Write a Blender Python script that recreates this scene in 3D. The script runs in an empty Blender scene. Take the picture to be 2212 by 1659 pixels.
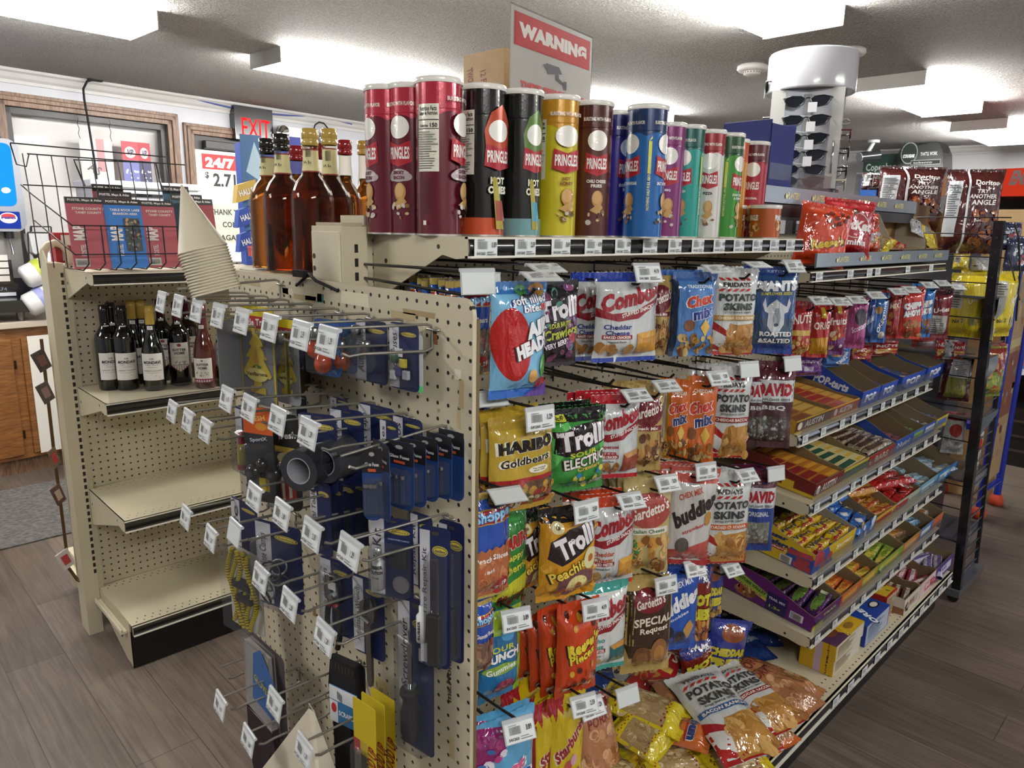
import bpy, math, random
from math import sin, cos, pi, radians, sqrt, atan2, hypot
from mathutils import Vector, Matrix, Euler
from mathutils.geometry import tessellate_polygon

S = 0.0254            # everything below is laid out in inches
sc = bpy.context.scene
C = sc.collection
# ------------------------------------------------------------- camera
CAM = Vector((-26.676, -31.317, 60.12)); FPX = 1562.8; W0, H0 = 2212, 1659
YAW, PITCH, ROLL = radians(45.559), radians(12.192), radians(1.079)
_f = Vector((cos(PITCH)*cos(YAW), cos(PITCH)*sin(YAW), -sin(PITCH)))
_r = Vector((sin(YAW), -cos(YAW), 0)); _u = _r.cross(_f)
_R = cos(ROLL)*_r + sin(ROLL)*_u; _U = -sin(ROLL)*_r + cos(ROLL)*_u
cam = bpy.data.objects.new('camera', bpy.data.cameras.new('camera')); C.objects.link(cam)
cam.matrix_world = Matrix(((_R.x, _U.x, -_f.x, CAM.x*S), (_R.y, _U.y, -_f.y, CAM.y*S), (_R.z, _U.z, -_f.z, CAM.z*S), (0, 0, 0, 1)))
cam.data.sensor_fit = 'HORIZONTAL'; cam.data.sensor_width = 36; cam.data.lens = FPX/W0*36
cam.data.clip_start = 0.05; cam.data.clip_end = 60
sc.camera = cam
def ray(x, y): return _f + _R*((x-W0/2)/FPX) - _U*((y-H0/2)/FPX)
def at(x, y, ax, v):                      # the point of the room seen at (x, y) on the plane ax = v
    d = ray(x, y); k = 'XYZ'.index(ax); return CAM + d*((v-CAM[k])/d[k])
def dep(x, y, d): return CAM + ray(x, y)*d
# ------------------------------------------------------------- world, light, exposure
wd = bpy.data.worlds.new('world'); sc.world = wd; wd.use_nodes = True
wd.node_tree.nodes['Background'].inputs[0].default_value = (0.80, 0.88, 1.0, 1)
wd.node_tree.nodes['Background'].inputs[1].default_value = 1.6
sc.view_settings.view_transform = 'Standard'; sc.view_settings.look = 'None'
sc.view_settings.gamma = 1; sc.view_settings.use_curve_mapping = False
sc.view_settings.exposure = 0.82
sc.cycles.use_denoising = True; sc.cycles.max_bounces = 7; sc.cycles.diffuse_bounces = 3; sc.cycles.glossy_bounces = 3
sc.cycles.transmission_bounces = 6; sc.cycles.transparent_max_bounces = 12
sc.cycles.caustics_reflective = False; sc.cycles.caustics_refractive = False; sc.cycles.sample_clamp_indirect = 4
LAMP = 15.0
# ------------------------------------------------------------- colours and materials
_hc = {}
def hx(h):
    if not isinstance(h, str): return h
    if h not in _hc:
        r = []
        for i in (0, 2, 4):
            c = int(h[i:i+2], 16)/255
            r.append(c/12.92 if c <= .04045 else ((c+.055)/1.055)**2.4)
        _hc[h] = (*r, 1.0)
    return _hc[h]
MATS = {}
def nodes(name):
    m = bpy.data.materials.new(name); m.use_nodes = True; nt = m.node_tree
    return m, nt, nt.nodes['Principled BSDF'], nt.nodes, nt.links
def pmat(name, rough, metal=0, coat=0, spec=.5, bump=None, trans=0, alpha=1, ior=None, vary=0):
    m, nt, b, N, L = nodes(name)
    a = N.new('ShaderNodeAttribute'); a.attribute_name = 'col'
    out = a.outputs['Color']
    if vary:
        tc = N.new('ShaderNodeTexCoord'); n = N.new('ShaderNodeTexNoise'); n.inputs['Scale'].default_value = 9; n.inputs['Detail'].default_value = 5
        L.new(tc.outputs['Object'], n.inputs['Vector'])
        mp = N.new('ShaderNodeMapRange'); mp.inputs[3].default_value = 1-vary; mp.inputs[4].default_value = 1+vary*.5
        L.new(n.outputs[0], mp.inputs[0]); mx = N.new('ShaderNodeVectorMath'); mx.operation = 'SCALE'
        L.new(out, mx.inputs[0]); L.new(mp.outputs[0], mx.inputs['Scale']); out = mx.outputs[0]
    L.new(out, b.inputs['Base Color'])
    b.inputs['Roughness'].default_value = rough; b.inputs['Metallic'].default_value = metal
    b.inputs['Coat Weight'].default_value = coat; b.inputs['Coat Roughness'].default_value = .06
    b.inputs['Specular IOR Level'].default_value = spec
    b.inputs['Transmission Weight'].default_value = trans; b.inputs['Alpha'].default_value = alpha
    if ior: b.inputs['IOR'].default_value = ior
    if bump:
        sc_, st, det = bump
        tc = N.new('ShaderNodeTexCoord'); n = N.new('ShaderNodeTexNoise')
        n.inputs['Scale'].default_value = sc_; n.inputs['Detail'].default_value = det; n.inputs['Distortion'].default_value = .6
        mp = N.new('ShaderNodeMapping'); mp.inputs['Scale'].default_value = (1, 1, .38 if name == 'film' else 1); L.new(tc.outputs['Object'], mp.inputs[0]); L.new(mp.outputs[0], n.inputs['Vector']); bp = N.new('ShaderNodeBump')
        bp.inputs['Strength'].default_value = st; bp.inputs['Distance'].default_value = .009
        L.new(n.outputs[0], bp.inputs['Height']); L.new(bp.outputs[0], b.inputs['Normal']); L.new(bp.outputs[0], b.inputs['Coat Normal'])
    MATS[name] = m; return m
pmat('matte', .6); pmat('paint', .38, spec=.5, vary=.05); pmat('card', .5); pmat('gloss', .22, coat=.3)
pmat('film', .17, coat=1, bump=(34, 1, 2.5)); pmat('canprint', .22, metal=.15, coat=.4)
pmat('metal', .28, metal=1); pmat('dullmetal', .42, metal=.85); pmat('chrome', .08, metal=1)
pmat('rubber', .7, spec=.3); pmat('fabric', .95, spec=.1, vary=.15); pmat('liquid', .02, trans=1, ior=1.36); pmat('glass', .02, trans=1, ior=1.45)
pmat('darkglass', .04, coat=.6)
def clear(name, fac, rough, col=(1, 1, 1, 1), base=.05, edge=.4):      # thin see-through plastic: mostly clear, with a shine
    m = bpy.data.materials.new(name); m.use_nodes = True; nt = m.node_tree; N, L = nt.nodes, nt.links
    N.clear(); o = N.new('ShaderNodeOutputMaterial'); mx = N.new('ShaderNodeMixShader'); t = N.new('ShaderNodeBsdfTransparent'); g = N.new('ShaderNodeBsdfPrincipled')
    g.inputs['Base Color'].default_value = (base, base*1.03, base*1.05, 1); g.inputs['Roughness'].default_value = rough; t.inputs[0].default_value = col
    lw = N.new('ShaderNodeLayerWeight'); lw.inputs[0].default_value = .35; mr = N.new('ShaderNodeMapRange'); mr.inputs[3].default_value = fac; mr.inputs[4].default_value = min(1, fac+edge)
    L.new(lw.outputs['Facing'], mr.inputs[0]); L.new(mr.outputs[0], mx.inputs[0])
    L.new(t.outputs[0], mx.inputs[1]); L.new(g.outputs[0], mx.inputs[2]); L.new(mx.outputs[0], o.inputs[0]); MATS[name] = m
clear('clear', .09, .08, base=.12); clear('milky', .45, .2, base=.72); clear('pane', .06, .02); clear('bagclear', .03, .1, base=.25, edge=.12)
clear('amberglass', .06, .03, (1, .95, .86, 1)); clear('whiskey', .04, .03, (.66, .25, .05, 1), base=.02, edge=.3)
def glow(name, st, col=None):
    m = bpy.data.materials.new(name); m.use_nodes = True; nt = m.node_tree; N, L = nt.nodes, nt.links
    N.clear(); o = N.new('ShaderNodeOutputMaterial'); e = N.new('ShaderNodeEmission'); e.inputs[1].default_value = st
    if col: e.inputs[0].default_value = col
    else:
        a = N.new('ShaderNodeAttribute'); a.attribute_name = 'col'; L.new(a.outputs['Color'], e.inputs[0])
    L.new(e.outputs[0], o.inputs[0]); MATS[name] = m
glow('lamp', LAMP, (1.0, 0.985, 0.95, 1)); glow('lampside', LAMP*3.6, (1.0, 0.985, 0.95, 1)); glow('screen', 1.2); glow('led', 2.0)
# ------------------------------------------------------------- mesh building
class MB:
    def __init__(s): s.v = []; s.f = []; s.c = []; s.m = []; s.s = []; s.mats = []; s.T = None
    def add(s, vs, fs, col, mat='paint', sm=False):
        o = len(s.v)
        if s.T is not None: vs = [s.T @ Vector(p) for p in vs]
        s.v.extend((p[0], p[1], p[2]) for p in vs)
        if mat not in s.mats: s.mats.append(mat)
        k = s.mats.index(mat); c = hx(col)
        for f in fs: s.f.append(tuple(i+o for i in f)); s.c.append(c); s.m.append(k); s.s.append(sm)
        return s
    def box(s, x0, y0, z0, x1, y1, z1, col, mat='paint'):
        x0, x1 = min(x0, x1), max(x0, x1); y0, y1 = min(y0, y1), max(y0, y1); z0, z1 = min(z0, z1), max(z0, z1)
        return s.add([(x0, y0, z0), (x1, y0, z0), (x1, y1, z0), (x0, y1, z0), (x0, y0, z1), (x1, y0, z1), (x1, y1, z1), (x0, y1, z1)],
                     [(0, 3, 2, 1), (4, 5, 6, 7), (0, 1, 5, 4), (1, 2, 6, 5), (2, 3, 7, 6), (3, 0, 4, 7)], col, mat)
    def quad(s, a, b, c, d, col, mat='paint'): return s.add([a, b, c, d], [(0, 1, 2, 3)], col, mat)
    def cyl(s, p0, p1, r, col, mat='paint', n=14, r2=None, cap=True):
        p0, p1 = Vector(p0), Vector(p1); d = (p1-p0).normalized(); a = d.orthogonal().normalized(); b = d.cross(a); r2 = r if r2 is None else r2
        vs = [p0+(a*cos(t)+b*sin(t))*r for t in [2*pi*i/n for i in range(n)]]+[p1+(a*cos(t)+b*sin(t))*r2 for t in [2*pi*i/n for i in range(n)]]
        s.add(vs, [(i, (i+1) % n, n+(i+1) % n, n+i) for i in range(n)], col, mat, True)
        if cap: s.add(vs, [tuple(range(n))[::-1], tuple(range(n, 2*n))], col, mat)
        return s
    def tube(s, pts, r, col, mat='metal', n=8, closed=False):
        P = [Vector(p) for p in pts]; k = len(P); vs = []; a = None
        for i, p in enumerate(P):
            if closed: d = (P[(i+1) % k]-P[i-1]).normalized()
            else: d = ((P[min(i+1, k-1)]-p).normalized()+(p-P[max(i-1, 0)]).normalized()).normalized()
            a = d.orthogonal().normalized() if a is None else (a-d*a.dot(d)).normalized(); b = d.cross(a)
            vs += [p+(a*cos(2*pi*j/n)+b*sin(2*pi*j/n))*r for j in range(n)]
        fs = [(i*n+j, i*n+(j+1) % n, ((i+1) % k)*n+(j+1) % n, ((i+1) % k)*n+j) for i in range(k if closed else k-1) for j in range(n)]
        s.add(vs, fs, col, mat, True)
        if not closed: s.add(vs, [tuple(range(n))[::-1], tuple(range((k-1)*n, k*n))], col, mat)
        return s
    def lathe(s, prof, col, mat='paint', n=28, c=(0, 0), sm=True):
        vs = []
        for r, z in prof: vs += [(c[0]+r*cos(2*pi*j/n), c[1]+r*sin(2*pi*j/n), z) for j in range(n)]
        k = len(prof)
        s.add(vs, [(i*n+j, i*n+(j+1) % n, (i+1)*n+(j+1) % n, (i+1)*n+j) for i in range(k-1) for j in range(n)], col, mat, sm)
        return s
    def disc(s, r, z, col, mat='paint', n=28, c=(0, 0)):
        return s.add([(c[0]+r*cos(2*pi*j/n), c[1]+r*sin(2*pi*j/n), z) for j in range(n)], [tuple(range(n))], col, mat)
    def prism(s, pts, ax, a, b, col, mat='paint'):      # extrude a 2-D outline (list) along axis ax from a to b
        def mk(p, t): return {'X': (t, p[0], p[1]), 'Y': (p[0], t, p[1]), 'Z': (p[0], p[1], t)}[ax]
        n = len(pts); vs = [mk(p, a) for p in pts]+[mk(p, b) for p in pts]
        tr = tessellate_polygon([[Vector((p[0], p[1], 0)) for p in pts]])
        fs = [(i, (i+1) % n, n+(i+1) % n, n+i) for i in range(n)]+[tuple(t) for t in tr]+[tuple(n+i for i in t[::-1]) for t in tr]
        return s.add(vs, fs, col, mat)
    def sphere(s, c, rx, ry, rz, col, mat='paint', n=12, k=8):
        vs = []; 
        for i in range(k+1):
            t = pi*i/k
            vs += [(c[0]+rx*sin(t)*cos(2*pi*j/n), c[1]+ry*sin(t)*sin(2*pi*j/n), c[2]+rz*cos(t)) for j in range(n)]
        return s.add(vs, [(i*n+j, (i+1)*n+j, (i+1)*n+(j+1) % n, i*n+(j+1) % n) for i in range(k) for j in range(n)], col, mat, True)
    def mesh(s, name):
        me = bpy.data.meshes.new(name)
        me.from_pydata([(x*S, y*S, z*S) for x, y, z in s.v], [], s.f)
        for k in s.mats: me.materials.append(MATS[k])
        me.polygons.foreach_set('material_index', s.m); me.polygons.foreach_set('use_smooth', s.s)
        at_ = me.attributes.new('col', 'FLOAT_COLOR', 'FACE')
        at_.data.foreach_set('color', [x for c in s.c for x in c]); me.update(); return me
    def obj(s, name, parent=None, loc=(0, 0, 0), rot=(0, 0, 0), bevel=0):
        o = bpy.data.objects.new(name, s.mesh(name)); C.objects.link(o)
        o.location = Vector(loc)*S; o.rotation_euler = rot
        if parent: o.parent = parent
        if bevel:
            b = o.modifiers.new('b', 'BEVEL'); b.width = bevel*S; b.segments = 2; b.limit_method = 'ANGLE'; b.harden_normals = False
        return o
def tag(o, label, cat, group=None, kind=None):
    o['label'] = label; o['category'] = cat
    if group: o['group'] = group
    if kind: o['kind'] = kind
    return o
def thing(name, label, cat, loc=(0, 0, 0), rz=0, group=None, rot=None):
    o = bpy.data.objects.new(name, None); C.objects.link(o); o.empty_display_size = .05
    o.location = Vector(loc)*S; o.rotation_euler = rot or (0, 0, rz); return tag(o, label, cat, group)
def struct(o): o['kind'] = 'structure'; return o
def kids(o): return [c for c in bpy.data.objects if c.parent == o]
def dup(o, loc, rz=None, label=None, group=None, rot=None, scale=None, ch=None):
    r = o.copy(); C.objects.link(r); r.location = Vector(loc)*S
    if rz is not None: r.rotation_euler = (0, 0, rz)
    if rot is not None: r.rotation_euler = rot
    if scale is not None: r.scale = scale
    if label: r['label'] = label
    if group: r['group'] = group
    for c in (kids(o) if ch is None else ch):
        d = c.copy(); C.objects.link(d); d.parent = r
        for g in (kids(c) if ch is None else []):
            e = g.copy(); C.objects.link(e); e.parent = d
    return r
# ------------------------------------------------------------- printed artwork mapped on a surface
_tx = {}
def glyphs(t, bold=.025):
    k = (t, bold)
    if k not in _tx:
        cu = bpy.data.curves.new('t', 'FONT'); cu.body = t; cu.size = 1; cu.offset = bold; cu.resolution_u = 2; cu.fill_mode = 'FRONT'; cu.space_character = 1.0+bold
        ob = bpy.data.objects.new('t', cu); me = bpy.data.meshes.new_from_object(ob)
        vs = [v.co.copy() for v in me.vertices]; fs = [tuple(p.vertices) for p in me.polygons]
        if vs:
            x0 = min(v.x for v in vs); x1 = max(v.x for v in vs); y0 = min(v.y for v in vs); y1 = max(v.y for v in vs)
            vs = [((v.x-x0)/(x1-x0)-.5, (v.y-y0)/max(1e-6, y1-y0)-.5) for v in vs]
        bpy.data.objects.remove(ob); bpy.data.curves.remove(cu); bpy.data.meshes.remove(me); _tx[k] = (vs, fs)
    return _tx[k]
def _split(tri, mx, out):
    st = [tri]
    while st:
        a, b, c = st.pop()
        l = [(b[0]-a[0])**2+(b[1]-a[1])**2, (c[0]-b[0])**2+(c[1]-b[1])**2, (a[0]-c[0])**2+(a[1]-c[1])**2]
        k = l.index(max(l))
        if l[k] <= mx*mx: out.append((a, b, c)); continue
        if k == 1: a, b, c = b, c, a
        elif k == 2: a, b, c = c, a, b
        m = ((a[0]+b[0])/2, (a[1]+b[1])/2); st.append((a, m, c)); st.append((m, b, c))
def art(mb, surf, W, H, elems, mat='film', mx=.8, off0=.012, step=.010, seed=1):
    R = random.Random(seed)
    def put(tris, col, off):
        vs = []; fs = []
        for t in tris:
            k = len(vs); vs += [surf(p[0], p[1], off) for p in t]; fs.append((k, k+1, k+2))
        mb.add(vs, fs, col, mat, True)
    def poly(pts, col, off):
        tr = tessellate_polygon([[Vector((p[0], p[1], 0)) for p in pts]]); o = []
        for t in tr:
            a, b, c = (pts[i] for i in t)
            if (b[0]-a[0])*(c[1]-a[1])-(b[1]-a[1])*(c[0]-a[0]) < 0: b, c = c, b
            _split((a, b, c), mx, o)
        put(o, col, off)
    off = off0
    for e in elems:
        k = e[0]
        if k == 'r':
            _, x0, y0, x1, y1, c = e; poly([(x0*W, y0*H), (x1*W, y0*H), (x1*W, y1*H), (x0*W, y1*H)], c, off)
        elif k == 'e':
            _, cx, cy, rx, ry, c = e[:6]; n = 20 if rx*W > .3 else 10; poly([(cx*W+rx*W*cos(2*pi*i/n), cy*H+ry*H*sin(2*pi*i/n)) for i in range(n)], c, off)
        elif k == 'p': poly([(x*W, y*H) for x, y in e[1]], e[2], off)
        elif k == 'b':
            _, x0, y0, x1, y1, n, r, cols = e
            for i in range(n):
                cx, cy = R.uniform(x0, x1)*W, R.uniform(y0, y1)*H; ra = r*W*R.uniform(.6, 1.2); rb = ra*R.uniform(.5, 1); a = R.uniform(0, pi); c = R.choice(cols)
                put([tuple((cx+ra*cos(t)*cos(a)-rb*sin(t)*sin(a), cy+ra*cos(t)*sin(a)+rb*sin(t)*cos(a)) for t in q) for q in [(0, pi/4*j, pi/4*(j+1)) for j in range(1, 7)]], c, off+step*.12*(i % 7))
        elif k == 't':
            _, txt, cx, cy, w, h, c = e[:7]; rot = radians(e[7]) if len(e) > 7 else 0; shr = e[8] if len(e) > 8 else 0; oc = e[9] if len(e) > 9 else None
            for cc, bold, oo in (([(oc, .085, 0)] if oc else [])+[(c, e[10] if len(e) > 10 else .03, step if oc else 0)]):
                vs, fs = glyphs(txt, bold); q = []; gr = 1.08 if oc and cc == oc else 1
                for x, y in vs:
                    X = x*w*W*gr+shr*y*h*H; Y = y*h*H*gr; q.append((cx*W+X*cos(rot)-Y*sin(rot), cy*H+X*sin(rot)+Y*cos(rot)))
                tr = []
                for f in fs:
                    for j in range(1, len(f)-1): _split((q[f[0]], q[f[j]], q[f[j+1]]), mx, tr)
                put(tr, cc, off+oo)
            if oc: off += step
        off += step
BARS = [(i*.037, .012+.014*((i*7) % 3 == 0)) for i in range(25)]
def barcode(x0, y0, x1, y1, c='3a3a38'):
    return [('r', x0+(x1-x0)*a, y0, x0+(x1-x0)*min(1, a+b), y1, c) for a, b in BARS]
def lines(x0, y0, x1, y1, n, c, fill=.5, seed=3):     # small print
    R = random.Random(seed); h = (y1-y0)/n
    return [('r', x0, y0+i*h, x0+(x1-x0)*R.uniform(.6, 1), y0+i*h+h*fill, c) for i in range(n)]
def flat(x, y, z, ux=(1, 0, 0), uz=(0, 0, 1)):         # flat printing surface with lower-left corner (x,y,z)
    o = Vector((x, y, z)); a = Vector(ux); b = Vector(uz); n = a.cross(b)
    return lambda u, v, off: o+a*u+b*v+n*off
# ============================================================= THE ROOM
CEIL = 96
def floor_mat():
    m, nt, b, N, L = nodes('floor_planks')
    tc = N.new('ShaderNodeTexCoord'); sx = N.new('ShaderNodeSeparateXYZ'); cb = N.new('ShaderNodeCombineXYZ')
    L.new(tc.outputs['Object'], sx.inputs[0]); L.new(sx.outputs[1], cb.inputs[0]); L.new(sx.outputs[0], cb.inputs[1])
    br = N.new('ShaderNodeTexBrick'); br.offset = .37; br.inputs['Scale'].default_value = 1
    br.inputs['Brick Width'].default_value = 1.22; br.inputs['Row Height'].default_value = .178; br.inputs['Mortar Size'].default_value = .0012
    br.inputs['Color1'].default_value = hx('74675c'); br.inputs['Color2'].default_value = hx('5c5148'); br.inputs['Mortar'].default_value = hx('3a322c'); br.inputs['Bias'].default_value = 0
    L.new(cb.outputs[0], br.inputs[0])
    mp = N.new('ShaderNodeMapping'); mp.inputs['Scale'].default_value = (1.3, 26, 1); L.new(cb.outputs[0], mp.inputs[0])
    n = N.new('ShaderNodeTexNoise'); n.inputs['Scale'].default_value = 2.2; n.inputs['Detail'].default_value = 8; n.inputs['Distortion'].default_value = 1.2; L.new(mp.outputs[0], n.inputs[0])
    n2 = N.new('ShaderNodeTexNoise'); n2.inputs['Scale'].default_value = 3.5; n2.inputs['Detail'].default_value = 4; L.new(cb.outputs[0], n2.inputs[0])
    mr = N.new('ShaderNodeMapRange'); mr.inputs[1].default_value = .3; mr.inputs[2].default_value = .7; mr.inputs[3].default_value = .62; mr.inputs[4].default_value = 1.15; L.new(n.outputs[0], mr.inputs[0])
    mr2 = N.new('ShaderNodeMapRange'); mr2.inputs[1].default_value = .3; mr2.inputs[2].default_value = .7; mr2.inputs[3].default_value = .8; mr2.inputs[4].default_value = 1.1; L.new(n2.outputs[0], mr2.inputs[0])
    mm = N.new('ShaderNodeMath'); mm.operation = 'MULTIPLY'; L.new(mr.outputs[0], mm.inputs[0]); L.new(mr2.outputs[0], mm.inputs[1])
    sc_ = N.new('ShaderNodeVectorMath'); sc_.operation = 'SCALE'; L.new(br.outputs[0], sc_.inputs[0]); L.new(mm.outputs[0], sc_.inputs['Scale'])
    L.new(sc_.outputs[0], b.inputs['Base Color']); b.inputs['Roughness'].default_value = .42
    bp = N.new('ShaderNodeBump'); bp.inputs['Strength'].default_value = .15; bp.inputs['Distance'].default_value = .002; L.new(n.outputs[0], bp.inputs['Height']); L.new(bp.outputs[0], b.inputs['Normal'])
    MATS['floorp'] = m
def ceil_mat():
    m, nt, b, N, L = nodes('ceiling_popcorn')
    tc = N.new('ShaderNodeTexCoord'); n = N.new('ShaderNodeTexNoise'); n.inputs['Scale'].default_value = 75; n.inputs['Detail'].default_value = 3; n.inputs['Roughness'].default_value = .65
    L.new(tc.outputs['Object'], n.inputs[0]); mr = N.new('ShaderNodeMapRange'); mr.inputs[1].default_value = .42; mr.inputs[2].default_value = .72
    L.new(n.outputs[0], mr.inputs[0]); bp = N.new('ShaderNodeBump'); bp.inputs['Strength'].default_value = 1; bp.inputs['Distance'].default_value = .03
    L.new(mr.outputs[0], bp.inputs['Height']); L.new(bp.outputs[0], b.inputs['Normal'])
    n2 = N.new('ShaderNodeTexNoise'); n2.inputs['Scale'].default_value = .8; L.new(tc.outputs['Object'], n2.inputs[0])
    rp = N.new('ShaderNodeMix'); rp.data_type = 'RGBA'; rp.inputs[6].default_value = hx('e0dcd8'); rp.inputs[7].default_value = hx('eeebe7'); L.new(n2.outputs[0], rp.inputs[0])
    n3 = N.new('ShaderNodeTexNoise'); n3.inputs['Scale'].default_value = 110; n3.inputs['Detail'].default_value = 2; L.new(tc.outputs['Object'], n3.inputs[0]); m3 = N.new('ShaderNodeMapRange'); m3.inputs[1].default_value = .35; m3.inputs[2].default_value = .65; m3.inputs[3].default_value = .78; m3.inputs[4].default_value = 1.06; L.new(n3.outputs[0], m3.inputs[0]); s3 = N.new('ShaderNodeVectorMath'); s3.operation = 'SCALE'; L.new(rp.outputs[2], s3.inputs[0]); L.new(m3.outputs[0], s3.inputs['Scale'])  # fine noise paints the popcorn's tiny crevice shadows into the ceiling colour
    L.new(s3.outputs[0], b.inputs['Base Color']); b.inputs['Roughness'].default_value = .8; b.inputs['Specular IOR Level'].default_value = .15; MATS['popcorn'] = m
def wood_mat(name, c1, c2, sc1=(3, 3, 30)):
    m, nt, b, N, L = nodes(name)
    tc = N.new('ShaderNodeTexCoord'); mp = N.new('ShaderNodeMapping'); mp.inputs['Scale'].default_value = sc1; L.new(tc.outputs['Object'], mp.inputs[0])
    n = N.new('ShaderNodeTexNoise'); n.inputs['Scale'].default_value = 2.5; n.inputs['Detail'].default_value = 7; n.inputs['Distortion'].default_value = 1.6; L.new(mp.outputs[0], n.inputs[0])
    mr = N.new('ShaderNodeMapRange'); mr.inputs[1].default_value = .3; mr.inputs[2].default_value = .7; L.new(n.outputs[0], mr.inputs[0])
    x = N.new('ShaderNodeMix'); x.data_type = 'RGBA'; x.inputs[6].default_value = hx(c1); x.inputs[7].default_value = hx(c2); L.new(mr.outputs[0], x.inputs[0])
    L.new(x.outputs[2], b.inputs['Base Color']); b.inputs['Roughness'].default_value = .4; MATS[name] = m
def peg_mat(name, ax, ph, col='c9bfa4', step=1.0, holes=True):
    """painted hardboard with a one-inch grid of holes; ax = the two object axes of the grid"""
    m, nt, b, N, L = nodes(name)
    tc = N.new('ShaderNodeTexCoord'); sx = N.new('ShaderNodeSeparateXYZ'); L.new(tc.outputs['Object'], sx.inputs[0]); ds = []
    for a, p in zip(ax, ph):
        q = N.new('ShaderNodeMath'); q.operation = 'MULTIPLY_ADD'; q.inputs[1].default_value = 1/(S*step); q.inputs[2].default_value = -p/step+.5+200; L.new(sx.outputs[a], q.inputs[0])
        fr = N.new('ShaderNodeMath'); fr.operation = 'FRACT'; L.new(q.outputs[0], fr.inputs[0])
        s_ = N.new('ShaderNodeMath'); s_.operation = 'SUBTRACT'; s_.inputs[1].default_value = .5; L.new(fr.outputs[0], s_.inputs[0])
        e = N.new('ShaderNodeMath'); e.operation = 'MULTIPLY'; L.new(s_.outputs[0], e.inputs[0]); L.new(s_.outputs[0], e.inputs[1]); ds.append(e)
    ad = N.new('ShaderNodeMath'); ad.operation = 'ADD'; L.new(ds[0].outputs[0], ad.inputs[0]); L.new(ds[1].outputs[0], ad.inputs[1])
    cp = N.new('ShaderNodeMapRange'); cp.inputs[1].default_value = .0125; cp.inputs[2].default_value = .019; L.new(ad.outputs[0], cp.inputs[0])
    n = N.new('ShaderNodeTexNoise'); n.inputs['Scale'].default_value = 7; n.inputs['Detail'].default_value = 6; L.new(tc.outputs['Object'], n.inputs[0])
    mr = N.new('ShaderNodeMapRange'); mr.inputs[1].default_value = .35; mr.inputs[2].default_value = .7; L.new(n.outputs[0], mr.inputs[0])
    c0 = hx(col); x0 = N.new('ShaderNodeMix'); x0.data_type = 'RGBA'; x0.inputs[6].default_value = tuple(v*.86 for v in c0[:3])+(1,); x0.inputs[7].default_value = c0; L.new(mr.outputs[0], x0.inputs[0])
    x = N.new('ShaderNodeMix'); x.data_type = 'RGBA'; x.inputs[6].default_value = (.012, .009, .007, 1); L.new(x0.outputs[2], x.inputs[7]); L.new(cp.outputs[0], x.inputs[0])
    L.new(x.outputs[2], b.inputs['Base Color']); b.inputs['Roughness'].default_value = .42
    bp = N.new('ShaderNodeBump'); bp.inputs['Strength'].default_value = .8; bp.inputs['Distance'].default_value = .003; L.new(cp.outputs[0], bp.inputs['Height']); L.new(bp.outputs[0], b.inputs['Normal'])
    MATS[name] = m
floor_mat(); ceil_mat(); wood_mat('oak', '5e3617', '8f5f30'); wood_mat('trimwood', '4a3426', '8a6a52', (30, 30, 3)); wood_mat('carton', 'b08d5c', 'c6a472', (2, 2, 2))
def rubber_mat():
    m, nt, b, N, L = nodes('mat_rubber'); tc = N.new('ShaderNodeTexCoord'); v = N.new('ShaderNodeTexVoronoi'); v.inputs['Scale'].default_value = 42; L.new(tc.outputs['Object'], v.inputs[0])
    cr = N.new('ShaderNodeMix'); cr.data_type = 'RGBA'; cr.inputs[6].default_value = hx('3b3937'); cr.inputs[7].default_value = hx('6d6a67'); L.new(v.outputs[0], cr.inputs[0]); L.new(cr.outputs[2], b.inputs['Base Color'])
    b.inputs['Roughness'].default_value = .85; bp = N.new('ShaderNodeBump'); bp.inputs['Distance'].default_value = .004; L.new(v.outputs[0], bp.inputs['Height']); L.new(bp.outputs[0], b.inputs['Normal']); MATS['ribmat'] = m
rubber_mat()
X0, X1, Y0, Y1 = -150, 322, -150, 262
m = MB(); m.box(X0, Y0, -3, X1, Y1, 0, 'ffffff', 'floorp'); struct(m.obj('floor'))
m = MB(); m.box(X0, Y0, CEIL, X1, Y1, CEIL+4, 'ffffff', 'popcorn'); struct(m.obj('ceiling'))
# back wall (turned 6.4 degrees), with openings for the window and the door
WO = Vector((14.9, 191, 0)); WT = Vector((.9937, .1121, 0)); WN = Vector((.1121, -.9937, 0)); WA = atan2(.1121, .9937)
def ws(x, y, off=0):
    d = ray(x, y); k = ((WO+WN*off-CAM).dot(WN))/d.dot(WN); P = CAM+d*k; return (P-WO).dot(WT), P.z
def wp(s_, z, off=0): return WO+WT*s_+WN*off+Vector((0, 0, z))
def wobj(mb, name, **k):           # built in wall coordinates: x along the wall, -y into the room
    o = mb.obj(name, loc=WO, rot=(0, 0, WA), **k); return o
wx0, wz1 = -2.6, 90.4; wx1 = 43; wz0 = 38
dx0, dx1, dz1 = 44.5, 84, 87
WHT = 'b4b5bb'
m = MB()
m.box(-170, 0, 0, wx0+2, 5, CEIL, WHT); m.box(wx0+2, 0, wz1-2, wx1-2, 5, CEIL, WHT); m.box(wx0+2, 0, 0, wx1-2, 5, wz0, WHT)
m.box(wx1-2, 0, 0, dx0+1.5, 5, CEIL, WHT); m.box(dx0+1.5, 0, dz1-1, dx1, 5, CEIL, WHT); m.box(dx1, 0, 0, 330, 5, CEIL, WHT)
struct(wobj(m, 'wall_back'))
m = MB(); m.box(X0-4, Y0, 0, X0, Y1, CEIL, WHT); struct(m.obj('wall_left'))
m = MB(); m.box(X0, Y0-4, 0, X1, Y0, CEIL, WHT); struct(m.obj('wall_front'))
m = MB(); m.box(0, -190, 0, 4, 200, CEIL, 'bfc0c2'); struct(m.obj('wall_right', loc=(319.5, 70, 0), rot=(0, 0, radians(5.3))))
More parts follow.
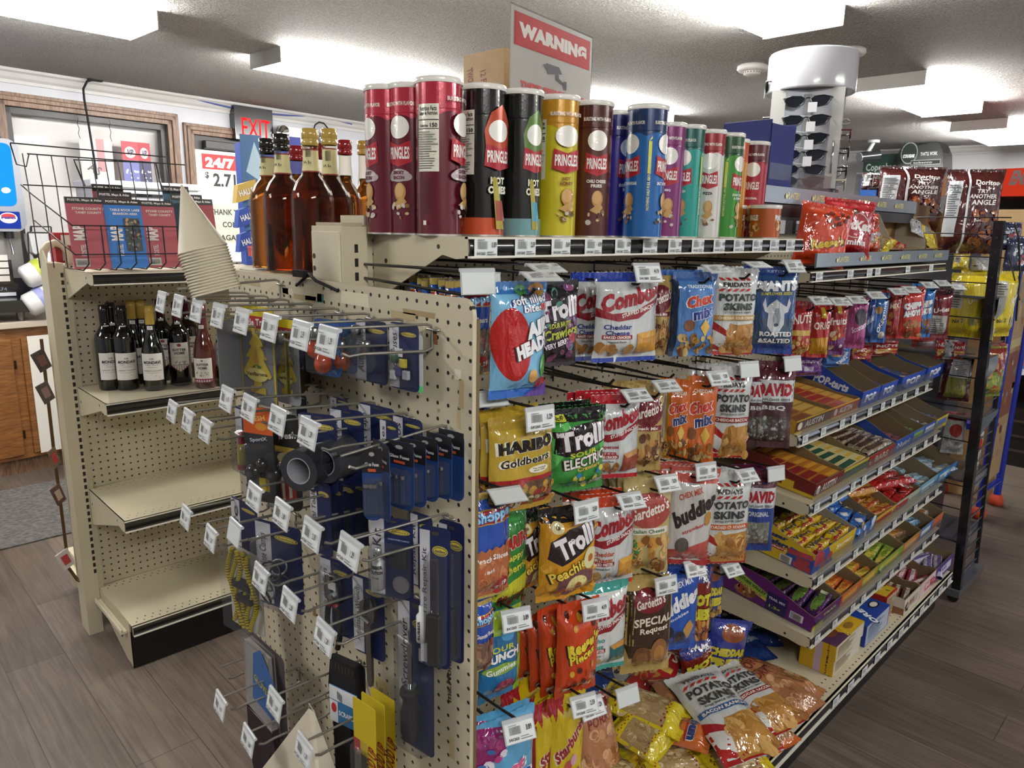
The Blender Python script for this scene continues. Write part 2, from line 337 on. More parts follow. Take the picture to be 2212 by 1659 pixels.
def crown(name, L0, L1):
    q = MB(); q.prism([(0, CEIL), (-2.2, CEIL), (-2.0, CEIL-.6), (-1.4, CEIL-1), (-1.0, CEIL-2), (-.5, CEIL-2.6), (-.5, CEIL-3.4), (0, CEIL-3.4)], 'X', L0, L1, 'bcbab8'); return q
o = wobj(crown('t', -170, 320), 'trim_1'); struct(o)
o = crown('t', -200, 190).obj('trim_2', loc=(319.5, 70, 0), rot=(0, 0, radians(5.3-90))); struct(o)
# window: wood casing, dark metal frame, pane
m = MB()
def casing(m, x0, x1, z0, z1, w, mat='trimwood', bottom=True):
    for k, (a, d) in enumerate([(0, 1.0), (w*.28, 1.4), (w*.62, .9)]):
        b = w if k == 2 else (w*.28 if k == 0 else w*.62)
        m.box(x0+a, -d, z0, x0+b, 0, z1-a, '8a6a50', mat); m.box(x1-b, -d, z0, x1-a, 0, z1-a, '8a6a50', mat)
        m.box(x0+a, -d, z1-b, x1-a, 0, z1-a, '8a6a50', mat)
        if bottom: m.box(x0+a, -d, z0+a, x1-a, 0, z0+b, '8a6a50', mat)
casing(m, wx0-.8, wx1, wz0, wz1, 3.2); w1 = struct(wobj(m, 'window_1', bevel=.12))
m = MB(); a, b_, c_, d_ = wx0+2.4, wx1-3.2, wz0+3, wz1-3.2
for bx in [(a, .5, c_, a+1.5, 3, d_), (b_-1.5, .5, c_, b_, 3, d_), (a, .5, d_-1.6, b_, 3, d_), (a, .5, c_, b_, 3, c_+1.6)]: m.box(*bx, '23211f')
o = m.obj('window_frame', w1, bevel=.05)
m = MB(); m.box(a+1, 1.6, c_+1, b_-1, 1.8, d_-1, 'ffffff', 'pane'); m.obj('window_pane', w1)
# a white film covers the outside of the lower panes, night blue-grey beyond
m = MB(); m.box(a-6, 4.6, c_-4, b_+6, 4.9, d_+2, 'f0ecea', 'matte'); o = wobj(m, 'window_film'); tag(o, 'white sheet of film behind the pane of the wood-trimmed window', 'window film')
# door: wood casing, dark aluminium leaf with lit glass
m = MB(); casing(m, dx0, dx1+2, 0, dz1+1.4, 3.0, bottom=False); d1 = struct(wobj(m, 'door_1', bevel=.1))
m = MB(); m.box(dx0+2.8, .3, 0, dx1-1, 3, dz1-1.4, '1f1d1c'); m.box(dx0+5, .1, 76, dx1-3, .4, 77, '2c2a28'); o = m.obj('door_leaf', d1, bevel=.05)
m = MB(); m.box(dx0+6, 0, dz1-5.4, dx0+20, -1.8, dz1-3, '2b2927'); m.obj('door_closer', o, bevel=.2)
gx, gz = ws(422, 322); gx -= 0
m = MB(); m.box(gx, .05, 34, gx+26, .25, gz, 'fbfbf9', 'screen'); m.obj('door_glass', o)
# lamps: wrap-around fluorescent fixtures
def fixture(x0, y0, w, ln, label, rz=0, end=(1, 1)):
    t = thing('ceiling_light', label, 'ceiling light', (x0, y0, CEIL-3.1), rz, 'fluorescent fixtures on the ceiling')
    m = MB(); m.box(-.2, -.1, 0, 0, w+.1, 3.1, 'b9b6b0'); m.obj('end_plate', t, bevel=.04)
    m = MB(); m.box(ln, -.1, 0, ln+.2, w+.1, 3.1, 'b9b6b0'); m.obj('end_plate', t, bevel=.04)
    m = MB(); m.prism([(0, 3.0), (.1, .5), (.5, .05), (w-.5, .05), (w-.1, .5), (w, 3.0)], 'X', 0, ln, 'ffffff', 'lamp')
    for y in (-.01, w+.01): m.quad((0, y, .6), (ln, y, .6), (ln, y, 2.95), (0, y, 2.95), 'ffffff', 'lampside')
    m.obj('diffuser', t)
    m = MB(); m.box(.2, .6, 3.02, ln-.2, w-.6, 3.1, 'c9c7c2'); m.obj('housing', t)
    return t
fixture(51, 118.3, 12, 50, 'long fluorescent light beyond the whiskey bottles, hung above the map rack side', radians(4.5))
fixture(-27, 108, 12.5, 51, 'glowing ceiling light over the soda machine and window', radians(3))
fixture(49, 21.5, 13.5, 50, 'glowing ceiling light directly over the chip canister shelf', radians(1))
fixture(158.5, 28, 14.8, 50, 'glowing ceiling light behind the sunglasses tower', radians(1))
fixture(246, 31, 15.5, 50, 'farthest ceiling light, above the red energy sign', radians(1))
fixture(128, 104, 12, 50, 'ceiling light mostly hidden behind the purple and blue canisters', radians(3))
fixture(-60, -80, 12.5, 50, 'unseen ceiling light added behind the viewer to light panel and candy')  # unseen fixture, put behind the camera to light end panel and candy wall
fixture(70, -100, 12.5, 50, 'ceiling light over the open floor beside the snack aisle')
fixture(-110, 60, 12.5, 50, 'ceiling light near the wall beyond the rubber mat')
for (x, y, lb) in [(128, 33, 'round white smoke detector beside the sunglasses tower, nearer the bright light'), (129, 54, 'round white smoke detector half hidden behind the sunglasses tower')]:
    t = thing('smoke_detector', lb, 'smoke detector', (x, y, CEIL-1.9))
    m = MB(); m.lathe([(2.6, 1.9), (3.2, 1.6), (3.3, .9), (2.9, .5), (1.7, .45)], 'd8d5d0', 'matte'); m.obj('base', t)
    m = MB(); m.lathe([(1.9, .5), (1.8, -.1), (1.2, -.4), (0, -.45)], 'd0cdc8', 'matte')
    for k in range(18): m.box(-.12, -1.93, .1, .12, -1.8, .35, '2a2826', 'matte') if 0 else m.cyl((1.86*cos(k*pi/9), 1.86*sin(k*pi/9), .2), (1.92*cos(k*pi/9), 1.92*sin(k*pi/9), .2), .12, '262423', 'matte', 6)
    m.obj('vent_cap', t)
# rubber mat
m = MB(); m.box(-90, 123, 0, 60, 158, .35, '555350', 'ribmat'); tag(m.obj('floor_mat', bevel=.1), 'ribbed grey rubber mat on the floor before the oak cabinets', 'floor mat')
# ============================================================= GONDOLA SHELVING
BE = 'c9bfa3'; BE2 = 'bfb498'; BLK = '141314'
peg_mat('peg_end', (1, 2), (0, .65)); peg_mat('peg_side', (0, 2), (.17, 0)); peg_mat('peg_back', (0, 2), (.83, .83))
def label_sticker(m, x, y, z, w=1.9, h=1.15, tilt=0, price='4.99', mat='card', ux=(1, 0, 0), uz=(0, 0, 1), code=True, seed=1):
    f = flat(x, y, z, ux, uz)
    art(m, f, w, h, [('r', 0, 0, 1, 1, 'dfe3e2')]+(barcode(.14, .42, .56, .84) if code else [])+[('t', price, .82, .66, .2, .3, '2b2b2b'), ('t', '541260', .25, .2, .36, .16, '3a3a3a'), ('r', .1, .9, .4, .94, '888'*2), ('r', .5, .12, .9, .17, '777777'), ('r', .5, .24, .78, .29, '888888')], mat, mx=9, off0=.004, step=.004, seed=seed)
def ticket_rail(m, x0, x1, y, z0, z1, chan='181718'):         # pale lips with a dark ticket channel bulging between them
    h = z1-z0
    m.box(x0, y-.12, z1-.14, x1, y+.3, z1, 'e0d9c2'); m.box(x0, y-.3, z0, x1, y+.3, z0+.14, 'e6e2d2')
    n = 6; pr = [(y-.04-.20*sin(pi*i/n), z0+.14+(h-.28)*i/n) for i in range(n+1)]
    vs = [(x0, p[0], p[1]) for p in pr]+[(x1, p[0], p[1]) for p in pr]
    m.add(vs, [(i, n+1+i, n+2+i, i+1) for i in range(n)], chan, 'gloss', True)
    m.box(x0, y+.02, z0, x1, y+.25, z1, BE)
def shelf(par, x0, x1, yf, yb, zt, th=1.3, tilt=0, chan='181718', labels=(), lw=1.9, deck='peg_deck', bracket=4.6, tags=None, lip_h=None, sgn=1):
    """a steel shelf: deck, two end brackets, ticket rail, stickers"""
    m = MB(); lh = lip_h or th
    m.quad((x0, yf, zt), (x1, yf, zt), (x1, yb, zt+tilt), (x0, yb, zt+tilt), BE, deck)
    m.quad((x0, yf, zt-.12), (x0, yb, zt+tilt-.12), (x1, yb, zt+tilt-.12), (x1, yf, zt-.12), BE2)
    o = m.obj('shelf', par)
    m = MB(); ticket_rail(m, x0, x1, yf, zt-lh, zt, chan); m.obj('price_rail', o)
    for xx in (x0, x1-.14):
        m = MB(); pts = [(yf+.25, zt), (yf+.25, zt-lh), (yf+1.2, zt-lh-.1), (yf+2.6, zt-lh*.9), (yb-1.2, zt+tilt-bracket), (yb, zt+tilt-bracket), (yb, zt+tilt)]
        m.prism(pts, 'X', xx, xx+.14, BE); m.cyl((xx-.02, yb-1.6, zt+tilt-1.9), (xx+.16, yb-1.6, zt+tilt-1.9), .18, '2e2a24', n=10); m.cyl((xx-.02, yf+3, zt-.7), (xx+.16, yf+3, zt-.7), .16, '2e2a24', n=10); m.obj('bracket', o)
    for i, lx in enumerate(labels):
        m = MB(); label_sticker(m, lx, yf-.27, zt-lh+.08, lw, lh-.16, price='%d.%d9' % (1+i % 5, (i*3) % 10), seed=i); m.obj('price_label', o)
    return o
peg_mat('peg_deckm', (0, 1), (.4, .43), 'cdc4a9')
def deck_mat():                 # plain shelf paint with a few rows of small holes near the front lip and at the back
    m, nt, b, N, L = nodes('deck_paint'); a = N.new('ShaderNodeAttribute'); a.attribute_name = 'col'
    tc = N.new('ShaderNodeTexCoord'); n = N.new('ShaderNodeTexNoise'); n.inputs['Scale'].default_value = 6; n.inputs['Detail'].default_value = 6; L.new(tc.outputs['Object'], n.inputs[0])
    mr = N.new('ShaderNodeMapRange'); mr.inputs[3].default_value = .86; mr.inputs[4].default_value = 1.08; L.new(n.outputs[0], mr.inputs[0])
    s_ = N.new('ShaderNodeVectorMath'); s_.operation = 'SCALE'; L.new(a.outputs[0], s_.inputs[0]); L.new(mr.outputs[0], s_.inputs['Scale']); L.new(s_.outputs[0], b.inputs['Base Color']); b.inputs['Roughness'].default_value = .4; MATS['peg_deck'] = m
deck_mat()
def holes_rows(par, x0, x1, rows, z, name='hole_row', col='211d18', r=.13):
    m = MB()
    for y, ph in rows:
        x = x0+.8+ph
        while x < x1-.5:
            m.add([(x+r*cos(t*pi/4), y+r*sin(t*pi/4), z) for t in range(8)], [tuple(range(8))], col, 'matte'); x += 1
    return m.obj(name, par)
# ---- main snack gondola
G = thing('gondola_shelving', 'beige steel gondola shelving aisle filled with snacks, chip canisters along its top', 'store shelving', (52, 16.3, 0))
def gloc(o): o.location = o.location-Vector((52, 16.3, 0))*S; return o      # children are given in room coordinates
def gp(mb, name, par=None, **k):
    o = mb.obj(name, par or G, **k)
    return gloc(o) if par is None else o
m = MB()
m.box(1.0, 14.3, 0, 3.1, 18.5, 60, BE); m.box(1.2, 14.6, 60, 2.9, 18.2, 60.25, 'b3a88c')
m.box(.86, 14.5, 30, 1.0, 18.3, 59.6, 'd2c9af')
for z in range(30, 59): m.box(2.0, 14.28, z+.15, 2.3, 14.31, z+.75, '17130f', 'matte')
for z in (57.8, 56.9): m.cyl((.84, 18.0, z), (.88, 18.0, z), .2, '2a241c', 'matte')
gp(m, 'upright', bevel=.06)
for x in (51.2, 99.3):
    m = MB(); m.box(x, 14.3, 0, x+1.7, 18.5, 60 if x < 60 else 66, BE)
    for z in range(10, 59): m.box(x+.7, 14.28, z+.15, x+1.0, 14.31, z+.75, '17130f', 'matte')
    gp(m, 'upright', bevel=.06)
m = MB(); m.box(3.1, 15.1, 7, 51.2, 15.5, 60, BE, 'peg_side'); gp(m, 'back_panel')
m = MB(); m.box(52.9, 15.1, 7, 99.3, 15.5, 60, BE, 'peg_side'); gp(m, 'back_panel')
m = MB(); m.box(3.1, 17.4, 7, 99.3, 17.8, 56, BE, 'peg_side'); gp(m, 'back_panel')
for x0, x1 in ((4, 51.95), (52.05, 100.3)):
    m = MB(); m.box(x0, -4.1, 6.85, x1, 15.1, 7, BE, 'peg_deck'); o = gp(m, 'base_deck')
    holes_rows(o, x0, x1, [(-3.4, 0), (-2.3, .37)] if x0 > 50 else [(-2.9, .3)], 7.01)
    m = MB(); ticket_rail(m, x0, x1, -4.3, 5.5, 7.0); m.obj('price_rail', o)
    m = MB(); m.box(x0, -2.6, 0, x1, -2.3, 5.6, '121112'); m.box(x0, 14, 0, x0+.3, -2.3, 5.6, BE); m.obj('kick_plate', o)
    if x0 > 50:
        for i in range(11):
            q = MB(); label_sticker(q, x0+1+i*4.4, -4.58, 5.62, 1.9, 1.25, price='2.%d9' % (i % 10), seed=i); q.obj('price_label', o)
S1L = [4.3+i*3.62 for i in range(13)]
s1 = gloc(shelf(G, 4, 52, 4.2, 14.9, 59.5, 1.35, labels=S1L, lw=2.0, bracket=4.4))
for nm, (yf, zt) in zip('ABCD', [(2.6, 37.5), (.4, 29.8), (-.9, 21.2), (-1.4, 13.8)]):
    o = gloc(shelf(G, 52.3, 100.2, yf, 15, zt, 1.35, tilt=1.6, labels=[53.2+i*4.7+(i*i*.3) % 1.3 for i in range(10)], lw=1.5, bracket=2.6))
    m = MB(); m.box(52.6, yf-.34, zt-.1, 99.9, yf-.28, zt+1.7, 'ffffff', 'clear'); m.obj('acrylic_front', o)
o = gloc(shelf(G, 52.3, 100.2, 3.1, 15, 56.0, 1.15, labels=[53.3, 62, 68, 70.8, 82, 92], lw=1.8, bracket=3.4))
def planters(x0, x1, y, z0, z1, xs, back, par, dark='3d4248'):
    m = MB(); m.box(x0, y, z0, x1, y+.25, z1, '77808a', 'gloss'); m.box(x0, y+.2, z0-.1, x1, back, z0+.15, '1c1b1d')
    f = flat(x0, y-.02, z0); W = x1-x0; H = z1-z0
    art(m, f, W, H, [('t', 'PLANTERS', (x-x0)/W, .5, 3.0/W, .42, 'd6d08a', 0, .1) for x in xs]+[('e', (x-x0-1.9)/W, .45, .28/W, .16, 'd6d08a') for x in xs], 'gloss', mx=9, off0=.01)
    return m.obj('branded_tray', par, bevel=0)
gloc(planters(52.8, 100, 2.7, 56.5, 58.0, [60, 67, 74, 81, 88, 95], 12, G))
o = gloc(planters(50, 99.6, 8.0, 63.4, 65.2, [57, 64, 71, 78, 85, 92], 27, G))
m = MB(); m.box(50, 8.5, 62.2, 99.6, 27, 62.5, '1a191b'); 
m.box(50, 8.2, 61.9, 99.6, 8.5, 63.4, '1a191b'); gp(m, 'upper_tray')
# far side: shelf carrying the whiskey
m = MB(); m.box(1.2, 18.5, 56.0, 49.5, 31.2, 56.15, 'ddd4ba', 'peg_deck'); m.box(1.0, 18.5, 54.6, 1.2, 31.2, 56.15, BE); m.box(1.0, 31.0, 54.7, 49.5, 31.3, 56.15, 'e2dbc6'); gp(m, 'shelf')
m = MB(); m.box(1.2, 17.9, 0, 49.5, 35.5, 7, BE2); gp(m, 'base_deck')
m = MB(); m.box(3.3, 15.0, 60.1, 49.6, 18.2, 60.8, 'd8cfb6'); gp(m, 'top_rail')
# ---- end panel (pegboard) hung on the near end
EP = thing('pegboard_end_panel', 'worn beige pegboard panel closing the near end of the snack aisle', 'pegboard', (0, 15.3, 0))
def rrect(x0, z0, x1, z1, r, k=5):
    o = []
    for cx, cz, a0 in ((x1-r, z1-r, 0), (x0+r, z1-r, 90), (x0+r, z0+r, 180), (x1-r, z0+r, 270)):
        o += [(cx+r*cos(radians(a0+90*i/k)), cz+r*sin(radians(a0+90*i/k))) for i in range(k+1)]
    return o
m = MB(); m.prism(rrect(-16.2, 1.5, 16.2, 56.15, .9), 'X', 0, .28, BE, 'peg_panel' if 0 else 'peg_end'); pan = m.obj('board', EP)
pan.location.z = 0
m = MB(); m.box(.28, -16.24, 2, .5, -15.6, 55.0, '6c5a38', 'matte'); m.obj('edge_strip', EP)
R = random.Random(5); m = MB()
def tape(y, z, w, h, c, n=0, mat='matte'):           # peeled tape and torn paint patches, on the board
    q = [(-.012-.004*n, y+R.uniform(-.1, .1)-w/2, z-h/2), (-.012-.004*n, y+w/2, z-h/2+R.uniform(-.08, .08)), (-.012-.004*n, y+w/2+R.uniform(-.1, .1), z+h/2), (-.012-.004*n, y-w/2, z+h/2)]
    k = MB(); k.quad(*q, c, mat); k.obj('tape_patch', EP)
for a in [(-11.2, 54.9, 3.2, .35, 'a48c62'), (-9.6, 54.6, 2.6, .5, 'b5a27b'), (-12.8, 53.6, .3, .8, '8c5f37'), (-11.7, 54.0, .25, .9, 'd8cda6'), (-14.9, 51.7, .55, .6, 'd9d2bb'), (-15.2, 50.6, .45, 1.7, 'b59f70'), (-15.0, 49.0, .3, 1.2, 'b9a67c'),
          (-4, 55.2, 3.4, .9, 'd6cfb2'), (1.5, 55.2, 2.4, 1.1, 'cfc6a4'), (.5, 54.9, 1.0, .6, '2f6f6b'), (2.8, 54.7, 3.4, .45, 'a9966c'), (7.5, 55.2, 4.5, .9, 'cbc0a0'), (5.4, 55.0, 1.6, .5, 'd3cbaf'), (11.5, 55.3, 3, .6, 'b2a27c'),
          (3.4, 28.9, .5, .9, '87683f'), (3.2, 26.7, .3, 1.7, '7d5c36'), (1.8, 28.4, .8, .7, 'cdbf9c'), (-14.2, 33.4, .5, 1.1, 'd8cba9'), (-14.4, 26.4, .5, 1.6, 'b8a680'), (-14.0, 19.7, .5, .7, '6d4f2d'), (-13.6, 20.3, .5, .5, 'd9ceb0'), (-14.8, 14.6, .6, 2.6, 'c3b48f'), (-6.2, 26.6, 1.6, 1.6, 'c2ad78')]: tape(*a)
for k in range(14): tape(R.choice([R.uniform(-15.8, -13), R.uniform(-13, 14)]), R.uniform(12, 52), R.uniform(.1, .3), R.uniform(.1, .4), R.choice(['8a6a43', 'a58d63', 'd9d0b6']))
m = MB(); art(m, lambda u, v, off: (-.015-off, -13.6-u, 28.6+v), 1.0, 5.5, [('t', 'ma.Mona', .5, .5, 3.2, .09, '4a463e', 90)], 'matte', mx=9)
m.obj('marker_scribble', EP); m = MB(); art(m, lambda u, v, off: (-.03-off, -5.5-u, 26+v), 1.4, 1.2, barcode(.05, .5, .5, .95, '8f7f55')+[('t', '$2.00', .78, .7, .36, .3, '6f6242')], 'matte', mx=9)
m.obj('old_price_sticker', EP)
m = MB(); m.tube([(-.15, -15.3+19.0, 55.6), (-.3, -15.3+17.5, 56.2), (-.45, 1.2, 56.6), (-.6, 0, 56.2), (-.1, -2.1, 55.6)], .12, '121110', 'rubber'); m.box(-.7, 1.6, 56.3, -.2, 3.2, 56.8, '121110', 'rubber'); m.obj('cable_tie', EP)
# ---- second gondola across the side aisle (wine)
L = thing('gondola_shelving', 'beige gondola shelving with mostly empty shelves, wine bottles and a map rack', 'store shelving', (46.8, 81.6, 0))
def lp(o): o.location = o.location-Vector((46.8, 81.6, 0))*S; return o
m = MB(); m.box(-3.2, 80.8, 0, -1.3, 84.6, 54.4, BE); m.prism([(80.8, 54.4), (82.7, 56), (84.6, 54.4)], 'X', -3.2, -3.0, BE)
for z in range(9, 53): m.box(-1.75, 80.77, z+.5, -1.4, 80.8, z+1.1, '15120e', 'matte')
m.box(-1.3, 80.9, 7, -.6, 81.7, 54, BE2); lp(m.obj('upright', L, bevel=.05))
for x in (46, 94): m = MB(); m.box(x, 80.8, 0, x+1.6, 84.6, 54.4, BE); lp(m.obj('upright', L))
m = MB(); m.box(-1.3, 81.6, 7, 95, 81.9, 54, BE, 'peg_back'); m.box(-1.3, 83.6, 7, 95, 83.9, 54, BE); lp(m.obj('back_panel', L))
for x0, x1 in ((-1.2, 46.5), (46.9, 94.5)):
    lp(shelf(L, x0, x1, 68.0, 81.5, 53.7, 1.45, chan='0f0e10', bracket=4.0))
    o = lp(shelf(L, x0, x1, 67.9, 81.5, 37.3, 1.5, chan='0f0e10', bracket=4.0)); 
    m = MB(); m.box(x0+.3, 67.5, 37.2, x1-.3, 67.56, 38.9, 'ffffff', 'clear'); m.obj('acrylic_front', o)
    o = lp(shelf(L, x0, x1, 65.2, 81.5, 22.3, 1.5, chan='0f0e10', bracket=5.2)); holes_rows(o, x0, x1, [(66.3, 0), (67.1, .4), (80.6, 0), (79.8, .4)], 22.33, col='8d8269')
    m = MB(); m.box(x0, 66.2, 6.85, x1, 81.5, 7, BE, 'peg_deck'); o = lp(m.obj('base_deck', L)); holes_rows(o, x0, x1, [(67.2, 0), (68.1, .4), (79.8, 0), (80.6, .4)], 7.02, col='3b352a')
    m = MB(); ticket_rail(m, x0, x1, 66.2, 5.6, 7, '0f0e10'); m.obj('price_rail', o)
    m = MB(); m.box(x0, 67.6, .15, x1, 67.9, 5.6, '0c0b0c'); m.obj('kick_plate', o)
    m = MB(); m.prism([(67.6, .5), (67.6, 6.8), (81, 6.8), (81, 4.6), (80, 4), (70, .6)], 'X', x0-.05, x0+.12, BE2); m.box(x0-.9, 68.6, 5.1, x0-.1, 80.6, 5.4, 'e2d8bd'); m.box(x0-.9, 68.6, 5.4, x0-.7, 80.6, 5.7, 'e2d8bd'); m.cyl((x0-.07, 71.5, 3.7), (x0, 71.5, 3.7), .5, '2a2117', 'matte'); m.cyl((x0+.5, 68.3, 0), (x0+.5, 68.3, .7), .5, 'b5ad98', 'dullmetal'); m.obj('end_bracket', o)
m = MB(); m.box(-1.2, 84.6, 6.85, 95, 99, 7, BE, 'peg_deck'); m.prism([(98.5, 1), (98.5, 6.8), (84.6, 6.8), (84.6, 4.4), (97, 1)], 'X', -1.3, -1.15, BE2); m.box(-2.1, 85, 5.1, -1.3, 98, 5.4, 'e2d8bd'); lp(m.obj('base_deck', L))
# curled gold strap and clip strip with hanging packets on the far edge of the upright
t = thing('clip_strip', 'rust-brown metal clip strip with dark packets beside the wine shelving upright', 'clip strip', (-4.2, 84, 8))
m = MB(); m.tube([(0, 0, 36), (-.1, 0, 20), (0, 0, 2), (.8, -.5, 0), (1.6, -1, -.6)], .22, '6b5236', 'dullmetal'); m.obj('rod', t)
for z, c1, c2, w in [(34, '3a3230', '6b3a35', 1.6), (29.5, '4a403c', '8d6b62', 1.5), (14.5, '5d3b33', 'b59c86', 1.3), (4.5, 'c8c0b8', 'b0302c', 1.6), (20, '6e5a44', 'b0302c', 1.0)]:
    m = MB(); m.prism([(-w, z), (0, z+.8), (w*.5, z-1.8), (-w*.4, z-2.6)], 'Y', -.5, -.3, c1, 'film'); m.prism([(-w*.6, z-.4), (-.1, z), (w*.2, z-1.4), (-w*.3, z-1.8)], 'Y', -.56, -.5, c2, 'film'); m.obj('packet', t)
# ============================================================= BAGS
def bag_mesh(name, W, H, T, base, elems, seed=1, back=None, seal=.55, puff=.62, wrk=.05, hdr=0, nx=20, nz=28, mat='film', zig=True, asp=None):
    R = random.Random(seed); ph = [(R.uniform(4, 14), R.uniform(-9, 9), R.uniform(0, 6.28), R.uniform(.3, 1)) for _ in range(6)]
    def fld(u, v):
        hb = seal/H; ht = (seal+hdr)/H
        g = max(0, min(1, (v-hb)/.16))*max(0, min(1, (1-ht-v)/.16)); g = sin(g*pi/2)**.8
        a = max(0, 1-abs(2*u-1)**2.3)**puff
        w = 0
        for k, kx, p, am in ph: w += am*sin(k*u*2+kx*v+p)
        cr = abs(sin(7*(u-.5)/(.25+1.1*v)+ph[0][2]))*.055*max(0, 1-abs(v-.86)*4.5)+abs(sin(9*(u-.5)/(1.3-v)+ph[1][2]))*.05*max(0, 1-abs(v-.14)*5)+abs(sin(5*(u+v*.8)+ph[2][2])-.2)*.05*sin(pi*v)
        return a*g, w*wrk*.8*(1-.6*a*g)+cr*g*2.2, g
    def surf(x, z, off):
        u = x/W; v = z/H; b, w, g = fld(u, v)
        return ((u-.5)*W*(1-.055*g)+.02*sin(v*20+seed), -(T/2*b+.03+w*(.35+b))-off-(.05*sin(u*9+seed)*(1-g)), z)
    m = MB()
    for side in (1, -1):
        vs = []
        for j in range(nz+1):
            for i in range(nx+1):
                x, y, z = surf(W*i/nx, H*j/nz, 0)
                if j in (0, nz) and zig: z += (.06 if i % 2 else -.03)*(1 if j else -1)
                if side < 0: y = -y*.8-.1*sin(i*9/nx+seed)*(1-fld(i/nx, j/nz)[2])
                if i in (0, nx): y = y if side > 0 else surf(W*i/nx, H*j/nz, 0)[1]+.02
                vs.append((x, y, z))
        fs = []
        for j in range(nz):
            for i in range(nx):
                q = (j*(nx+1)+i, j*(nx+1)+i+1, (j+1)*(nx+1)+i+1, (j+1)*(nx+1)+i); fs.append(q if side > 0 else q[::-1])
        m.add(vs, fs, base if side > 0 else (back or base), mat, True)
    art(m, surf, W, H, elems, mat, mx=.42, seed=seed)
    return m.mesh(name)
CH = ['b8843c', 'a06a2a', 'cfa35a', '8c5a24']
NUT = ['c9a877', 'b3905e', 'ddc297']
BT = {}        # kind -> (W, H, T, base, elements, extra)
def K(k, W, H, T, base, el, **x): BT[k] = (W, H, T, base, el, x)
def combos(hd, fl1, fl2, fc, kind, pic, pk=('c28a2e', 'd9a545')):
    return [('r', 0, .9, 1, 1, hd), ('r', 0, 0, 1, .05, hd), ('p', [(0, .62), (.2, .555), (.55, .58), (1, .74), (1, .68), (.62, .5), (.3, .47), (0, .52)], '8e1c26'), ('t', 'STUFFED SNACKS', .62, .585, .56, .045, 'f0ece6', 13),
            ('t', 'Combos', .5, .735, .93, .2, '9c1d25', 11, .12, None, .06), ('t', fl1, .3, .41, .42, .055, fc), ('t', fl2, .3, .345, .36, .05, fc), ('r', .08, .275, .52, .32, '8e1c26'), ('t', kind, .3, .297, .4, .03, 'f3efe8'), ('t', 'Natural Flavor', .3, .245, .28, .022, '555555'),
            ('p', [(.6, .1), (.98, .12), (.98, .37), (.62, .33)], pk[0]), ('p', [(.62, .33), (.98, .37), (.98, .3), (.7, .28)], pk[1]), ('b', .05, .09, .5, .19, 9, .07, ['b78442', 'a36f33', 'c9985a'])]
K('combos_cheddar', 6.6, 7.4, 1.6, 'c9cccb', combos('2540a0', 'Cheddar', 'Cheese', '20357f', 'BAKED CRACKER', 0))
K('combos_pizza', 6.2, 7.4, 1.6, 'c9cccb', combos('b3202c', 'Pepperoni', 'Pizza', 'a3222a', 'BAKED CRACKER', 0, ('8d3a22', 'c0894a')))
K('combos_pretzel', 6.4, 7.4, 1.6, 'c9cccb', combos('c4431f', 'Cheddar', 'Cheese', 'b9502a', 'BAKED PRETZEL', 0))
K('combos_nacho', 6.4, 7.4, 1.6, 'd3d6d2', combos('3f9a90', 'Nacho', 'Cheese', '2f9288', 'BAKED PRETZEL', 0, ('1f5c62', 'c58b3c')))
K('airheads', 5.1, 7.9, 1.5, '79b4d8', [('r', 0, .9, 1, 1, '2f6fb4'), ('r', 0, 0, 1, .08, '2b63b8'), ('p', [(.31+.33*cos(i*pi/14)*(1-.0*i), .48+.31*sin(i*pi/14)-.05*cos(i*pi/14)) for i in range(28)], 'b3201f'),
   ('e', .8, .93, .13, .06, 'c98f3a'), ('e', .52, .93, .1, .05, '4a9a4a'), ('t', 'soft filled', .62, .855, .66, .07, 'f2f2f2', 4, 0, '26346f'), ('t', 'bites', .66, .785, .36, .065, 'f2f2f2', 4, 0, '26346f'), ('r', .8, .765, 1, .82, 'b8322c'),
   ('t', 'AIR', .78, .62, .5, .14, 'eef0f2', 14, 0, '1e2024', .08), ('t', 'HEADS', .68, .46, .68, .13, 'eef0f2', 16, 0, '1e2024', .08), ('e', .68, .2, .09, .06, 'd2a05a'), ('e', .9, .28, .07, .1, '57a347'), ('e', .86, .13, .12, .05, 'a0262c'), ('p', [(.6, 0), (1, 0), (1, .12), (.85, .1)], '5b3b8e')])
def trolli(bg, bg2, sub, subc, sub2, extra): return [('r', 0, .86, 1, 1, '151316'), ('p', [(0, .3), (0, .82), (.25, .87), (.2, .5)], bg2), ('p', [(1, .75), (.7, .86), (.85, .5), (1, .4)], bg2), ('p', [(.02, .5), (.04, .72), (.3, .82), (.75, .86), (.97, .82), (.95, .6), (.6, .54), (.2, .46)], '1a1718')]+extra+[
   ('t', 'Trolli', .5, .68, .88, .24, 'f1eef0', 10, 0, '3b2830', .05), ('t', sub, .5, .5, .5, .06, subc, 8), ('t', sub2, .55, .41, .78, .12, 'f2e9e0' if sub2 == 'ELECTRIC' else subc, 10, .1, '201a1c')]
K('trolli_green', 5.2, 7.2, 1.7, '3a8a3c', trolli('2f7a34', '5db85a', 'SOUR', 'c9c83a', 'ELECTRIC', [('r', 0, .87, .22, .94, 'c9cf2e'), ('t', 'NEW!', .11, .905, .17, .05, '1c1c1c')])+[('t', 'Crawlers', .6, .33, .44, .05, 'd9b04a', 9)]+[('e', .3+.06*i, .12+.09*sin(i*.9)+.01*i, .055, .035, ['2d78a8', 'c9c545'][i % 2]) for i in range(10)]+[('t', 'ZAPPED', .76, .14, .26, .05, 'e9f2ea', 5, 0, '1c2b1c')])
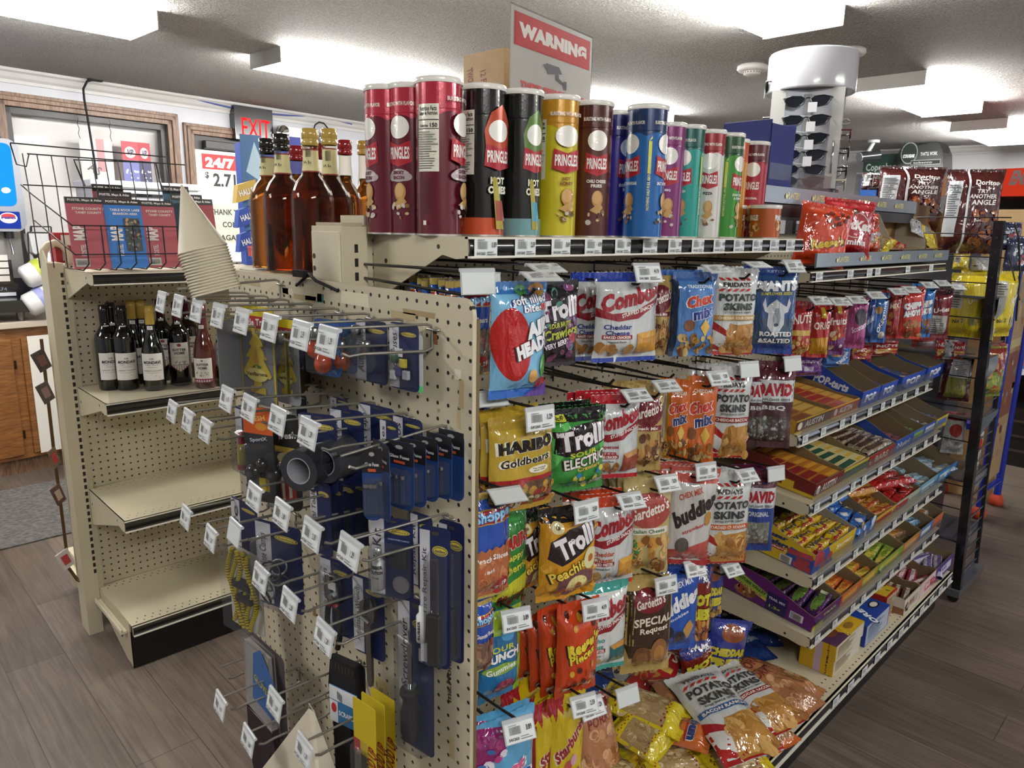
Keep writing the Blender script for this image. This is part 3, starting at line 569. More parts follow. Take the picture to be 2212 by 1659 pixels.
K('trolli_berry', 4.6, 7, 1.5, '2a2329', trolli('4a2f55', '6c4072', 'SOUR BRITE', 'b9c03a', 'Crawlers', [('b', .05, .1, .95, .98, 40, .09, ['6a3f72', '824a7e', '3f2c45', '4f8c80', '8a4a6a'])])+[('t', 'VERY BERRY', .45, .28, .6, .06, 'e6dfe6', 14, 0, '43304d'), ('e', .8, .34, .1, .07, 'a32f3a'), ('e', .72, .27, .09, .06, '6a2f66')])
K('trolli_peach', 5.0, 7.6, 1.9, 'c98f1c', [('b', 0, .02, 1, .9, 46, .08, ['d6a02a', 'b97a16', 'dba93c', 'c58a1e'])]+trolli('c98f1c', 'c98f1c', '', 'c98f1c', 'Peachie O\'s', [])[0:1]+[('p', [(.08, .5), (.12, .68), (.4, .8), (.9, .84), (.92, .62), (.6, .5), (.3, .42)], '201719'), ('t', 'Trolli', .55, .66, .72, .24, 'f1eef0', 22, 0, '3b2830', .05), ('e', .22, .82, .1, .06, 'd8cf9a'), ('e', .22, .82, .035, .02, '6a5a30'),
   ('p', [(.2, .08), (.26, .3), (.6, .36), (.92, .3), (.86, .08), (.5, .03)], '6b4244'), ('e', .58, .18, .2, .12, 'd8cf86'), ('e', .58, .19, .06, .045, '9a5a1c'), ('t', 'Peachie', .42, .36, .64, .11, 'e9cb4a', 20, 0, '20161a'), ('e', .82, .45, .13, .12, 'ddd9a8'), ('e', .82, .45, .05, .045, 'b26a2c')])
K('haribo_gold', 5.4, 7.6, 1.4, 'b79a34', [('r', 0, .87, 1, 1, 'a88b2c'), ('r', 0, .045, 1, .36, '59402a'), ('r', 0, 0, 1, .05, 'a9852c'), ('b', .02, .07, .98, .33, 34, .08, ['8a2a24', 'b5892c', '5c6b2c', 'c7b9a0', '9c3c34', 'a77b2a', '4f5a2e']), ('r', 0, .33, 1, .375, '9c1f22'), ('r', 0, .06, 1, .1, '9c1f22'),
   ('t', 'HARIBO', .5, .71, .84, .13, '171512', 3, 0, 'e9e4cf', .08), ('t', 'Goldbears', .48, .555, .74, .085, '171512', 4, 0, 'e9e4cf', .03), ('e', .68, .45, .16, .04, 'efe9d4'), ('t', 'The Original', .68, .46, .22, .018, '333333'), ('t', 'since 1922', .68, .44, .18, .016, '333333'), ('t', 'the world of Haribo', .3, .08, .4, .02, 'e9cfa0')])
K('haribo_green', 5.0, 7.6, 1.4, '2f7d34', [('r', 0, .88, 1, 1, '3f9245'), ('p', [(0, .12), (0, .26), (.9, .36), (1, .2)], 'c2c02e'), ('b', .05, .02, .95, .16, 22, .08, ['6b2a24', '8a2a24', '3c3c24', '1f2f20']), ('t', 'HARIBO', .5, .7, .86, .14, 'b3221f', 8, 0, 'e8e6cf', .07), ('t', 'Happy', .45, .54, .6, .08, 'd8cf4a', 9), ('t', 'Cherries', .55, .44, .8, .08, 'd8cf4a', 9)])
K('candy_shoppe', 5.2, 7.8, 1.3, '274fa8', [('r', 0, .93, 1, 1, 'b39b52'), ('r', 0, 0, 1, .03, 'b39b52'), ('r', 0, .74, 1, .86, '9c2129'), ('r', 0, .735, 1, .745, 'b9973f'), ('r', 0, .855, 1, .865, 'b9973f'), ('t', 'Shoppe', .52, .8, .8, .12, '8fc6e6', 3, .1, '1d3f86', .04), ('p', [(0, .5)]+[(i/12, .5+(.02 if i % 2 else -.01)) for i in range(13)]+[(1, .03), (0, .03)], '6c5348'), ('b', .02, .04, .98, .48, 46, .09, ['7b4a3a', '8c6a54', '5a6b58', '8f3b34', '9a8a70']),
   ('t', 'Gummi Bears', .5, .6, .7, .06, 'e9e6df'), ('e', .74, .12, .17, .1, 'a51f26'), ('t', '$1.29', .74, .12, .26, .07, 'f0eeea', 12)])
K('candy_peach', 5.2, 7.8, 1.3, '274fa8', [('r', 0, .93, 1, 1, 'b39b52'), ('r', 0, 0, 1, .03, 'b39b52'), ('r', 0, .74, 1, .86, '9c2129'), ('r', 0, .735, 1, .745, 'b9973f'), ('r', 0, .855, 1, .865, 'b9973f'), ('t', 'Shoppe', .52, .8, .8, .12, '8fc6e6', 3, .1, '1d3f86', .04), ('p', [(0, .5)]+[(i/12, .5+(.02 if i % 2 else -.01)) for i in range(13)]+[(1, .03), (0, .03)], 'a8623c'), ('b', .02, .04, .98, .48, 46, .1, ['b96f44', 'a85c34', 'c98a5c', 'b06038']),
   ('t', 'Peach Slices', .5, .42, .76, .05, 'e9e6df'), ('t', '(184g)', .4, .3, .3, .04, 'e9e6df'), ('e', .74, .12, .17, .1, 'a51f26'), ('t', '$1.29', .74, .12, .26, .07, 'f0eeea', 12)])
K('gardettos', 4.8, 7.6, 1.6, 'b3985a', [('e', .5, .72, .46, .17, '6e2028'), ('t', "Gardetto's", .5, .73, .84, .13, 'efe6da', 12, .1), ('r', .08, .5, .92, .56, '7c2630'), ('t', 'Snack Mix', .5, .53, .6, .04, 'efe6da'), ('b', .04, .05, .96, .46, 40, .1, ['8b5a2c', '5a3420', 'c18f4c', 'd2b07a', '7a4a26'])])
K('gardettos_white', 4.8, 7.6, 1.7, 'b9a56c', [('e', .5, .7, .47, .18, 'a84a42'), ('t', "Gardetto's", .5, .71, .84, .12, 'f2ece2', 14, .1), ('r', .08, .46, .92, .53, 'e3ded2'), ('t', 'Italian Cheese', .5, .495, .7, .04, '3b6b3a'), ('p', [(.0, .3), (.2, .42), (.35, .3), (.2, .2)], '3c7a3e'), ('b', .04, .05, .96, .4, 40, .1, ['a8702c', 'c8923c', 'd9b070', '8a5428'])])
K('special_request', 4.8, 7.9, 1.6, 'b59a5c', [('r', 0, .34, 1, .9, '3a2718'), ('p', [(0, .34), (1, .34), (.9, .22), (.5, .3), (.1, .2)], '3a2718'), ('e', .45, .8, .32, .12, '7c1f2a'), ('t', "Gardetto's", .48, .8, .6, .1, 'e9dfd2', 12, .1), ('t', 'SPECIAL', .55, .6, .8, .09, 'e6dcc8', 5), ('t', 'Request', .58, .5, .6, .08, 'e6dcc8', 5, .1), ('e', .35, .2, .2, .13, '6a4424'), ('e', .7, .24, .2, .16, '8a5c30'), ('e', .35, .2, .12, .07, '84552c'), ('e', .7, .24, .12, .09, 'a8763c')])
CHEX = lambda c1, c2: [('t', 'Chex', .56, .68, .62, .14, c1, 10, .1, 'eceff2', .06), ('t', 'mix', .66, .53, .5, .13, c2, 10, .1, 'eceff2', .06), ('p', [(.58, .36), (.7, .46), (.84, .36), (.72, .25)], 'd8b04c'), ('e', .34, .38, .12, .07, '7c4a24'), ('b', .15, .05, .95, .24, 26, .09, ['c99a4c', '8c5a28', 'd8bb78', '6b4424'])]
K('chex_blue', 4.9, 7.6, 1.5, '4a7fbe', [('r', 0, 0, .1, 1, '20324a'), ('r', 0, .9, 1, 1, '3a64a8'), ('t', 'TRADITIONAL', .56, .84, .6, .04, 'e8eef4')]+CHEX('c8401f', '233a8c'))
K('chex_orange', 4.7, 7.6, 1.5, 'c8621f', [('r', 0, 0, .16, 1, 'a8a49a'), ('r', .16, 0, .26, 1, 'b5832a'), ('t', 'CHEDDAR', .6, .85, .5, .04, 'f2e6d4')]+CHEX('c03a20', '26366e'))
K('skins_cheddar', 5.1, 8.0, 1.5, 'cfd2cf', []); K('skins_bacon', 5.1, 8.0, 1.7, 'cfd2cf', [])
def skins(fl, fc, pc='b3261f'): return [('p', [(0, 0), (1, 0), (1, .2), (.3, .3), (0, .42)], 'a82420'), ('p', [(0, .16), (.3, .08), (.4, .2), (0, .32)], 'd9d9d4'), ('p', [(.3, .02), (.98, .02), (.98, .38), (.4, .36), (.3, .24)], 'b5823c'), ('b', .32, .03, .96, .34, 26, .12, ['c2924a', 'a8742f', 'd3a862', '94602a'])]+[('p', [(.1+.14*i, .9), (.18+.14*i, .9), (.24+.14*i, .87), (.16+.14*i, .87)], 'b3261f') for i in range(5)]+[('p', [(.14+.14*i, .78), (.22+.14*i, .78), (.16+.14*i, .75), (.08+.14*i, .75)], 'b3261f') for i in range(5)]+[
   ('t', 'FRIDAYS', .47, .825, .6, .05, '26221f'), ('t', 'POTATO', .52, .68, .84, .085, '34383a', 0, 0, None, .05), ('t', 'SKINS', .52, .575, .66, .085, '34383a', 0, 0, None, .05), ('t', 'STYLE SNACK CRISPS', .52, .51, .6, .022, '444444'), ('r', .04, .42, .96, .475, fc), ('t', fl, .5, .447, .8, .032, 'f2ead8')]
for k, a in (('skins_cheddar', ('CHEDDAR SOUR CREAM', 'b98a35')), ('skins_bacon', ('CHEDDAR BACON', '8c1f28')), ('skins_orange', ('LOADED CHEDDAR', 'c05a24')), ('skins_ranch', ('BACON RANCH', '2f5c94'))): K(k, 5.1, 8.0, 1.6, 'cfd2cf', skins(*a))
K('giants', 5.6, 8.2, 1.5, '2c5288', [('r', 0, .9, 1, 1, '1f3f88'), ('r', 0, 0, 1, .12, '1f4090'), ('r', 0, .12, 1, .42, '38526a'), ('e', .14, .38, .16, .12, '31496b'), ('t', 'GIANTS', .52, .79, .92, .12, 'e8eaec', 2, 0, '16243c', .08), ('t', 'SUNFLOWER SEEDS', .55, .705, .66, .035, 'd0c840', 2),
   ('p', [(.32, .66), (.36, .54), (.42, .58), (.55, .64), (.7, .58), (.78, .56), (.82, .66), (.87, .6), (.82, .5), (.74, .48), (.76, .36), (.66, .26), (.58, .2), (.5, .26), (.4, .34), (.4, .48), (.32, .5), (.27, .58)], 'cfd4d8'), ('p', [(.5, .42), (.56, .32), (.64, .34), (.67, .44), (.62, .54), (.54, .54)], '9aa3ad'), ('e', .59, .35, .05, .02, '2b3540'), ('t', 'ROASTED', .6, .245, .7, .055, 'ececea', 0, 0, '1a2840', .05), ('t', '&SALTED', .58, .165, .7, .055, 'ececea', 0, 0, '1a2840', .05), ('t', 'KETO', .5, .95, .3, .03, '93b0d8')])
def david(top, mid, fl): return [('r', 0, .8, 1, 1, top), ('r', 0, .55, 1, .8, 'cfd3d4'), ('t', 'DAVID', .5, .69, .88, .15, 'a31d28', 0, 0, None, .07), ('t', 'SUNFLOWER SEEDS', .5, .575, .8, .03, '4a4f55'), ('r', 0, 0, 1, .55, mid), ('t', fl, .5, .48, .6, .06, 'c9ccd0'), ('p', [(.14, .1), (.86, .1), (.86, .38), (.14, .38)], '6e7068' if mid != '4a2a2e' else '4a3c3c'), ('b', .16, .11, .84, .37, 50, .045, ['84867c', '5c5e56', 'a2a399'])]
K('david_bbq', 4.2, 7.9, 1.3, '55202c', david('5a1c2a', '4a2a2e', 'BBQ')); K('david_blue', 4.2, 7.6, 1.2, '1f3c84', david('5a1c2a', '1f3c84', 'ORIGINAL'))
K('buddies_red', 4.8, 8.2, 1.7, 'c9c6c2', [('r', 0, .86, 1, 1, 'b8564a'), ('r', 0, 0, 1, .09, 'a83030'), ('p', [(0, .09), (1, .09), (1, .3), (0, .16)], 'b5504a'), ('t', 'CHEX MIX', .4, .76, .5, .06, 'b8452a', 20), ('t', 'buddies', .55, .6, .95, .17, '2a2321', 28, .1, None, .06), ('t', 'strawberry', .6, .42, .6, .05, 'b8504a', 20), ('e', .35, .24, .14, .08, '5c5450'), ('e', .85, .52, .08, .07, 'b5863c')])
K('buddies_blue', 4.9, 8.0, 1.5, '2353b0', [('r', 0, .88, 1, 1, '1c3f92'), ('t', 'CHEX MIX', .55, .8, .5, .07, 'e6ebf2', 14), ('t', 'buddies', .52, .58, .95, .18, 'f0f2f4', 22, .1, None, .06), ('t', 'cookies', .5, .43, .5, .04, 'd5dde9', 20), ('e', .3, .26, .13, .07, '23252b'), ('e', .55, .2, .12, .07, '2b2a2c'), ('p', [(.62, .28), (.8, .38), (.9, .3), (.74, .16)], 'b98d4a')])
K('hot_fries', 4.2, 7.4, 1.6, '7c2016', [('r', 0, .78, 1, 1, '1f2f7a'), ('t', "CAPP'S", .55, .86, .7, .1, 'e6e4df', -40), ('t', 'HOT', .5, .56, .86, .15, 'd8d23c', 0, 0, '33110d', .09), ('t', 'FRIES', .5, .38, .9, .15, 'd8d23c', 0, 0, '33110d', .09), ('b', .05, .03, .95, .28, 26, .12, ['b8742c', '9a5520', 'd19850'])])
K('cheddar_fries', 4.2, 7.4, 1.6, '23368c', [('e', .5, .8, .3, .13, '8c4a24'), ('t', 'CHEDDAR', .5, .5, .92, .14, 'cbbc3c', 0, 0, '23250f', .09), ('t', 'FRIES', .5, .33, .86, .14, 'cbbc3c', 0, 0, '23250f', .09), ('b', .05, .03, .95, .24, 26, .12, ['b8902c', 'c9a24c', 'd9b860'])])
K('reeses', 4.2, 7.8, 1.8, 'c8431a', [('r', 0, 0, 1, .07, 'b93a16'), ('t', "Reese's", .54, .6, .8, .14, 'e9d23a', 16, .1, '3a1c10', .06), ('t', 'Pieces', .5, .48, .62, .1, 'e9d23a', 14, .1, '3a1c10', .04)]+[('e', x, y, .055, .035, c) for x, y, c in [(.2, .9, '4a2214'), (.45, .86, 'd9a52c'), (.7, .92, '4a2214'), (.3, .78, 'c9962c'), (.75, .8, '4a2214'), (.25, .3, 'd9a52c'), (.4, .34, '4a2214'), (.6, .3, 'a83c1c'), (.75, .36, 'd9a52c'), (.5, .22, '4a2214'), (.32, .18, '5a2414'), (.66, .18, 'd9a52c'), (.82, .24, '4a2214'), (.2, .22, 'a83c1c'), (.56, .12, '4a2214'), (.8, .12, 'a83c1c')]]+[('r', .1, .08, .26, .15, 'e0dcd4'), ('t', '140', .18, .115, .12, .03, '333333')], hdr=.2)
K('starburst', 4.6, 7.4, 1.2, 'd2b61a', [('p', [(0, .8), (.1, .86), (.14, .78), (.24, .9), (.34, .84), (.44, 1), (0, 1)], 'a3202a'), ('p', [(0, 0), (.04, 0), (.05, .8), (0, .8)], '8c1a22'), ('t', 'Starburst', .55, .56, .95, .14, '96202a', 38, .1, 'e6d8c2', .05), ('e', .35, .24, .09, .06, 'c988a0'), ('e', .5, .3, .09, .06, 'c4554a'), ('e', .64, .36, .09, .06, 'd9a0b4'), ('t', 'FAVEREDS', .66, .2, .36, .05, '7a2028', 30)])
K('sour_punch', 4.8, 7.8, 1.3, '2a6c9c', [('r', 0, .78, 1, 1, '97b62c'), ('r', .82, 0, 1, .8, '84a52c'), ('e', .55, .78, .16, .08, '4f9ccc'), ('t', 'SOUR', .4, .62, .6, .07, 'c8cf4a', 4), ('t', 'PUNCH', .45, .53, .8, .1, 'eef0f0', 4, 0, '1c3a50', .06), ('e', .42, .39, .4, .06, '86a83a'), ('t', 'Gummies', .42, .39, .66, .07, 'eef2ea', 6), ('e', .5, .16, .24, .1, '8c2f4c')])
K('sweetarts', 5.4, 7.8, 1.4, '5aa2cc', [('p', [(0, .55), (.5, .68), (.55, .9), (.1, .97), (0, .97)], '8c2064'), ('t', 'Sweet', .42, .42, .8, .16, 'd9608c', 10, .1, 'e9eff4', .06), ('t', 'TARTS', .55, .24, .8, .14, '2a5ca4', 10, 0, 'e9eff4', .06), ('t', 'CHEWY', .7, .1, .5, .06, '20305c', 8), ('b', .1, .55, .9, .8, 8, .08, ['b0407c', 'e0d9e0', '3c6cb0'])])
K('doritos', 9.5, 14, 3.2, '431512', [('r', .0, .92, 1, 1, '3a100f'), ('t', 'Doritos', .68, .84, .42, .06, 'e9e6e0', -2, .1), ('t', 'TRY', .62, .74, .22, .045, 'e9e6e0', 0, .12), ('t', 'ANOTHER', .64, .68, .5, .05, 'e9e6e0', 0, .12), ('t', 'ANGLE', .66, .61, .44, .06, 'e9e6e0', 0, .12), ('p', [(.0, .2), (.2, .2), (.25, .86), (.02, .86)], 'a9abae')]+lines(.03, .45, .22, .83, 14, '55585c')+[('r', .34, .0, .38, 1, 'cfd0d2'), ('t', 'Doritos', .62, .4, .2, .03, 'd9d4cc'), ('b', .5, .1, .95, .5, 26, .06, ['7a4420', '9c6230', '5a2a18', '8f4a22'])], puff=.5)
K('kitkat', 8.5, 9.5, 2.4, 'a8161e', [('r', 0, .88, 1, 1, 'b52028'), ('t', 'MINIS', .45, .92, .34, .06, '6d1016', -4), ('e', .52, .55, .28, .22, 'd9cfcc'), ('e', .52, .55, .265, .205, 'a8161e'), ('t', 'KitKat', .54, .55, .66, .17, 'f2eeea', -2, .1, None, .06), ('t', 'minis', .58, .26, .4, .1, 'f2eeea', 0, 0, None, .04), ('p', [(.3, .78), (.5, .84), (.56, .76), (.36, .7)], '4a1c14')])
K('reeses_minis', 8.5, 10, 2.4, 'd6441a', [('r', 0, .9, 1, 1, 'c83c16'), ('t', "Reese's", .52, .38, .66, .16, 'd9b53a', 14, .1, '4a1c10', .06), ('t', 'minis', .6, .2, .26, .07, 'ead8c4', 6)]+[('e', x, y, .05, .035, '6a2214') for x, y in [(.5, .85), (.6, .78), (.7, .86), (.66, .7), (.78, .76), (.56, .66), (.46, .72), (.84, .84), (.4, .8)]])
K('uglies', 5.2, 7.6, 1.6, '70222a', [('r', 0, .86, 1, 1, '5c1a22'), ('t', 'Uglies', .5, .56, .7, .12, 'e2dbd2', 6, .1), ('r', .08, .08, .78, .46, 'a3a19a'), *lines(.12, .12, .72, .42, 7, '5c5a55')])
K('yellow_chips', 8.2, 11, 2.6, 'cdb81e', [('r', 0, .93, 1, 1, 'b8a41a'), ('r', .05, .45, .36, .86, 'b3b2a6'), *lines(.07, .47, .34, .84, 10, '5c5a50'), ('t', 'Uglies', .72, .6, .4, .1, 'e9e4c8', 20), ('t', 'No 2', .3, .26, .3, .06, '3a3620', 6), ('r', .62, .2, .76, .32, '8c8758')])
K('olive_bag', 6.6, 11, 2.2, '4a1c20', [('p', [(.14, .08), (.8, .08), (.86, .5), (.2, .52)], '7c8030'), ('p', [(.2, .52), (.86, .5), (.9, .9), (.3, .9)], 'b3b5b2'), *lines(.3, .55, .85, .86, 9, '6c6e6c')])
K('white_bag', 6.6, 9, 2.2, 'b9bab6', [('r', 0, .84, 1, 1, '8c2a26'), ('e', .5, .6, .3, .16, 'a8342c'), ('b', .1, .1, .9, .4, 16, .1, ['c9c6bc', 'a8a49c', '8c8880'])])
K('pork_rinds', 6.2, 9.5, 2.2, 'd0bb1e', [('p', [(.05, .2), (.95, .16), (.95, .72), (.05, .74)], 'a0865a'), ('b', .06, .2, .94, .7, 40, .1, ['b39a70', '8f744a', 'c9b48a', 'a58a5c']), ('p', [(0, .7), (.35, .72), (.5, .82), (1, .8), (1, 1), (0, 1)], 'd0bb1e'), ('p', [(0, 0), (1, 0), (1, .2), (.5, .26), (0, .16)], 'd0bb1e')]+[('p', [(.04+.07*i, .205+(.025 if i % 2 else 0)), (.075+.07*i, .205+(.025 if i % 2 else 0)), (.075+.07*i, .225+(.025 if i % 2 else 0)), (.04+.07*i, .225+(.025 if i % 2 else 0))], '8c2418') for i in range(13)]+[('p', [(.04+.07*i, .745+(.025 if i % 2 else 0)), (.075+.07*i, .745+(.025 if i % 2 else 0)), (.075+.07*i, .765+(.025 if i % 2 else 0)), (.04+.07*i, .765+(.025 if i % 2 else 0))], '8c2418') for i in range(13)]+[('e', .62, .88, .16, .06, 'c9a81c'), ('t', 'OLD TRAIL', .32, .9, .4, .04, '7a4420', 0)])
K('rinds_orange', 6.0, 9.5, 2.0, 'c2652a', [('p', [(.06, .1), (.94, .1), (.94, .5), (.06, .56)], '8c5c2c'), ('b', .08, .12, .92, .52, 34, .1, ['a8743c', '8a5626', 'c0905a']), ('t', 'bun', .5, .72, .7, .16, '26366e', 0, 0, 'e9e4da', .08), ('r', .1, .6, .9, .63, '8c2a20')])
K('rinds_brown', 5.6, 9, 1.8, 'a8704a', [('r', 0, .86, 1, 1, '7a2622'), ('t', 'PORK', .5, .76, .6, .12, '7a2622'), ('b', .05, .06, .95, .64, 44, .1, ['c08a5c', '94603a', 'd0a278', 'a87348'])])
K('plain_blue', 5.0, 7.5, 1.4, '1c3a7c', [('t', 'buddies', .5, .5, .8, .16, 'b9c6da', 16, .1), ('r', 0, .9, 1, 1, '16305f')])
K('red_snack', 4.6, 7.6, 1.4, 'a31c22', [('r', 0, .88, 1, 1, '8c161c'), ('t', 'NUTS', .5, .7, .8, .16, 'e9e0d6', 4), ('r', .1, .4, .9, .5, 'c9a84a'), ('b', .1, .06, .9, .36, 20, .1, ['c99a4c', 'd9b870', 'a3702c'])])
K('red_purple', 4.6, 7.6, 1.4, 'a3242a', [('p', [(0, 0), (1, 0), (1, .36), (0, .24)], '6c2f72'), ('r', .4, .78, .6, .95, 'c9a52c'), ('t', 'fruits', .5, .64, .86, .14, 'efe8e2', 3), ('b', .2, .1, .9, .5, 14, .1, ['c9a24c', 'e0d3b8', '8c3a4c'])])
K('red_yellow', 4.6, 7.6, 1.4, 'ad2020', [('p', [(0, .06), (1, .06), (1, .4), (0, .36)], 'c98f1c'), ('r', .4, .74, .62, .92, 'c9b02c'), ('t', 'ORIG', .5, .6, .8, .14, 'f0e6d8', 3)])
K('pink_snack', 4.6, 7.6, 1.5, 'a2447c', [('p', [(.05, .9), (.2, .9), (.15, .78)], '6c2458'), ('p', [(.35, .92), (.5, .92), (.45, .76)], '6c2458'), ('p', [(.65, .92), (.8, .92), (.75, .78)], '6c2458'), ('e', .62, .62, .3, .16, '3a3440'), ('t', 'Scooters', .6, .42, .7, .12, 'ecdbe8', 18)])
K('blue_snack', 4.4, 7.6, 1.4, '2a64ac', [('e', .4, .66, .2, .08, 'b98a4c'), ('t', 'mini', .7, .7, .5, .1, 'e6ecf2', 80), ('t', 'OREO', .6, .4, .7, .12, 'f0f2f2', 60, 0, '16305f'), ('e', .7, .16, .2, .08, 'd9d6c8')])
K('chips_red', 4.8, 7.7, 1.5, 'c23426', [('t', 'CHIPS', .5, .64, .7, .13, 'eef0f0', 8, 0, '1c3a70', .1), ('t', 'AHOY!', .5, .5, .66, .13, 'eef0f0', 8, 0, '1c3a70', .1), ('b', .3, .08, .95, .34, 14, .13, ['a8703c', '7c4a28'])])
K('chips_blue', 4.8, 7.7, 1.5, '2a74bc', [('t', 'CHIPS', .5, .64, .7, .13, 'eef0f0', 8, 0, '14305c', .1), ('t', 'AHOY!', .5, .5, .66, .13, 'eef0f0', 8, 0, '14305c', .1), ('b', .3, .08, .95, .34, 14, .13, ['a8703c', '7c4a28'])])
K('red_gold', 4.4, 7.6, 1.4, '8c1a1c', [('b', .1, .1, .9, .9, 20, .1, ['b8862c', 'c9a84c', 'a3221f']), ('t', 'MIX', .5, .7, .6, .1, 'e9dcc0', 5)])
K('purple_bag', 6.4, 7, 1.8, '5c2a78', [('r', .3, .3, .6, .5, 'a89cb4'), ('t', 'berry', .5, .7, .6, .12, 'd0c0dc')])
K('navy_bag', 5.6, 8, 1.6, '232c4c', [('t', 'BRAND', .5, .7, .6, .1, 'b9bec9', 20), ('b', .2, .2, .8, .6, 10, .1, ['8c2f28', 'c0c4cc'])])
K('green_red_bag', 7, 11, 2.2, '6c7c2a', [('r', 0, .5, 1, 1, '7c2418'), ('t', 'REAL', .4, .8, .6, .1, 'd9a848'), ('b', .1, .1, .9, .7, 22, .1, ['b5862c', '8c9c3c', 'a3341f'])])
K('silver_bag', 5.5, 8, 1.6, 'a4a6a8', [('b', .1, .1, .9, .9, 14, .12, ['3a3034', 'c9c9c9'])])
_bc = {}
def bagme(k, v=0):
    if (k, v) not in _bc:
        W, H, T, base, el, x = BT[k]; _bc[(k, v)] = bag_mesh('bag_'+k, W, H, T, base, el, seed=hash_(k)+v*7, **x)
    return _bc[(k, v)]
def hash_(s): return sum(ord(c)*(i+3) for i, c in enumerate(s)) % 97
def bag(k, label, name='snack_bag', cat='snack bag', loc=(0, 0, 0), rot=(0, 0, 0), scale=(1, 1, 1), group=None, v=0):
    o = bpy.data.objects.new(name, bagme(k, v)); C.objects.link(o); o.location = Vector(loc)*S; o.rotation_euler = rot; o.scale = scale
    return tag(o, label, cat, group)
def hang(k, xl, xr, yt, yb, Y, yaw, label, name='snack_bag', cat='snack bag', group=None, v=0, lean=0, ax='Y', roll=0, thick=1):
    """hang a bag so that its front shows between these edges; Y is the plane of its middle"""
    cx, cy = (xl+xr)/2, (yt+yb)/2; P = at(cx, cy, ax, Y); a = radians(-yaw); n = Vector((sin(a), -cos(a), 0)); r = Vector((cos(a), sin(a), 0))
    def pl(x, y): d = ray(x, y); return CAM+d*((P-CAM).dot(n)/d.dot(n))
    w = (pl(xr, cy)-pl(xl, cy)).dot(r); t = pl(cx, yt).z; b = pl(cx, yb).z; W, H, T = BT[k][:3]
    return bag(k, label, name, cat, (P.x, P.y, b), (radians(lean), radians(roll), a), (w/W, thick, (t-b)/H), group, v), P, w, b, t
# ============================================================= SNACK WALL, first section
def tagmesh(price, seed, blank=False):
    m = MB(); w, h = 2.2, 1.45
    m.box(-w/2-.08, -.06, -h, w/2+.08, 0, .1, 'd5dada', 'milky'); m.cyl((-w/2-.08, .05, .06), (w/2+.08, .05, .06), .12, 'e0e4e4', 'milky', 8)
    m.box(-w/2, -.075, -h+.05, w/2, -.06, -.12, 'cfd4d2', 'card')
    if not blank: label_sticker(m, -w/2+.04, -.08, -h+.07, w-.08, h-.24, price=price, seed=seed)
    return m.mesh('price_tag')
TG = [tagmesh('%d.%d9' % (1+i % 4, (i*3+2) % 10), i, i == 4) for i in range(5)]
def tagobj(par, loc, rot, k=0, name='price_tag'):
    o = bpy.data.objects.new(name, TG[k % 5]); C.objects.link(o); o.parent = par; o.location = Vector(loc)*S; o.rotation_euler = rot; return o
HK = 0
def hookY(x, z, ytip, label, tilt=-60, yw=-20, tagk=0, tagz=.1, group='black peg hooks in the snack wall'):
    """double-wire black peg hook coming out of the snack wall towards the aisle"""
    t = thing('peg_hook', label, 'peg hook', (x, 15.1, z), 0, group)
    y1 = ytip-15.1
    m = MB(); m.tube([(0, .2, .9), (0, -.15, .9), (0, -.6, 1.0), (0, y1+1.2, 1.15), (0, y1-.2, 1.2)], .11, '1a191a', 'gloss', 6); m.tube([(-.5, .1, 0), (-.45, -.25, -.05), (.45, -.25, -.05), (.5, .1, 0)], .09, '1a191a', 'gloss', 6); m.tube([(0, -.25, -.9), (0, -.25, .85)], .09, '1a191a', 'gloss', 6); m.obj('scan_wire', t)
    m = MB(); m.tube([(0, -.25, 0), (0, -1, 0), (0, y1+1.0, -.35), (0, y1+.3, -.3), (0, y1-.15, .15)], .12, '1a191a', 'gloss', 6); m.obj('hook_wire', t)
    if tagk is not None: tagobj(t, (0, y1-.35, 1.2), (radians(tilt), 0, radians(yw)), tagk)
    return t
def peg(k, xl, xr, yt, yb, Y, yaw, lab, n=0, sp=.95, tk=0, tilt=-55, hl=None, v=0, dx=0, lean=0, roll=0, yw=-20, hook=True, blab=None):
    o, P, w, b, t = hang(k, xl, xr, yt, yb, Y, yaw, lab, v=v, lean=lean, roll=roll)
    if hook: hookY(P.x, t-.55, Y-1.3, hl or ('hook of the '+lab), tilt, yw, tk)
    for i in range(1, n+1):
        q = dup(o, (P.x+dx*i, P.y+sp*i, b+.12*((i*7) % 3-1)), label='%s (%s behind front)' % (blab or lab, ['', 'next', 'second', 'third', 'fourth', 'fifth', 'sixth', 'seventh', 'eighth'][i]), group='hanging bags on the snack wall', ch=[])
        q.rotation_euler = (0, radians((i*5) % 3-1), radians(-yaw+((i*13) % 11-5))); q.scale = (o.scale[0], .7, o.scale[2])
    return o
# top row
peg('candy_shoppe', 962, 1060, 606, 812, 7.2, 12, 'blue gummi candy bag with gold top in the upper row', 5, .85, 4, -8)
peg('airheads', 1057, 1178, 608, 857, 2.0, 14, 'light blue soft candy bag with a red balloon', 0, tk=1, tilt=-72)
peg('trolli_berry', 1150, 1247, 604, 790, 4.4, 22, 'black and purple sour crawler bag in the top row', 1, tk=2, tilt=-72, hook=False)
peg('combos_cheddar', 1230, 1332, 588, 778, 6.2, 24, 'white cheddar cracker bag half hidden behind its twin', 0, hook=False)
peg('combos_cheddar', 1282, 1420, 588, 780, 2.4, 24, 'white cheddar cracker bag with blue top band at front', 0, tk=3, tilt=-25, v=1)
peg('gardettos', 1392, 1449, 595, 766, 5.6, 40, 'gold and maroon snack mix bag at the top row', 1, tk=2, tilt=-66, hook=False)
peg('chex_blue', 1448, 1544, 588, 768, 3.4, 32, 'blue cereal mix bag in the top row', 2, .8, 2, -66)
peg('skins_cheddar', 1532, 1632, 580, 766, 3.0, 34, 'white and yellow potato crisp bag in the top row', 2, .8, 1, -72)
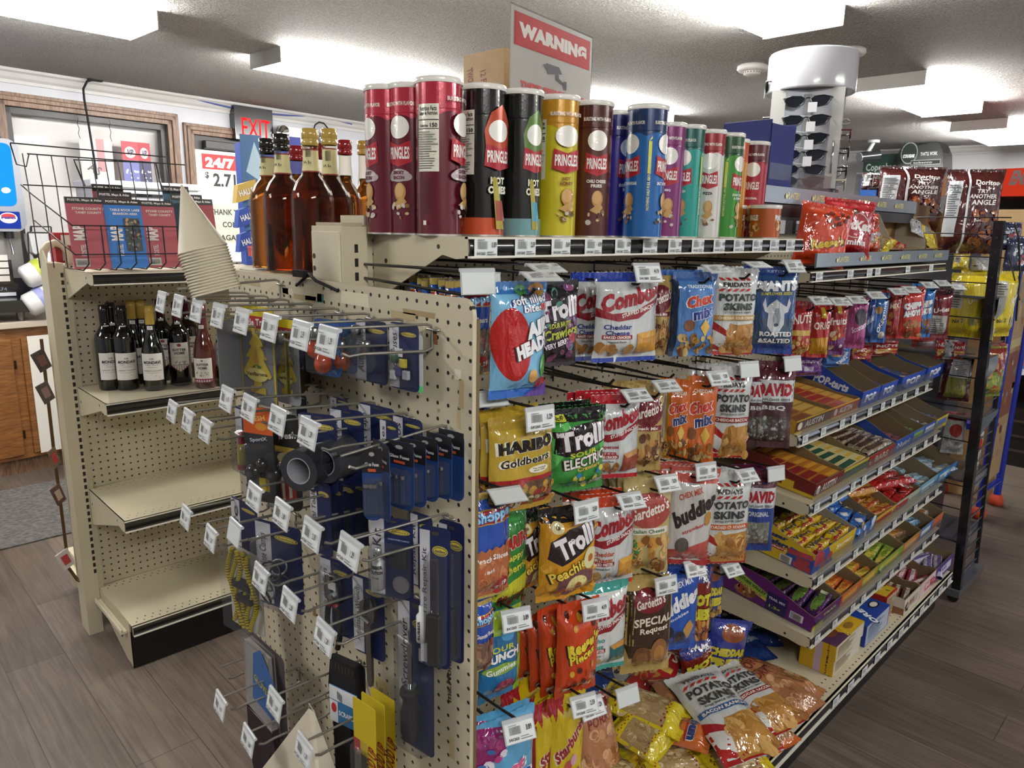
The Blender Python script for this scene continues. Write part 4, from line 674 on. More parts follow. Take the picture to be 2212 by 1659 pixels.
peg('giants', 1612, 1719, 576, 764, 3.2, 50, 'blue sunflower seed bag with a white bison head', 1, .9, 3, -40)
# second row
peg('candy_shoppe', 972, 1060, 858, 1060, 5.6, 10, 'blue gummi bag squeezed beside the end panel, second row', 2, .8, 4, -60, v=1)
peg('haribo_gold', 1053, 1196, 893, 1100, 2.0, 10, 'gold foil gummy bear bag', 2, .8, 0, -8, yw=-10)
peg('trolli_green', 1188, 1306, 880, 1058, 3.6, 18, 'green and black sour crawler bag', 2, .8, 1, -60, hook=False)
peg('combos_pizza', 1272, 1380, 852, 1032, 3.6, 30, 'white pepperoni cracker bag with red top band', 3, .8, 2, -60)
peg('gardettos', 1350, 1432, 832, 1016, 4.0, 36, 'brown and gold snack mix bag, second row', 3, .8, 3, -60, v=1)
peg('chex_orange', 1424, 1490, 820, 990, 4.6, 50, 'orange cheddar cereal mix bag behind its twin, second row', 1, .8, None, hook=False)
peg('chex_orange', 1462, 1547, 812, 1002, 3.4, 48, 'front orange cheddar cereal mix bag', 0, tk=0, tilt=-40, v=1)
peg('skins_bacon', 1530, 1620, 792, 988, 3.6, 44, 'white crisp bag with dark red band, second row', 3, .8, 4, -14)
peg('david_bbq', 1588, 1650, 780, 955, 5.0, 46, 'maroon seed bag behind two others, second row', 0, hook=False)
peg('david_bbq', 1602, 1672, 786, 962, 4.0, 46, 'maroon seed bag in the middle of three, second row', 0, hook=False, v=1)
peg('david_bbq', 1622, 1714, 780, 966, 2.8, 52, 'front maroon and white seed bag', 0, tk=4, tilt=-14, v=2)
# third row
peg('candy_peach', 1000, 1100, 1062, 1290, 2.6, 8, 'blue bag of peach slices beside the end panel, third row', 1, .8, 4, -70)
peg('haribo_green', 1062, 1136, 1094, 1310, 4.4, 4, 'green gummy cherry bag, third row', 1, .8, 0, -70, hook=False)
peg('trolli_peach', 1104, 1168, 1096, 1272, 4.8, 0, 'orange peach ring bag hanging behind its twin', 0, hook=False, v=1)
peg('trolli_peach', 1162, 1286, 1090, 1288, 2.0, 18, 'front orange and black peach ring bag', 0, tk=1, tilt=-10, yw=-10)
peg('combos_pretzel', 1262, 1370, 1072, 1262, 3.4, 26, 'white pretzel snack bag with orange top band', 3, .8, 0, -50)
peg('gardettos_white', 1342, 1448, 1034, 1238, 3.6, 34, 'gold Italian snack mix bag with peppers, third row', 3, .8, 1, -40)
peg('buddies_red', 1428, 1534, 1008, 1218, 2.6, 40, 'white and red sweet cereal mix bag', 2, .8, 2, -14, roll=4)
peg('skins_orange', 1512, 1618, 1020, 1216, 2.6, 38, 'white and red crisp bag with orange band, third row', 3, .8, 3, -50)
peg('david_blue', 1596, 1674, 1014, 1188, 2.8, 46, 'white and blue seed bag, third row', 3, .8, 4, -10)
# fourth row
peg('candy_shoppe', 1006, 1062, 1300, 1450, 3.2, 0, 'blue gummi bag nearly hidden by the end panel, fourth row', 1, .8, 2, -10, v=2, hook=False)
peg('sour_punch', 1032, 1124, 1318, 1502, 4.0, 6, 'blue and lime sour gummies bag', 0, tk=2, tilt=-20)
for i, (a, b_, c, d, e) in enumerate([(1121, 1176, 1330, 1450, 7.2), (1146, 1206, 1318, 1478, 5.6), (1170, 1232, 1304, 1492, 4.2)]):
    peg('reeses', a, b_, c, d, e, 6+4*i, 'orange candy bag %s in the queue of four' % ['farthest back', 'third', 'second'][i], 0, hook=False, v=i % 2, roll=-4)
peg('reeses', 1200, 1290, 1298, 1494, 2.2, 16, 'front orange candy bag of the queue of four', 0, tk=3, tilt=-14, v=1)
peg('combos_nacho', 1240, 1352, 1258, 1446, 3.2, 24, 'white nacho pretzel bag with teal top band', 1, .8, 4, -20, hook=False)
peg('special_request', 1344, 1450, 1250, 1448, 2.8, 30, 'gold and dark brown rye snack bag', 2, .8, 1, -14)
peg('buddies_blue', 1408, 1508, 1214, 1402, 3.6, 34, 'bright blue sweet cereal mix bag', 2, .8, 2, -30)
peg('hot_fries', 1474, 1536, 1212, 1382, 4.6, 40, 'navy and red hot fries bag', 0, tk=3, tilt=-14, hook=False)
peg('cheddar_fries', 1508, 1562, 1206, 1332, 5.4, 42, 'navy cheddar fries bag beside the empty shelf end', 0, tk=0, tilt=-20)
# fifth row
peg('sweetarts', 1006, 1154, 1548, 1735, 1.2, 10, 'light blue and magenta chewy candy bag', 1, .8, 2, -30, v=1)
for i, (a, b_, c, d, e) in enumerate([(1082, 1170, 1470, 1660, 6.4), (1124, 1190, 1500, 1690, 4.6), (1148, 1214, 1508, 1704, 3.4)]):
    peg('starburst', a, b_, c, d, e, 0, 'yellow fruit chew bag %s in the queue of four' % ['farthest back', 'third', 'second'][i], 0, hook=False, v=i % 2)
peg('starburst', 1180, 1260, 1500, 1700, 2.4, 20, 'front yellow fruit chew bag of the queue of four', 0, tk=1, tilt=-30)
# loose tags and bare hooks
for i, (px, py, Y, lab) in enumerate([(1030, 592, 2, 'black hook with a blank tag, top row nearest the end panel'), (1168, 578, 1.5, 'black hook over the purple crawler bag in the top row'), (1352, 1490, 1.0, 'bare black hook with a blank tag above the yellow peanut bags'), (1700, 572, 3, 'bare black hook above the blue seed bag with the bison'), (1690, 790, 4, 'bare black hook whose tag faces the candy bar boxes'), (1575, 1222, 3.0, 'bare black hook beside the navy fries bags'), (1272, 1515, 1.5, 'bare black hook under the front orange candy bag'), (1145, 985, 3.5, 'bare black hook behind the gold gummy bag'), (1290, 795, 6, 'bare black hook below the cheddar cracker bags, nearer the panel'), (1330, 800, 6, 'bare black hook below the cheddar cracker bags, farther from the panel'), (1460, 790, 6, 'bare black hook below the blue cereal mix bag')]):
    P = at(px, py, 'Y', Y); hookY(P.x, P.z-1.0, Y+.3, lab, [-8, -72, -20, -72, -10, -50, -40, -60, -70, -70, -70][i], -15, [4, 2, 4, 1, 2, 3, 0, None, None, None, None][i])
# ---- the heap of fallen bags on the base deck
def lie(k, cx, cy, z, az, label, tilt=0, roll=0, s=1.0, v=0, flip=False):
    """a bag lying on the deck: az = direction its top points to (degrees in plan)"""
    P = at(cx, cy, 'Z', z); W, H, T = BT[k][:3]; A = radians(az)
    M = Matrix.Rotation(A-pi/2, 4, 'Z') @ Matrix.Rotation(radians(tilt), 4, 'X') @ Matrix.Rotation(radians(roll), 4, 'Y') @ Matrix.Rotation(radians(-90), 4, 'X') @ Matrix.Translation((0, 0, -H*S*s/2)) 
    o = bag(k, label, v=v); o.matrix_world = Matrix.Translation(P*S) @ M @ Matrix.Scale(s, 4); return o
def lie2(k, x1, y1, x2, y2, z, label, tilt=0, roll=0, v=0, ws_=1.0):
    """a bag lying with its top seal seen at (x1, y1) and its bottom seal at (x2, y2), both at height z"""
    A, B = at(x1, y1, 'Z', z), at(x2, y2, 'Z', z); d = A-B; L_ = d.length; W, H, T = BT[k][:3]; s_ = L_/H; w = min(1.25, max(.75, s_))*ws_; M_ = (A+B)/2
    M = Matrix.Rotation(atan2(d.y, d.x)-pi/2, 4, 'Z') @ Matrix.Rotation(radians(tilt), 4, 'X') @ Matrix.Rotation(radians(roll), 4, 'Y') @ Matrix.Rotation(radians(-90), 4, 'X')
    o = bag(k, label, v=v); o.matrix_world = Matrix.Translation(M_*S) @ M @ Matrix.Diagonal((w, w, s_, 1)) @ Matrix.Translation((0, 0, -H*S/2)); return o
lie('plain_blue', 1640, 1360, 7.9, 45, 'blue sweet mix bag lying under the lowest shelf, upper of the stack', 6, 0, .9)
lie('plain_blue', 1612, 1392, 7.6, 60, 'blue sweet mix bag lying under the lowest shelf, bottom of the stack', 2, 0, .95, v=1)
lie('navy_bag', 1590, 1330, 8.6, 20, 'dark navy bag lying under the lowest shelf, farthest back', 8, 6, .9)
peg('cheddar_fries', 1508, 1598, 1340, 1462, 6.0, 30, 'navy fries bag standing on edge in the heap', 0, hook=False, v=2, roll=12)
peg('hot_fries', 1480, 1548, 1376, 1480, 7.0, 10, 'hot fries bag slumped behind the navy one in the heap', 0, hook=False, v=1, roll=-10)
lie2('navy_bag', 1420, 1400, 1500, 1450, 8.6, 'dark foil bag in the shade under the rye bags', 12, v=1)
lie2('silver_bag', 1300, 1420, 1390, 1470, 8.6, 'silver and black bag in the shade behind the heap', 10)
lie2('rinds_brown', 1572, 1436, 1768, 1512, 8.6, 'brown pork snack bag with red header lying under the crisps', 2, 4)
lie2('rinds_brown', 1610, 1452, 1752, 1540, 9.2, 'orange brown pork snack bag poking out beside the crisps', 2, -8, v=1)
lie2('rinds_orange', 1590, 1530, 1702, 1612, 8.4, 'orange snack bag lying by the front lip of the deck', 4, -4)
lie2('pork_rinds', 1262, 1640, 1420, 1690, 9.4, 'yellow snack bag at the picture edge below the checkered one', 4, 8, v=1)
lie2('pork_rinds', 1480, 1652, 1648, 1622, 8.6, 'yellow snack bag reaching the front lip of the deck', 2, -4, v=3)
lie2('pork_rinds', 1356, 1662, 1520, 1630, 9.8, 'yellow snack bag with a printed trail scene cut by the picture edge', 6, 6, v=1)
lie2('buddies_red', 1436, 1412, 1530, 1500, 9.6, 'white and red sweet mix bag fallen behind the crisp bags', 6, 8, v=1)
lie2('rinds_brown', 1448, 1470, 1550, 1606, 10.4, 'brown corn snack bag wedged between the yellow and white bags', 4, 10, v=2)
lie2('red_snack', 1450, 1410, 1392, 1482, 10.2, 'small red bag lying under the brown rye bag', 10, 0, v=1)
lie2('rinds_orange', 1536, 1600, 1402, 1560, 11.4, 'orange bun snack bag on top of the yellow bags', 2, 8, v=2, ws_=.9)
lie2('pork_rinds', 1302, 1500, 1484, 1562, 12.2, 'yellow snack bag with pale puffs on top of the heap', 4, 4)
lie2('pork_rinds', 1330, 1560, 1440, 1618, 11.6, 'yellow checkered snack bag draped over the heap by the peg wall', 6, -6, v=2)
lie2('skins_bacon', 1542, 1452, 1702, 1574, 11.0, 'white and red crisp bag lying across the heap, upper one', 3, -6, v=1)
lie2('skins_ranch', 1489, 1462, 1634, 1628, 12.4, 'white and red crisp bag with blue flavour patch lying on the heap', 5, -8)
lie('rinds_brown', 1290, 1600, 12.4, 85, 'brown snack bag with red header standing behind the yellow chew bags', 70, 0, .9, v=3)
lie('plain_blue', 1300, 1500, 11.5, 60, 'blue bag deep in the heap behind the orange candy queue', 20, 0, .9, v=2)
# ============================================================= CANISTERS ON THE TOP SHELF
CR, CHH = 1.56, 10.0
def canister(loc, az, band, body, el, label, H=CHH, group='chip canisters on the top shelf', rim='dcd8cc', seed=1, flav=None, fc='e8e4dc', low=None):
    t = thing('chip_canister', label, 'chip canister', loc, az, group)
    m = MB(); n = 48; W = 2*pi*CR
    def surf(u, v, off): a = (u/W-.5)*2*pi-pi/2; r = CR-.03+off; return (r*cos(a), r*sin(a), v+.12)
    m.lathe([(CR-.02, 0), (CR-.02, .12)], 'b9b7b0', 'dullmetal', n); m.disc(CR-.05, .02, 'b9b7b0', 'dullmetal')
    hb = H-.5
    m.lathe([(CR-.03, .12), (CR-.03, hb+.12)], body, 'canprint', n)
    E_ = [('r', 0, .84, 1, 1, band)]
    if H > 6: E_ += [('p', [(i/24, .84) for i in range(25)]+[((24-i)/24, .79+.03*abs(sin((24-i)*pi/4))) for i in range(25)], band)]
    if low: E_ += [('r', 0, 0, 1, .12, low)]
    for e in el:
        k, u = e[0], e[1]
        if k == 'L':
            E_ += [('t', 'BURSTING WITH FLAVOR', u, .895, .24, .028, 'e9e4d6'), ('e', u, .735, .082, .078, 'efece2'), ('p', [(u-.1, .5), (u-.09, .645), (u, .61), (u+.09, .645), (u+.1, .5), (u, .465)], 'b3242c'), ('p', [(u-.09, .512), (u-.082, .63), (u, .597), (u+.082, .63), (u+.09, .512), (u, .48)], 'a81e28'), ('t', 'PRINGLES', u, .56, .165, .085, 'f1eee8', 0, 0, None, .03)]
            if flav: 
                fl = flav.split('|')
                if flav[0] == 'S' and '|B' in flav: E_ += [('e', u, .405, .085, .045, 'b3a6a8'), ('e', u-.05, .395, .05, .03, 'b3a6a8'), ('e', u+.05, .395, .05, .03, 'b3a6a8')]
                for i, f in enumerate(fl): E_.append(('t', f, u, .425-.035*i, min(.16, .018*len(f)), .026, fc, 0, 0, None, .05))
            E_ += [('e', u+.01, .29, .045, .065, 'b98a4c'), ('e', u+.005, .3, .035, .05, 'cfa468'), ('p', [(u-.05, .2), (u+.03, .26), (u+.06, .22), (u+.01, .17)], 'c09858'), ('b', u-.07, .1, u+.07, .2, 9, .02, ['8c6238', 'd0b080', '5a3a24', 'c9c2b4'])]
        elif k == 'N': E_ += [('r', u-.08, .42, u+.08, .86, 'e4e2cf'), ('t', 'Nutrition Facts', u, .83, .13, .03, '1c1c1c'), ('t', 'Datos de Nutricion', u, .8, .14, .026, '1c1c1c'), ('t', 'Calorias', u-.03, .72, .07, .018, '222222'), ('t', '150', u+.045, .722, .05, .028, '111111'), ('r', u-.078, .755, u+.078, .76, '111111'), ('r', u-.078, .698, u+.078, .702, '111111')]+lines(u-.075, .44, u+.075, .69, 16, '55564e', .28)+lines(u-.05, .14, u+.05, .38, 16, '4a1c26' if body != 'c9bb1e' else '8c8420', .3)+[('r', u-.02, .06, u, .09, 'e4e2cf')]
        elif k == 'V': E_ += [('r', u-.012, .5, u+.012, .75, 'cfd24a'), ('t', 'NOTHING HALF FULL ABOUT THIS CAN', u, .42, .42*hb/W, .022*W/hb, 'd4d68a', 90), ('p', [(u-.012, .75), (u+.012, .77), (u+.012, .79)], 'e3e35a')]
        elif k == 'H': E_ += [('p', [(u-.1, .72), (u-.06, .84), (u+.02, .9), (u+.1, .78), (u+.09, .6), (u-.09, .6)], 'b3431f' if low == 'c4502a' else '5c7a3a'), ('e', u, .72, .075, .075, 'efece2'), ('p', [(u-.1, .48), (u-.09, .63), (u, .6), (u+.09, .63), (u+.1, .48), (u, .45)], 'a81e28'), ('t', 'PRINGLES', u, .545, .165, .085, 'f1eee8', 0, 0, None, .03), ('t', 'HOT', u-.01, .38, .1, .05, 'e8e4cc', 0, 0, '2a2418', .05), ('t', 'ONES', u-.01, .315, .13, .055, 'e8e4cc', 0, 0, '2a2418', .05), ('p', [(u-.05, .4), (u-.02, .4), (u+.04, .04), (u-.02, .04)], 'a89c3c'), ('p', [(u-.03, .24), (u+.02, .24), (u+.045, .1), (u-.02, .1)], '9c4a3a' if low == 'c4502a' else '5a9cb0')]
        elif k == 'O': E_ += [('t', 'PRINGLES', u, .68, .14, .2, 'f0ece2', 0, 0, '9c2a20', .05), ('b', u-.06, .1, u+.08, .5, 12, .03, ['c98a4c', '8c5a30', 'e0b070'])]
    art(m, surf, W, hb, E_, 'canprint', mx=.2, off0=.006, step=.006, seed=seed)
    m.obj('tube', t)
    m = MB(); m.lathe([(CR+.02, H-.38), (CR+.05, H-.3), (CR+.05, H-.06), (CR-.0, H), (CR-.12, H-.01), (CR-.18, H-.09), (0, H-.09)], 'e4e1d8', 'gloss', 40); m.obj('lid', t); return t
def canpos(xc, yt, H=CHH, ymax=13.3, z0=59.5):
    P = at(xc, yt, 'Z', z0+H); d = P-CAM
    if P.y > ymax: P = CAM+d*((ymax-CAM.y)/d.y)
    return Vector((P.x, P.y, z0)), -atan2(P.x-CAM.x, P.y-CAM.y)
CN = [(822, 210, 'b02c40', '5e1222', [('L', .33), ('L', .62)], 'SMOKY|BACON', '5e1222', None, 'dark red bacon canister standing farthest back beside the whiskey', 0), (868, 192, 'b02c40', '5e1222', [('L', .40), ('L', .68)], 'SMOKY|BACON', '5e1222', None, 'dark red bacon canister between two matching ones', 0),
  (948, 172, 'b02c40', '5e1222', [('N', .42), ('L', .67)], 'SMOKY|BACON', '5e1222', None, 'dark red canister showing its nutrition panel', 0), (1044, 187, '17130f', '17130f', [('N', .36), ('H', .61)], None, 'e8e8e8', 'c4502a', 'black hot sauce canister with orange base', 0),
  (1127, 198, '14150f', '14150f', [('H', .62)], None, 'e8e8e8', '6f9a9c', 'black hot sauce canister with blue and lime base', 0), (1207, 210, 'c08a1c', 'c9bb1e', [('N', .33), ('L', .57)], 'HOT|HONEY', '7c3a14', None, 'yellow hot honey canister with orange top band', 0),
  (1282, 222, '4a1c14', '54241a', [('L', .55)], 'CHILI CHEESE|FRIES', 'e4ddd0', None, 'brown chili cheese canister on the top shelf', 0), (1334, 243, '241a66', '2f2480', [('L', .62), ('V', .44)], 'EVERYTHING|BAGEL', 'dcdce8', None, 'purple bagel canister on the top shelf', 0),
  (1400, 249, '15335e', '1c62a8', [('L', .36), ('L', .68), ('V', .53)], 'SALT & VINEGAR', 'e6ecf2', None, 'large looking blue vinegar canister at the shelf front', 0), (1446, 268, '7c2464', '7c2a6a', [('L', .52)], 'BBQ', 'e8dce8', None, 'magenta barbecue canister peeking out behind the blue and teal ones', 0),
  (1488, 273, '12564e', '23998c', [('L', .46), ('V', .66)], 'RANCH', 'd4e6e0', None, 'teal ranch canister on the top shelf', 0), (1534, 283, '96202a', 'd3d1ca', [('L', .52)], 'PIZZA', '26211f', None, 'white pizza canister with red top band', 0),
  (1575, 290, '1d4a26', '3c8c2c', [('L', .66), ('V', .5)], 'SOUR CREAM|& ONION', 'e2ead8', None, 'green sour cream canister on the top shelf', 0), (1604, 301, 'bf5426', 'c98a2c', [('L', .5)], 'CHEDDAR|CHEESE', 'efe6c8', None, 'orange cheddar canister squeezed between green and red ones', 0),
  (1631, 308, '5c1420', 'a31c2c', [('L', .5)], 'ORIGINAL', 'ead8d4', None, 'red original canister, last of the tall row', 0)]
for i, (xc, yt, band, body, el, fl, fc, low, lab, _) in enumerate(CN):
    P, a = canpos(xc, yt)
    if i == 0: P.x, P.y = 4.3, 13.3
    if i == 1: P.x, P.y = 5.0, 11.4
    if i == 13: P.y += .9
    if P.x > 49.3: P.x = 49.3
    if i == 8: P.x, P.y = CAM.x+(P.x-CAM.x)*.93, CAM.y+(P.y-CAM.y)*.93
    canister(P, a, band, body, el, lab, flav=fl, fc=fc, low=low, seed=i)
for (xc, yt, lab) in [(1652, 430, 'small orange snack tub half hidden behind the red canister'), (1685, 427, 'small orange snack tub at the far end of the canister shelf')]:
    P, a = canpos(xc, yt, 3.4); P.x = 46.5 if xc > 1670 else 45.6; P.y = 5.9 if xc > 1670 else 9.4
    canister(P, a, 'b5561c', 'b5561c', [('O', .68), ('O', .36)] if xc > 1670 else [('O', .62)], lab, H=3.4)
# ============================================================= WHISKEY
def bottle_prof(H, R_, neck, sh, n2=.55): 
    return [(R_*.86, 0), (R_*.98, .12), (R_, .35), (R_, sh), (R_*.985, sh+.35), (R_*.9, sh+.9), (R_*.7, sh+1.5), (R_*.46, sh+2.0), (neck*1.12, sh+2.6), (neck, sh+3.6), (neck, H-.9)]
def whiskey(loc, cap, label, az, H=10.9, fill=.66, kind=0):
    t = thing('whiskey_bottle', label, 'liquor bottle', loc, az, 'whiskey bottles on the side shelf')
    R_, nk, sh = (1.66 if kind == 0 else 1.42), .54, 5.6
    pr = bottle_prof(H, R_, nk, sh)
    m = MB(); m.lathe(pr, 'f4efe6', 'amberglass', 32); m.disc(R_*.86, 0, 'e8e0d0', 'amberglass')
    m.obj('bottle_glass', t)
    m = MB(); q = [(max(.1, r-.1), z) for r, z in pr if z < H*fill+1.5]; q = [(r, max(z, .25)) for r, z in q]; zt = q[-1][1]
    m.lathe([(0, .25)]+q+[(0, zt)], 'c96f1c', 'whiskey', 32); m.obj('liquor', t)
    m = MB()
    m.lathe([(nk+.06, H-1.25), (nk+.09, H-1.2), (nk+.09, H-.85), (nk+.04, H-.8), (nk+.1, H-.75), (nk+.1, H-.05), (nk, H), (0, H)], cap, 'gloss', 24); m.obj('cap', t)
    if kind == 0:
        m = MB(); m.lathe([(nk*1.3, sh+2.25), (nk*1.12, sh+2.75), (nk*1.06, sh+3.6), (nk*1.06, H-1.55)], 'd9cf95', 'card', 24)
        m.lathe([(nk*1.32, sh+2.2), (nk*1.29, sh+2.3)], '8c1f16', 'card', 24); m.lathe([(nk*1.08, H-1.6), (nk*1.08, H-1.5)], '8c1f16', 'card', 24)
        f = lambda u, v, off: ((nk*1.12+off)*sin(u/nk/1.1), -(nk*1.12+off)*cos(u/nk/1.1), sh+2.7+v)
        art(m, lambda u, v, off: f(u-.35, v, off), .7, 1.7, barcode(.1, .35, .75, .8, '2c2a20')+[('t', 'IA 5c', .4, .12, .6, .12, '2c2a20')], 'card', mx=.3); m.obj('neck_label', t)
    else:
        m = MB(); f = lambda u, v, off: ((R_+.01+off)*sin((u-1.3)/R_), -(R_+.01+off)*cos((u-1.3)/R_), .8+v)
        art(m, f, 2.6, 3.2, [('r', 0, 0, 1, 1, 'd8ceb4'), ('e', .5, .55, .2, .16, 'b9a988'), ('t', 'OLD', .5, .55, .3, .1, '3a2a1c'), ('t', 'the', .5, .25, .3, .08, '8c6a4a')], 'card', mx=.3); m.obj('front_label', t)
    return t
def whisk_mat():
    m = bpy.data.materials.new('whiskey'); m.use_nodes = True; b = m.node_tree.nodes['Principled BSDF']
    b.inputs['Base Color'].default_value = (.50, .17, .03, 1); b.inputs['Transmission Weight'].default_value = 1; b.inputs['Roughness'].default_value = .05; b.inputs['IOR'].default_value = 1.33; MATS['whiskey'] = m
whisk_mat()
for x, y, cap, lab, k, az, H_ in [(3.0, 29.1, '17150f', 'whiskey bottle with black cap, outermost on the shelf', 0, 50, 10.9), (2.3, 25.1, '17150f', 'whiskey bottle with black cap, second in the front line', 0, 45, 10.9), (2.5, 20.9, 'b99c4a', 'whiskey bottle with tan cap, third in the front line', 0, 40, 11), (5.2, 22.7, 'b99c4a', 'tallest looking whiskey bottle with tan cap, beside the upright', 0, 38, 11.4),
     (5.9, 29.5, '8c1a22', 'red capped liquor bottle behind the black capped pair', 1, 40, 10.6), (6.2, 26.3, '8c1a22', 'red capped liquor bottle behind the tan capped pair', 1, 40, 10.6), (9.2, 26.9, '8c1a22', 'red capped liquor bottle with a cream label, nearest the canisters', 1, 20, 11.2), (12.7, 29.2, 'b8903c', 'gold capped liquor bottle behind the canister row', 1, 30, 11.6)]:
    whiskey((x, y, 56.17), cap, lab, radians(-az), kind=k, H=H_)
# ============================================================= WARNING SIGN AND CARTON
P = at(1105, 8, 'Y', 23.0); Q = at(1280, 75, 'Y', 25.5); zb = P.z-12.4
t = thing('warning_sign', 'white and red warning sign rising behind the chip canisters', 'sign', (P.x, P.y, zb), atan2(Q.y-P.y, Q.x-P.x))
w = hypot(Q.x-P.x, Q.y-P.y); h = P.z-zb
m = MB(); m.box(0, 0, 0, w, .08, h, 'dedad2', 'card')
art(m, flat(0, -.01, 0), w, h, [('r', .03, .72, .97, .965, 'b5262a'), ('r', .045, .728, .955, .957, 'c02a2c'), ('t', 'WARNING', .5, .845, .84, .11, 'efeae2', 0, 0, None, .08), ('p', [(.4, .66), (.56, .66), (.6, .61), (.42, .58)], '2b2d30'), ('p', [(.36, .64), (.42, .66), (.42, .6)], '2b2d30'), ('r', .52, .55, .56, .6, '2b2d30'), ('p', [(.53, .55), (.62, .52), (.63, .54), (.56, .57)], '2b2d30'), ('r', .62, .49, .66, .56, '2b2d30'),
   ('t', 'THESE PREMISES ARE', .5, .44, .8, .055, 'b0282c', 0, 0, None, .06), ('t', 'UNDER 24 HOUR', .5, .33, .66, .055, 'b0282c', 0, 0, None, .06)], 'card', mx=9, off0=.012); m.obj('sign_face', t)
m = MB(); m.box(-.15, -.05, -.0, w+.1, .0, h+.15, 'ffffff', 'pane'); m.obj('sleeve', t)
m = MB(); m.box(0, 0, 0, 11, 6, 17.5, 'c6a472', 'carton'); art(m, lambda u, v, off: (-off, 6-u, v), 6, 17.5, [('t', '12 FL OZ CANS', .55, .75, .85, .05, '8c3a2c', -82), ('t', 'TWO 12 PACKS', .2, .8, .7, .05, '8c3a2c', -82)], 'card', mx=9)
P = at(1082, 104, 'Y', 27.5); tag(m.obj('carton', None, (P.x, 27, P.z-17.5), (0, 0, .06)), 'tan cardboard carton standing behind the warning sign', 'cardboard box')
# box for the sign and carton to stand on: the carton stack
m = MB(); m.box(0, 0, 0, 13, 3.4, zb-56.2, 'c6a472', 'carton'); tag(m.obj('carton', None, (P.x+1.5, 23.3, 56.17), (0, 0, 0)), 'low cardboard carton under the warning sign, behind the canisters', 'cardboard box')
# ============================================================= SUNGLASSES TOWER
P = dep(1728, 420, 102)
t = thing('sunglasses_tower', 'tall white rotating sunglasses display with a round white crown', 'sunglasses display', (P.x, P.y, 0), -atan2(P.x-CAM.x, P.y-CAM.y)); t.scale = (.82, .82, 1)
ztop = dep(1745, 133, 102).z; zc = dep(1745, 212, 102).z
m = MB(); m.lathe([(0, zc+.1), (6.4, zc+.1), (6.95, zc), (7.0, zc+.3), (7.0, ztop-.25), (6.8, ztop), (0, ztop)], 'b2b3b7', 'gloss', 48); m.obj('crown', t)
m = MB(); m.cyl((0, 0, 65.35), (0, 0, 66), 6, '2a2b2e', 'gloss', 32); m.obj('stand', t)
m = MB(); 
for k, (a0, c) in enumerate([(0, 'b9bcc2'), (90, '1c1b1e'), (180, 'b9bcc2'), (270, '1c1b1e')]):
    q = MB(); q.T = Matrix.Rotation(radians(a0-2), 4, 'Z')
    q.prism([(-4.1, -5.0), (-3.6, -5.3), (-.2, -4.2), (0, -4.2), (.2, -4.2), (3.6, -5.3), (4.1, -5.0), (4.1, -3), (-4.1, -3)], 'Z', 66, zc, c, 'gloss' if k % 2 else 'dullmetal')
    q.box(3.6, -5.6, 66, 5.4, -3.4, zc, 'c2c3bd', 'gloss'); q.tube([(4.5, -5.6, 68), (4.5, -6.2, 68.4), (4.5, -6.2, 71.6), (4.5, -5.6, 72)], .13, 'c9c9c9', 'chrome')
    q.box(-.5, -4.9, 66, .5, -4.2, zc-.6, 'c9cdd2', 'milky')
    for z in range(67, int(zc)-1, 2): q.tube([(-.9, -4.9, z), (-1.3, -6.0, z+.3), (0, -6.6, z+.1), (1.3, -6.0, z+.3), (.9, -4.9, z)], .07, 'd3d6da', 'milky', 5); q.cyl((0, -4.9, z-.4), (0, -6.7, z-.2), .09, 'd3d6da', 'milky', 6)
    q.obj('rack_side', t)
m = MB(); m.box(-3.6, -3.6, 66, 3.6, 3.6, zc, '9a9ca0', 'gloss'); m.obj('core', t)
def shades(loc, az, frame, lens, label, tagc=True):
    g = thing('sunglasses', label, 'sunglasses', loc, az, 'sunglasses on the white display tower'); g.scale = (1.1, 1.1, .95)
    m = MB()
    for s in (-1, 1):
        pts = [(s*(.25+x), z) for x, z in [(0, .25), (.5, .62), (1.5, .7), (2.2, .5), (2.3, .1), (1.9, -.55), (1.0, -.75), (.3, -.4)]]
        m.prism(pts, 'Y', -.05+.0, .0, lens, 'darkglass')
        P_ = [(p[0], -.02, p[1]) for p in pts]; m.tube(P_, .085, frame, 'gloss', 6, closed=True)
    m.tube([(-.3, 0, .35), (0, -.08, .45), (.3, 0, .35)], .09, frame, 'gloss', 6); g_ = m.obj('front_frame', g)
    for s in (-1, 1): m = MB(); m.tube([(s*2.5, 0, .45), (s*2.7, .3, .45), (s*2.6, 2.5, .5), (s*2.3, 4.2, .2)], .11, frame, 'gloss', 6); m.obj('temple', g)
    if tagc: m = MB(); m.box(.1, -.25, -1.5, 1.1, -.2, -.2, 'd9dadb', 'card'); m.tube([(.3, -.1, .3), (.5, -.22, -.2)], .02, 'cccccc', 'matte', 4); m.obj('hang_tag', g)
    return g
TB = t.rotation_euler.z; TP = P
def tpos(dx, dy, z): c, s = cos(TB+radians(-2)), sin(TB+radians(-2)); return (TP.x+dx*c-dy*s, TP.y+dx*s+dy*c, z)
zz = [dep(1715, y, 96).z for y in (222, 262, 300, 335, 367, 392)]
for i, z in enumerate(zz): shades(tpos(0, -5.5, z), TB+radians(-2), '141416', '1a1d26', 'black wraparound sunglasses on the front of the tower, %s from the top' % ['first', 'second', 'third', 'fourth', 'fifth', 'lowest'][i], i < 4)
for i, (z, f) in enumerate(zip([dep(1840, y, 103).z for y in (303, 340, 378, 403)], ['5c1420', '17171a', '2a1412', 'd8cfb4'])):
    shades(tpos(5.6, 0, z), TB+radians(88), f, '1c1a20', '%s on the dark side of the tower' % ['dark red sunglasses', 'glossy black sunglasses', 'brown black sunglasses', 'cream framed sunglasses'][i], False)
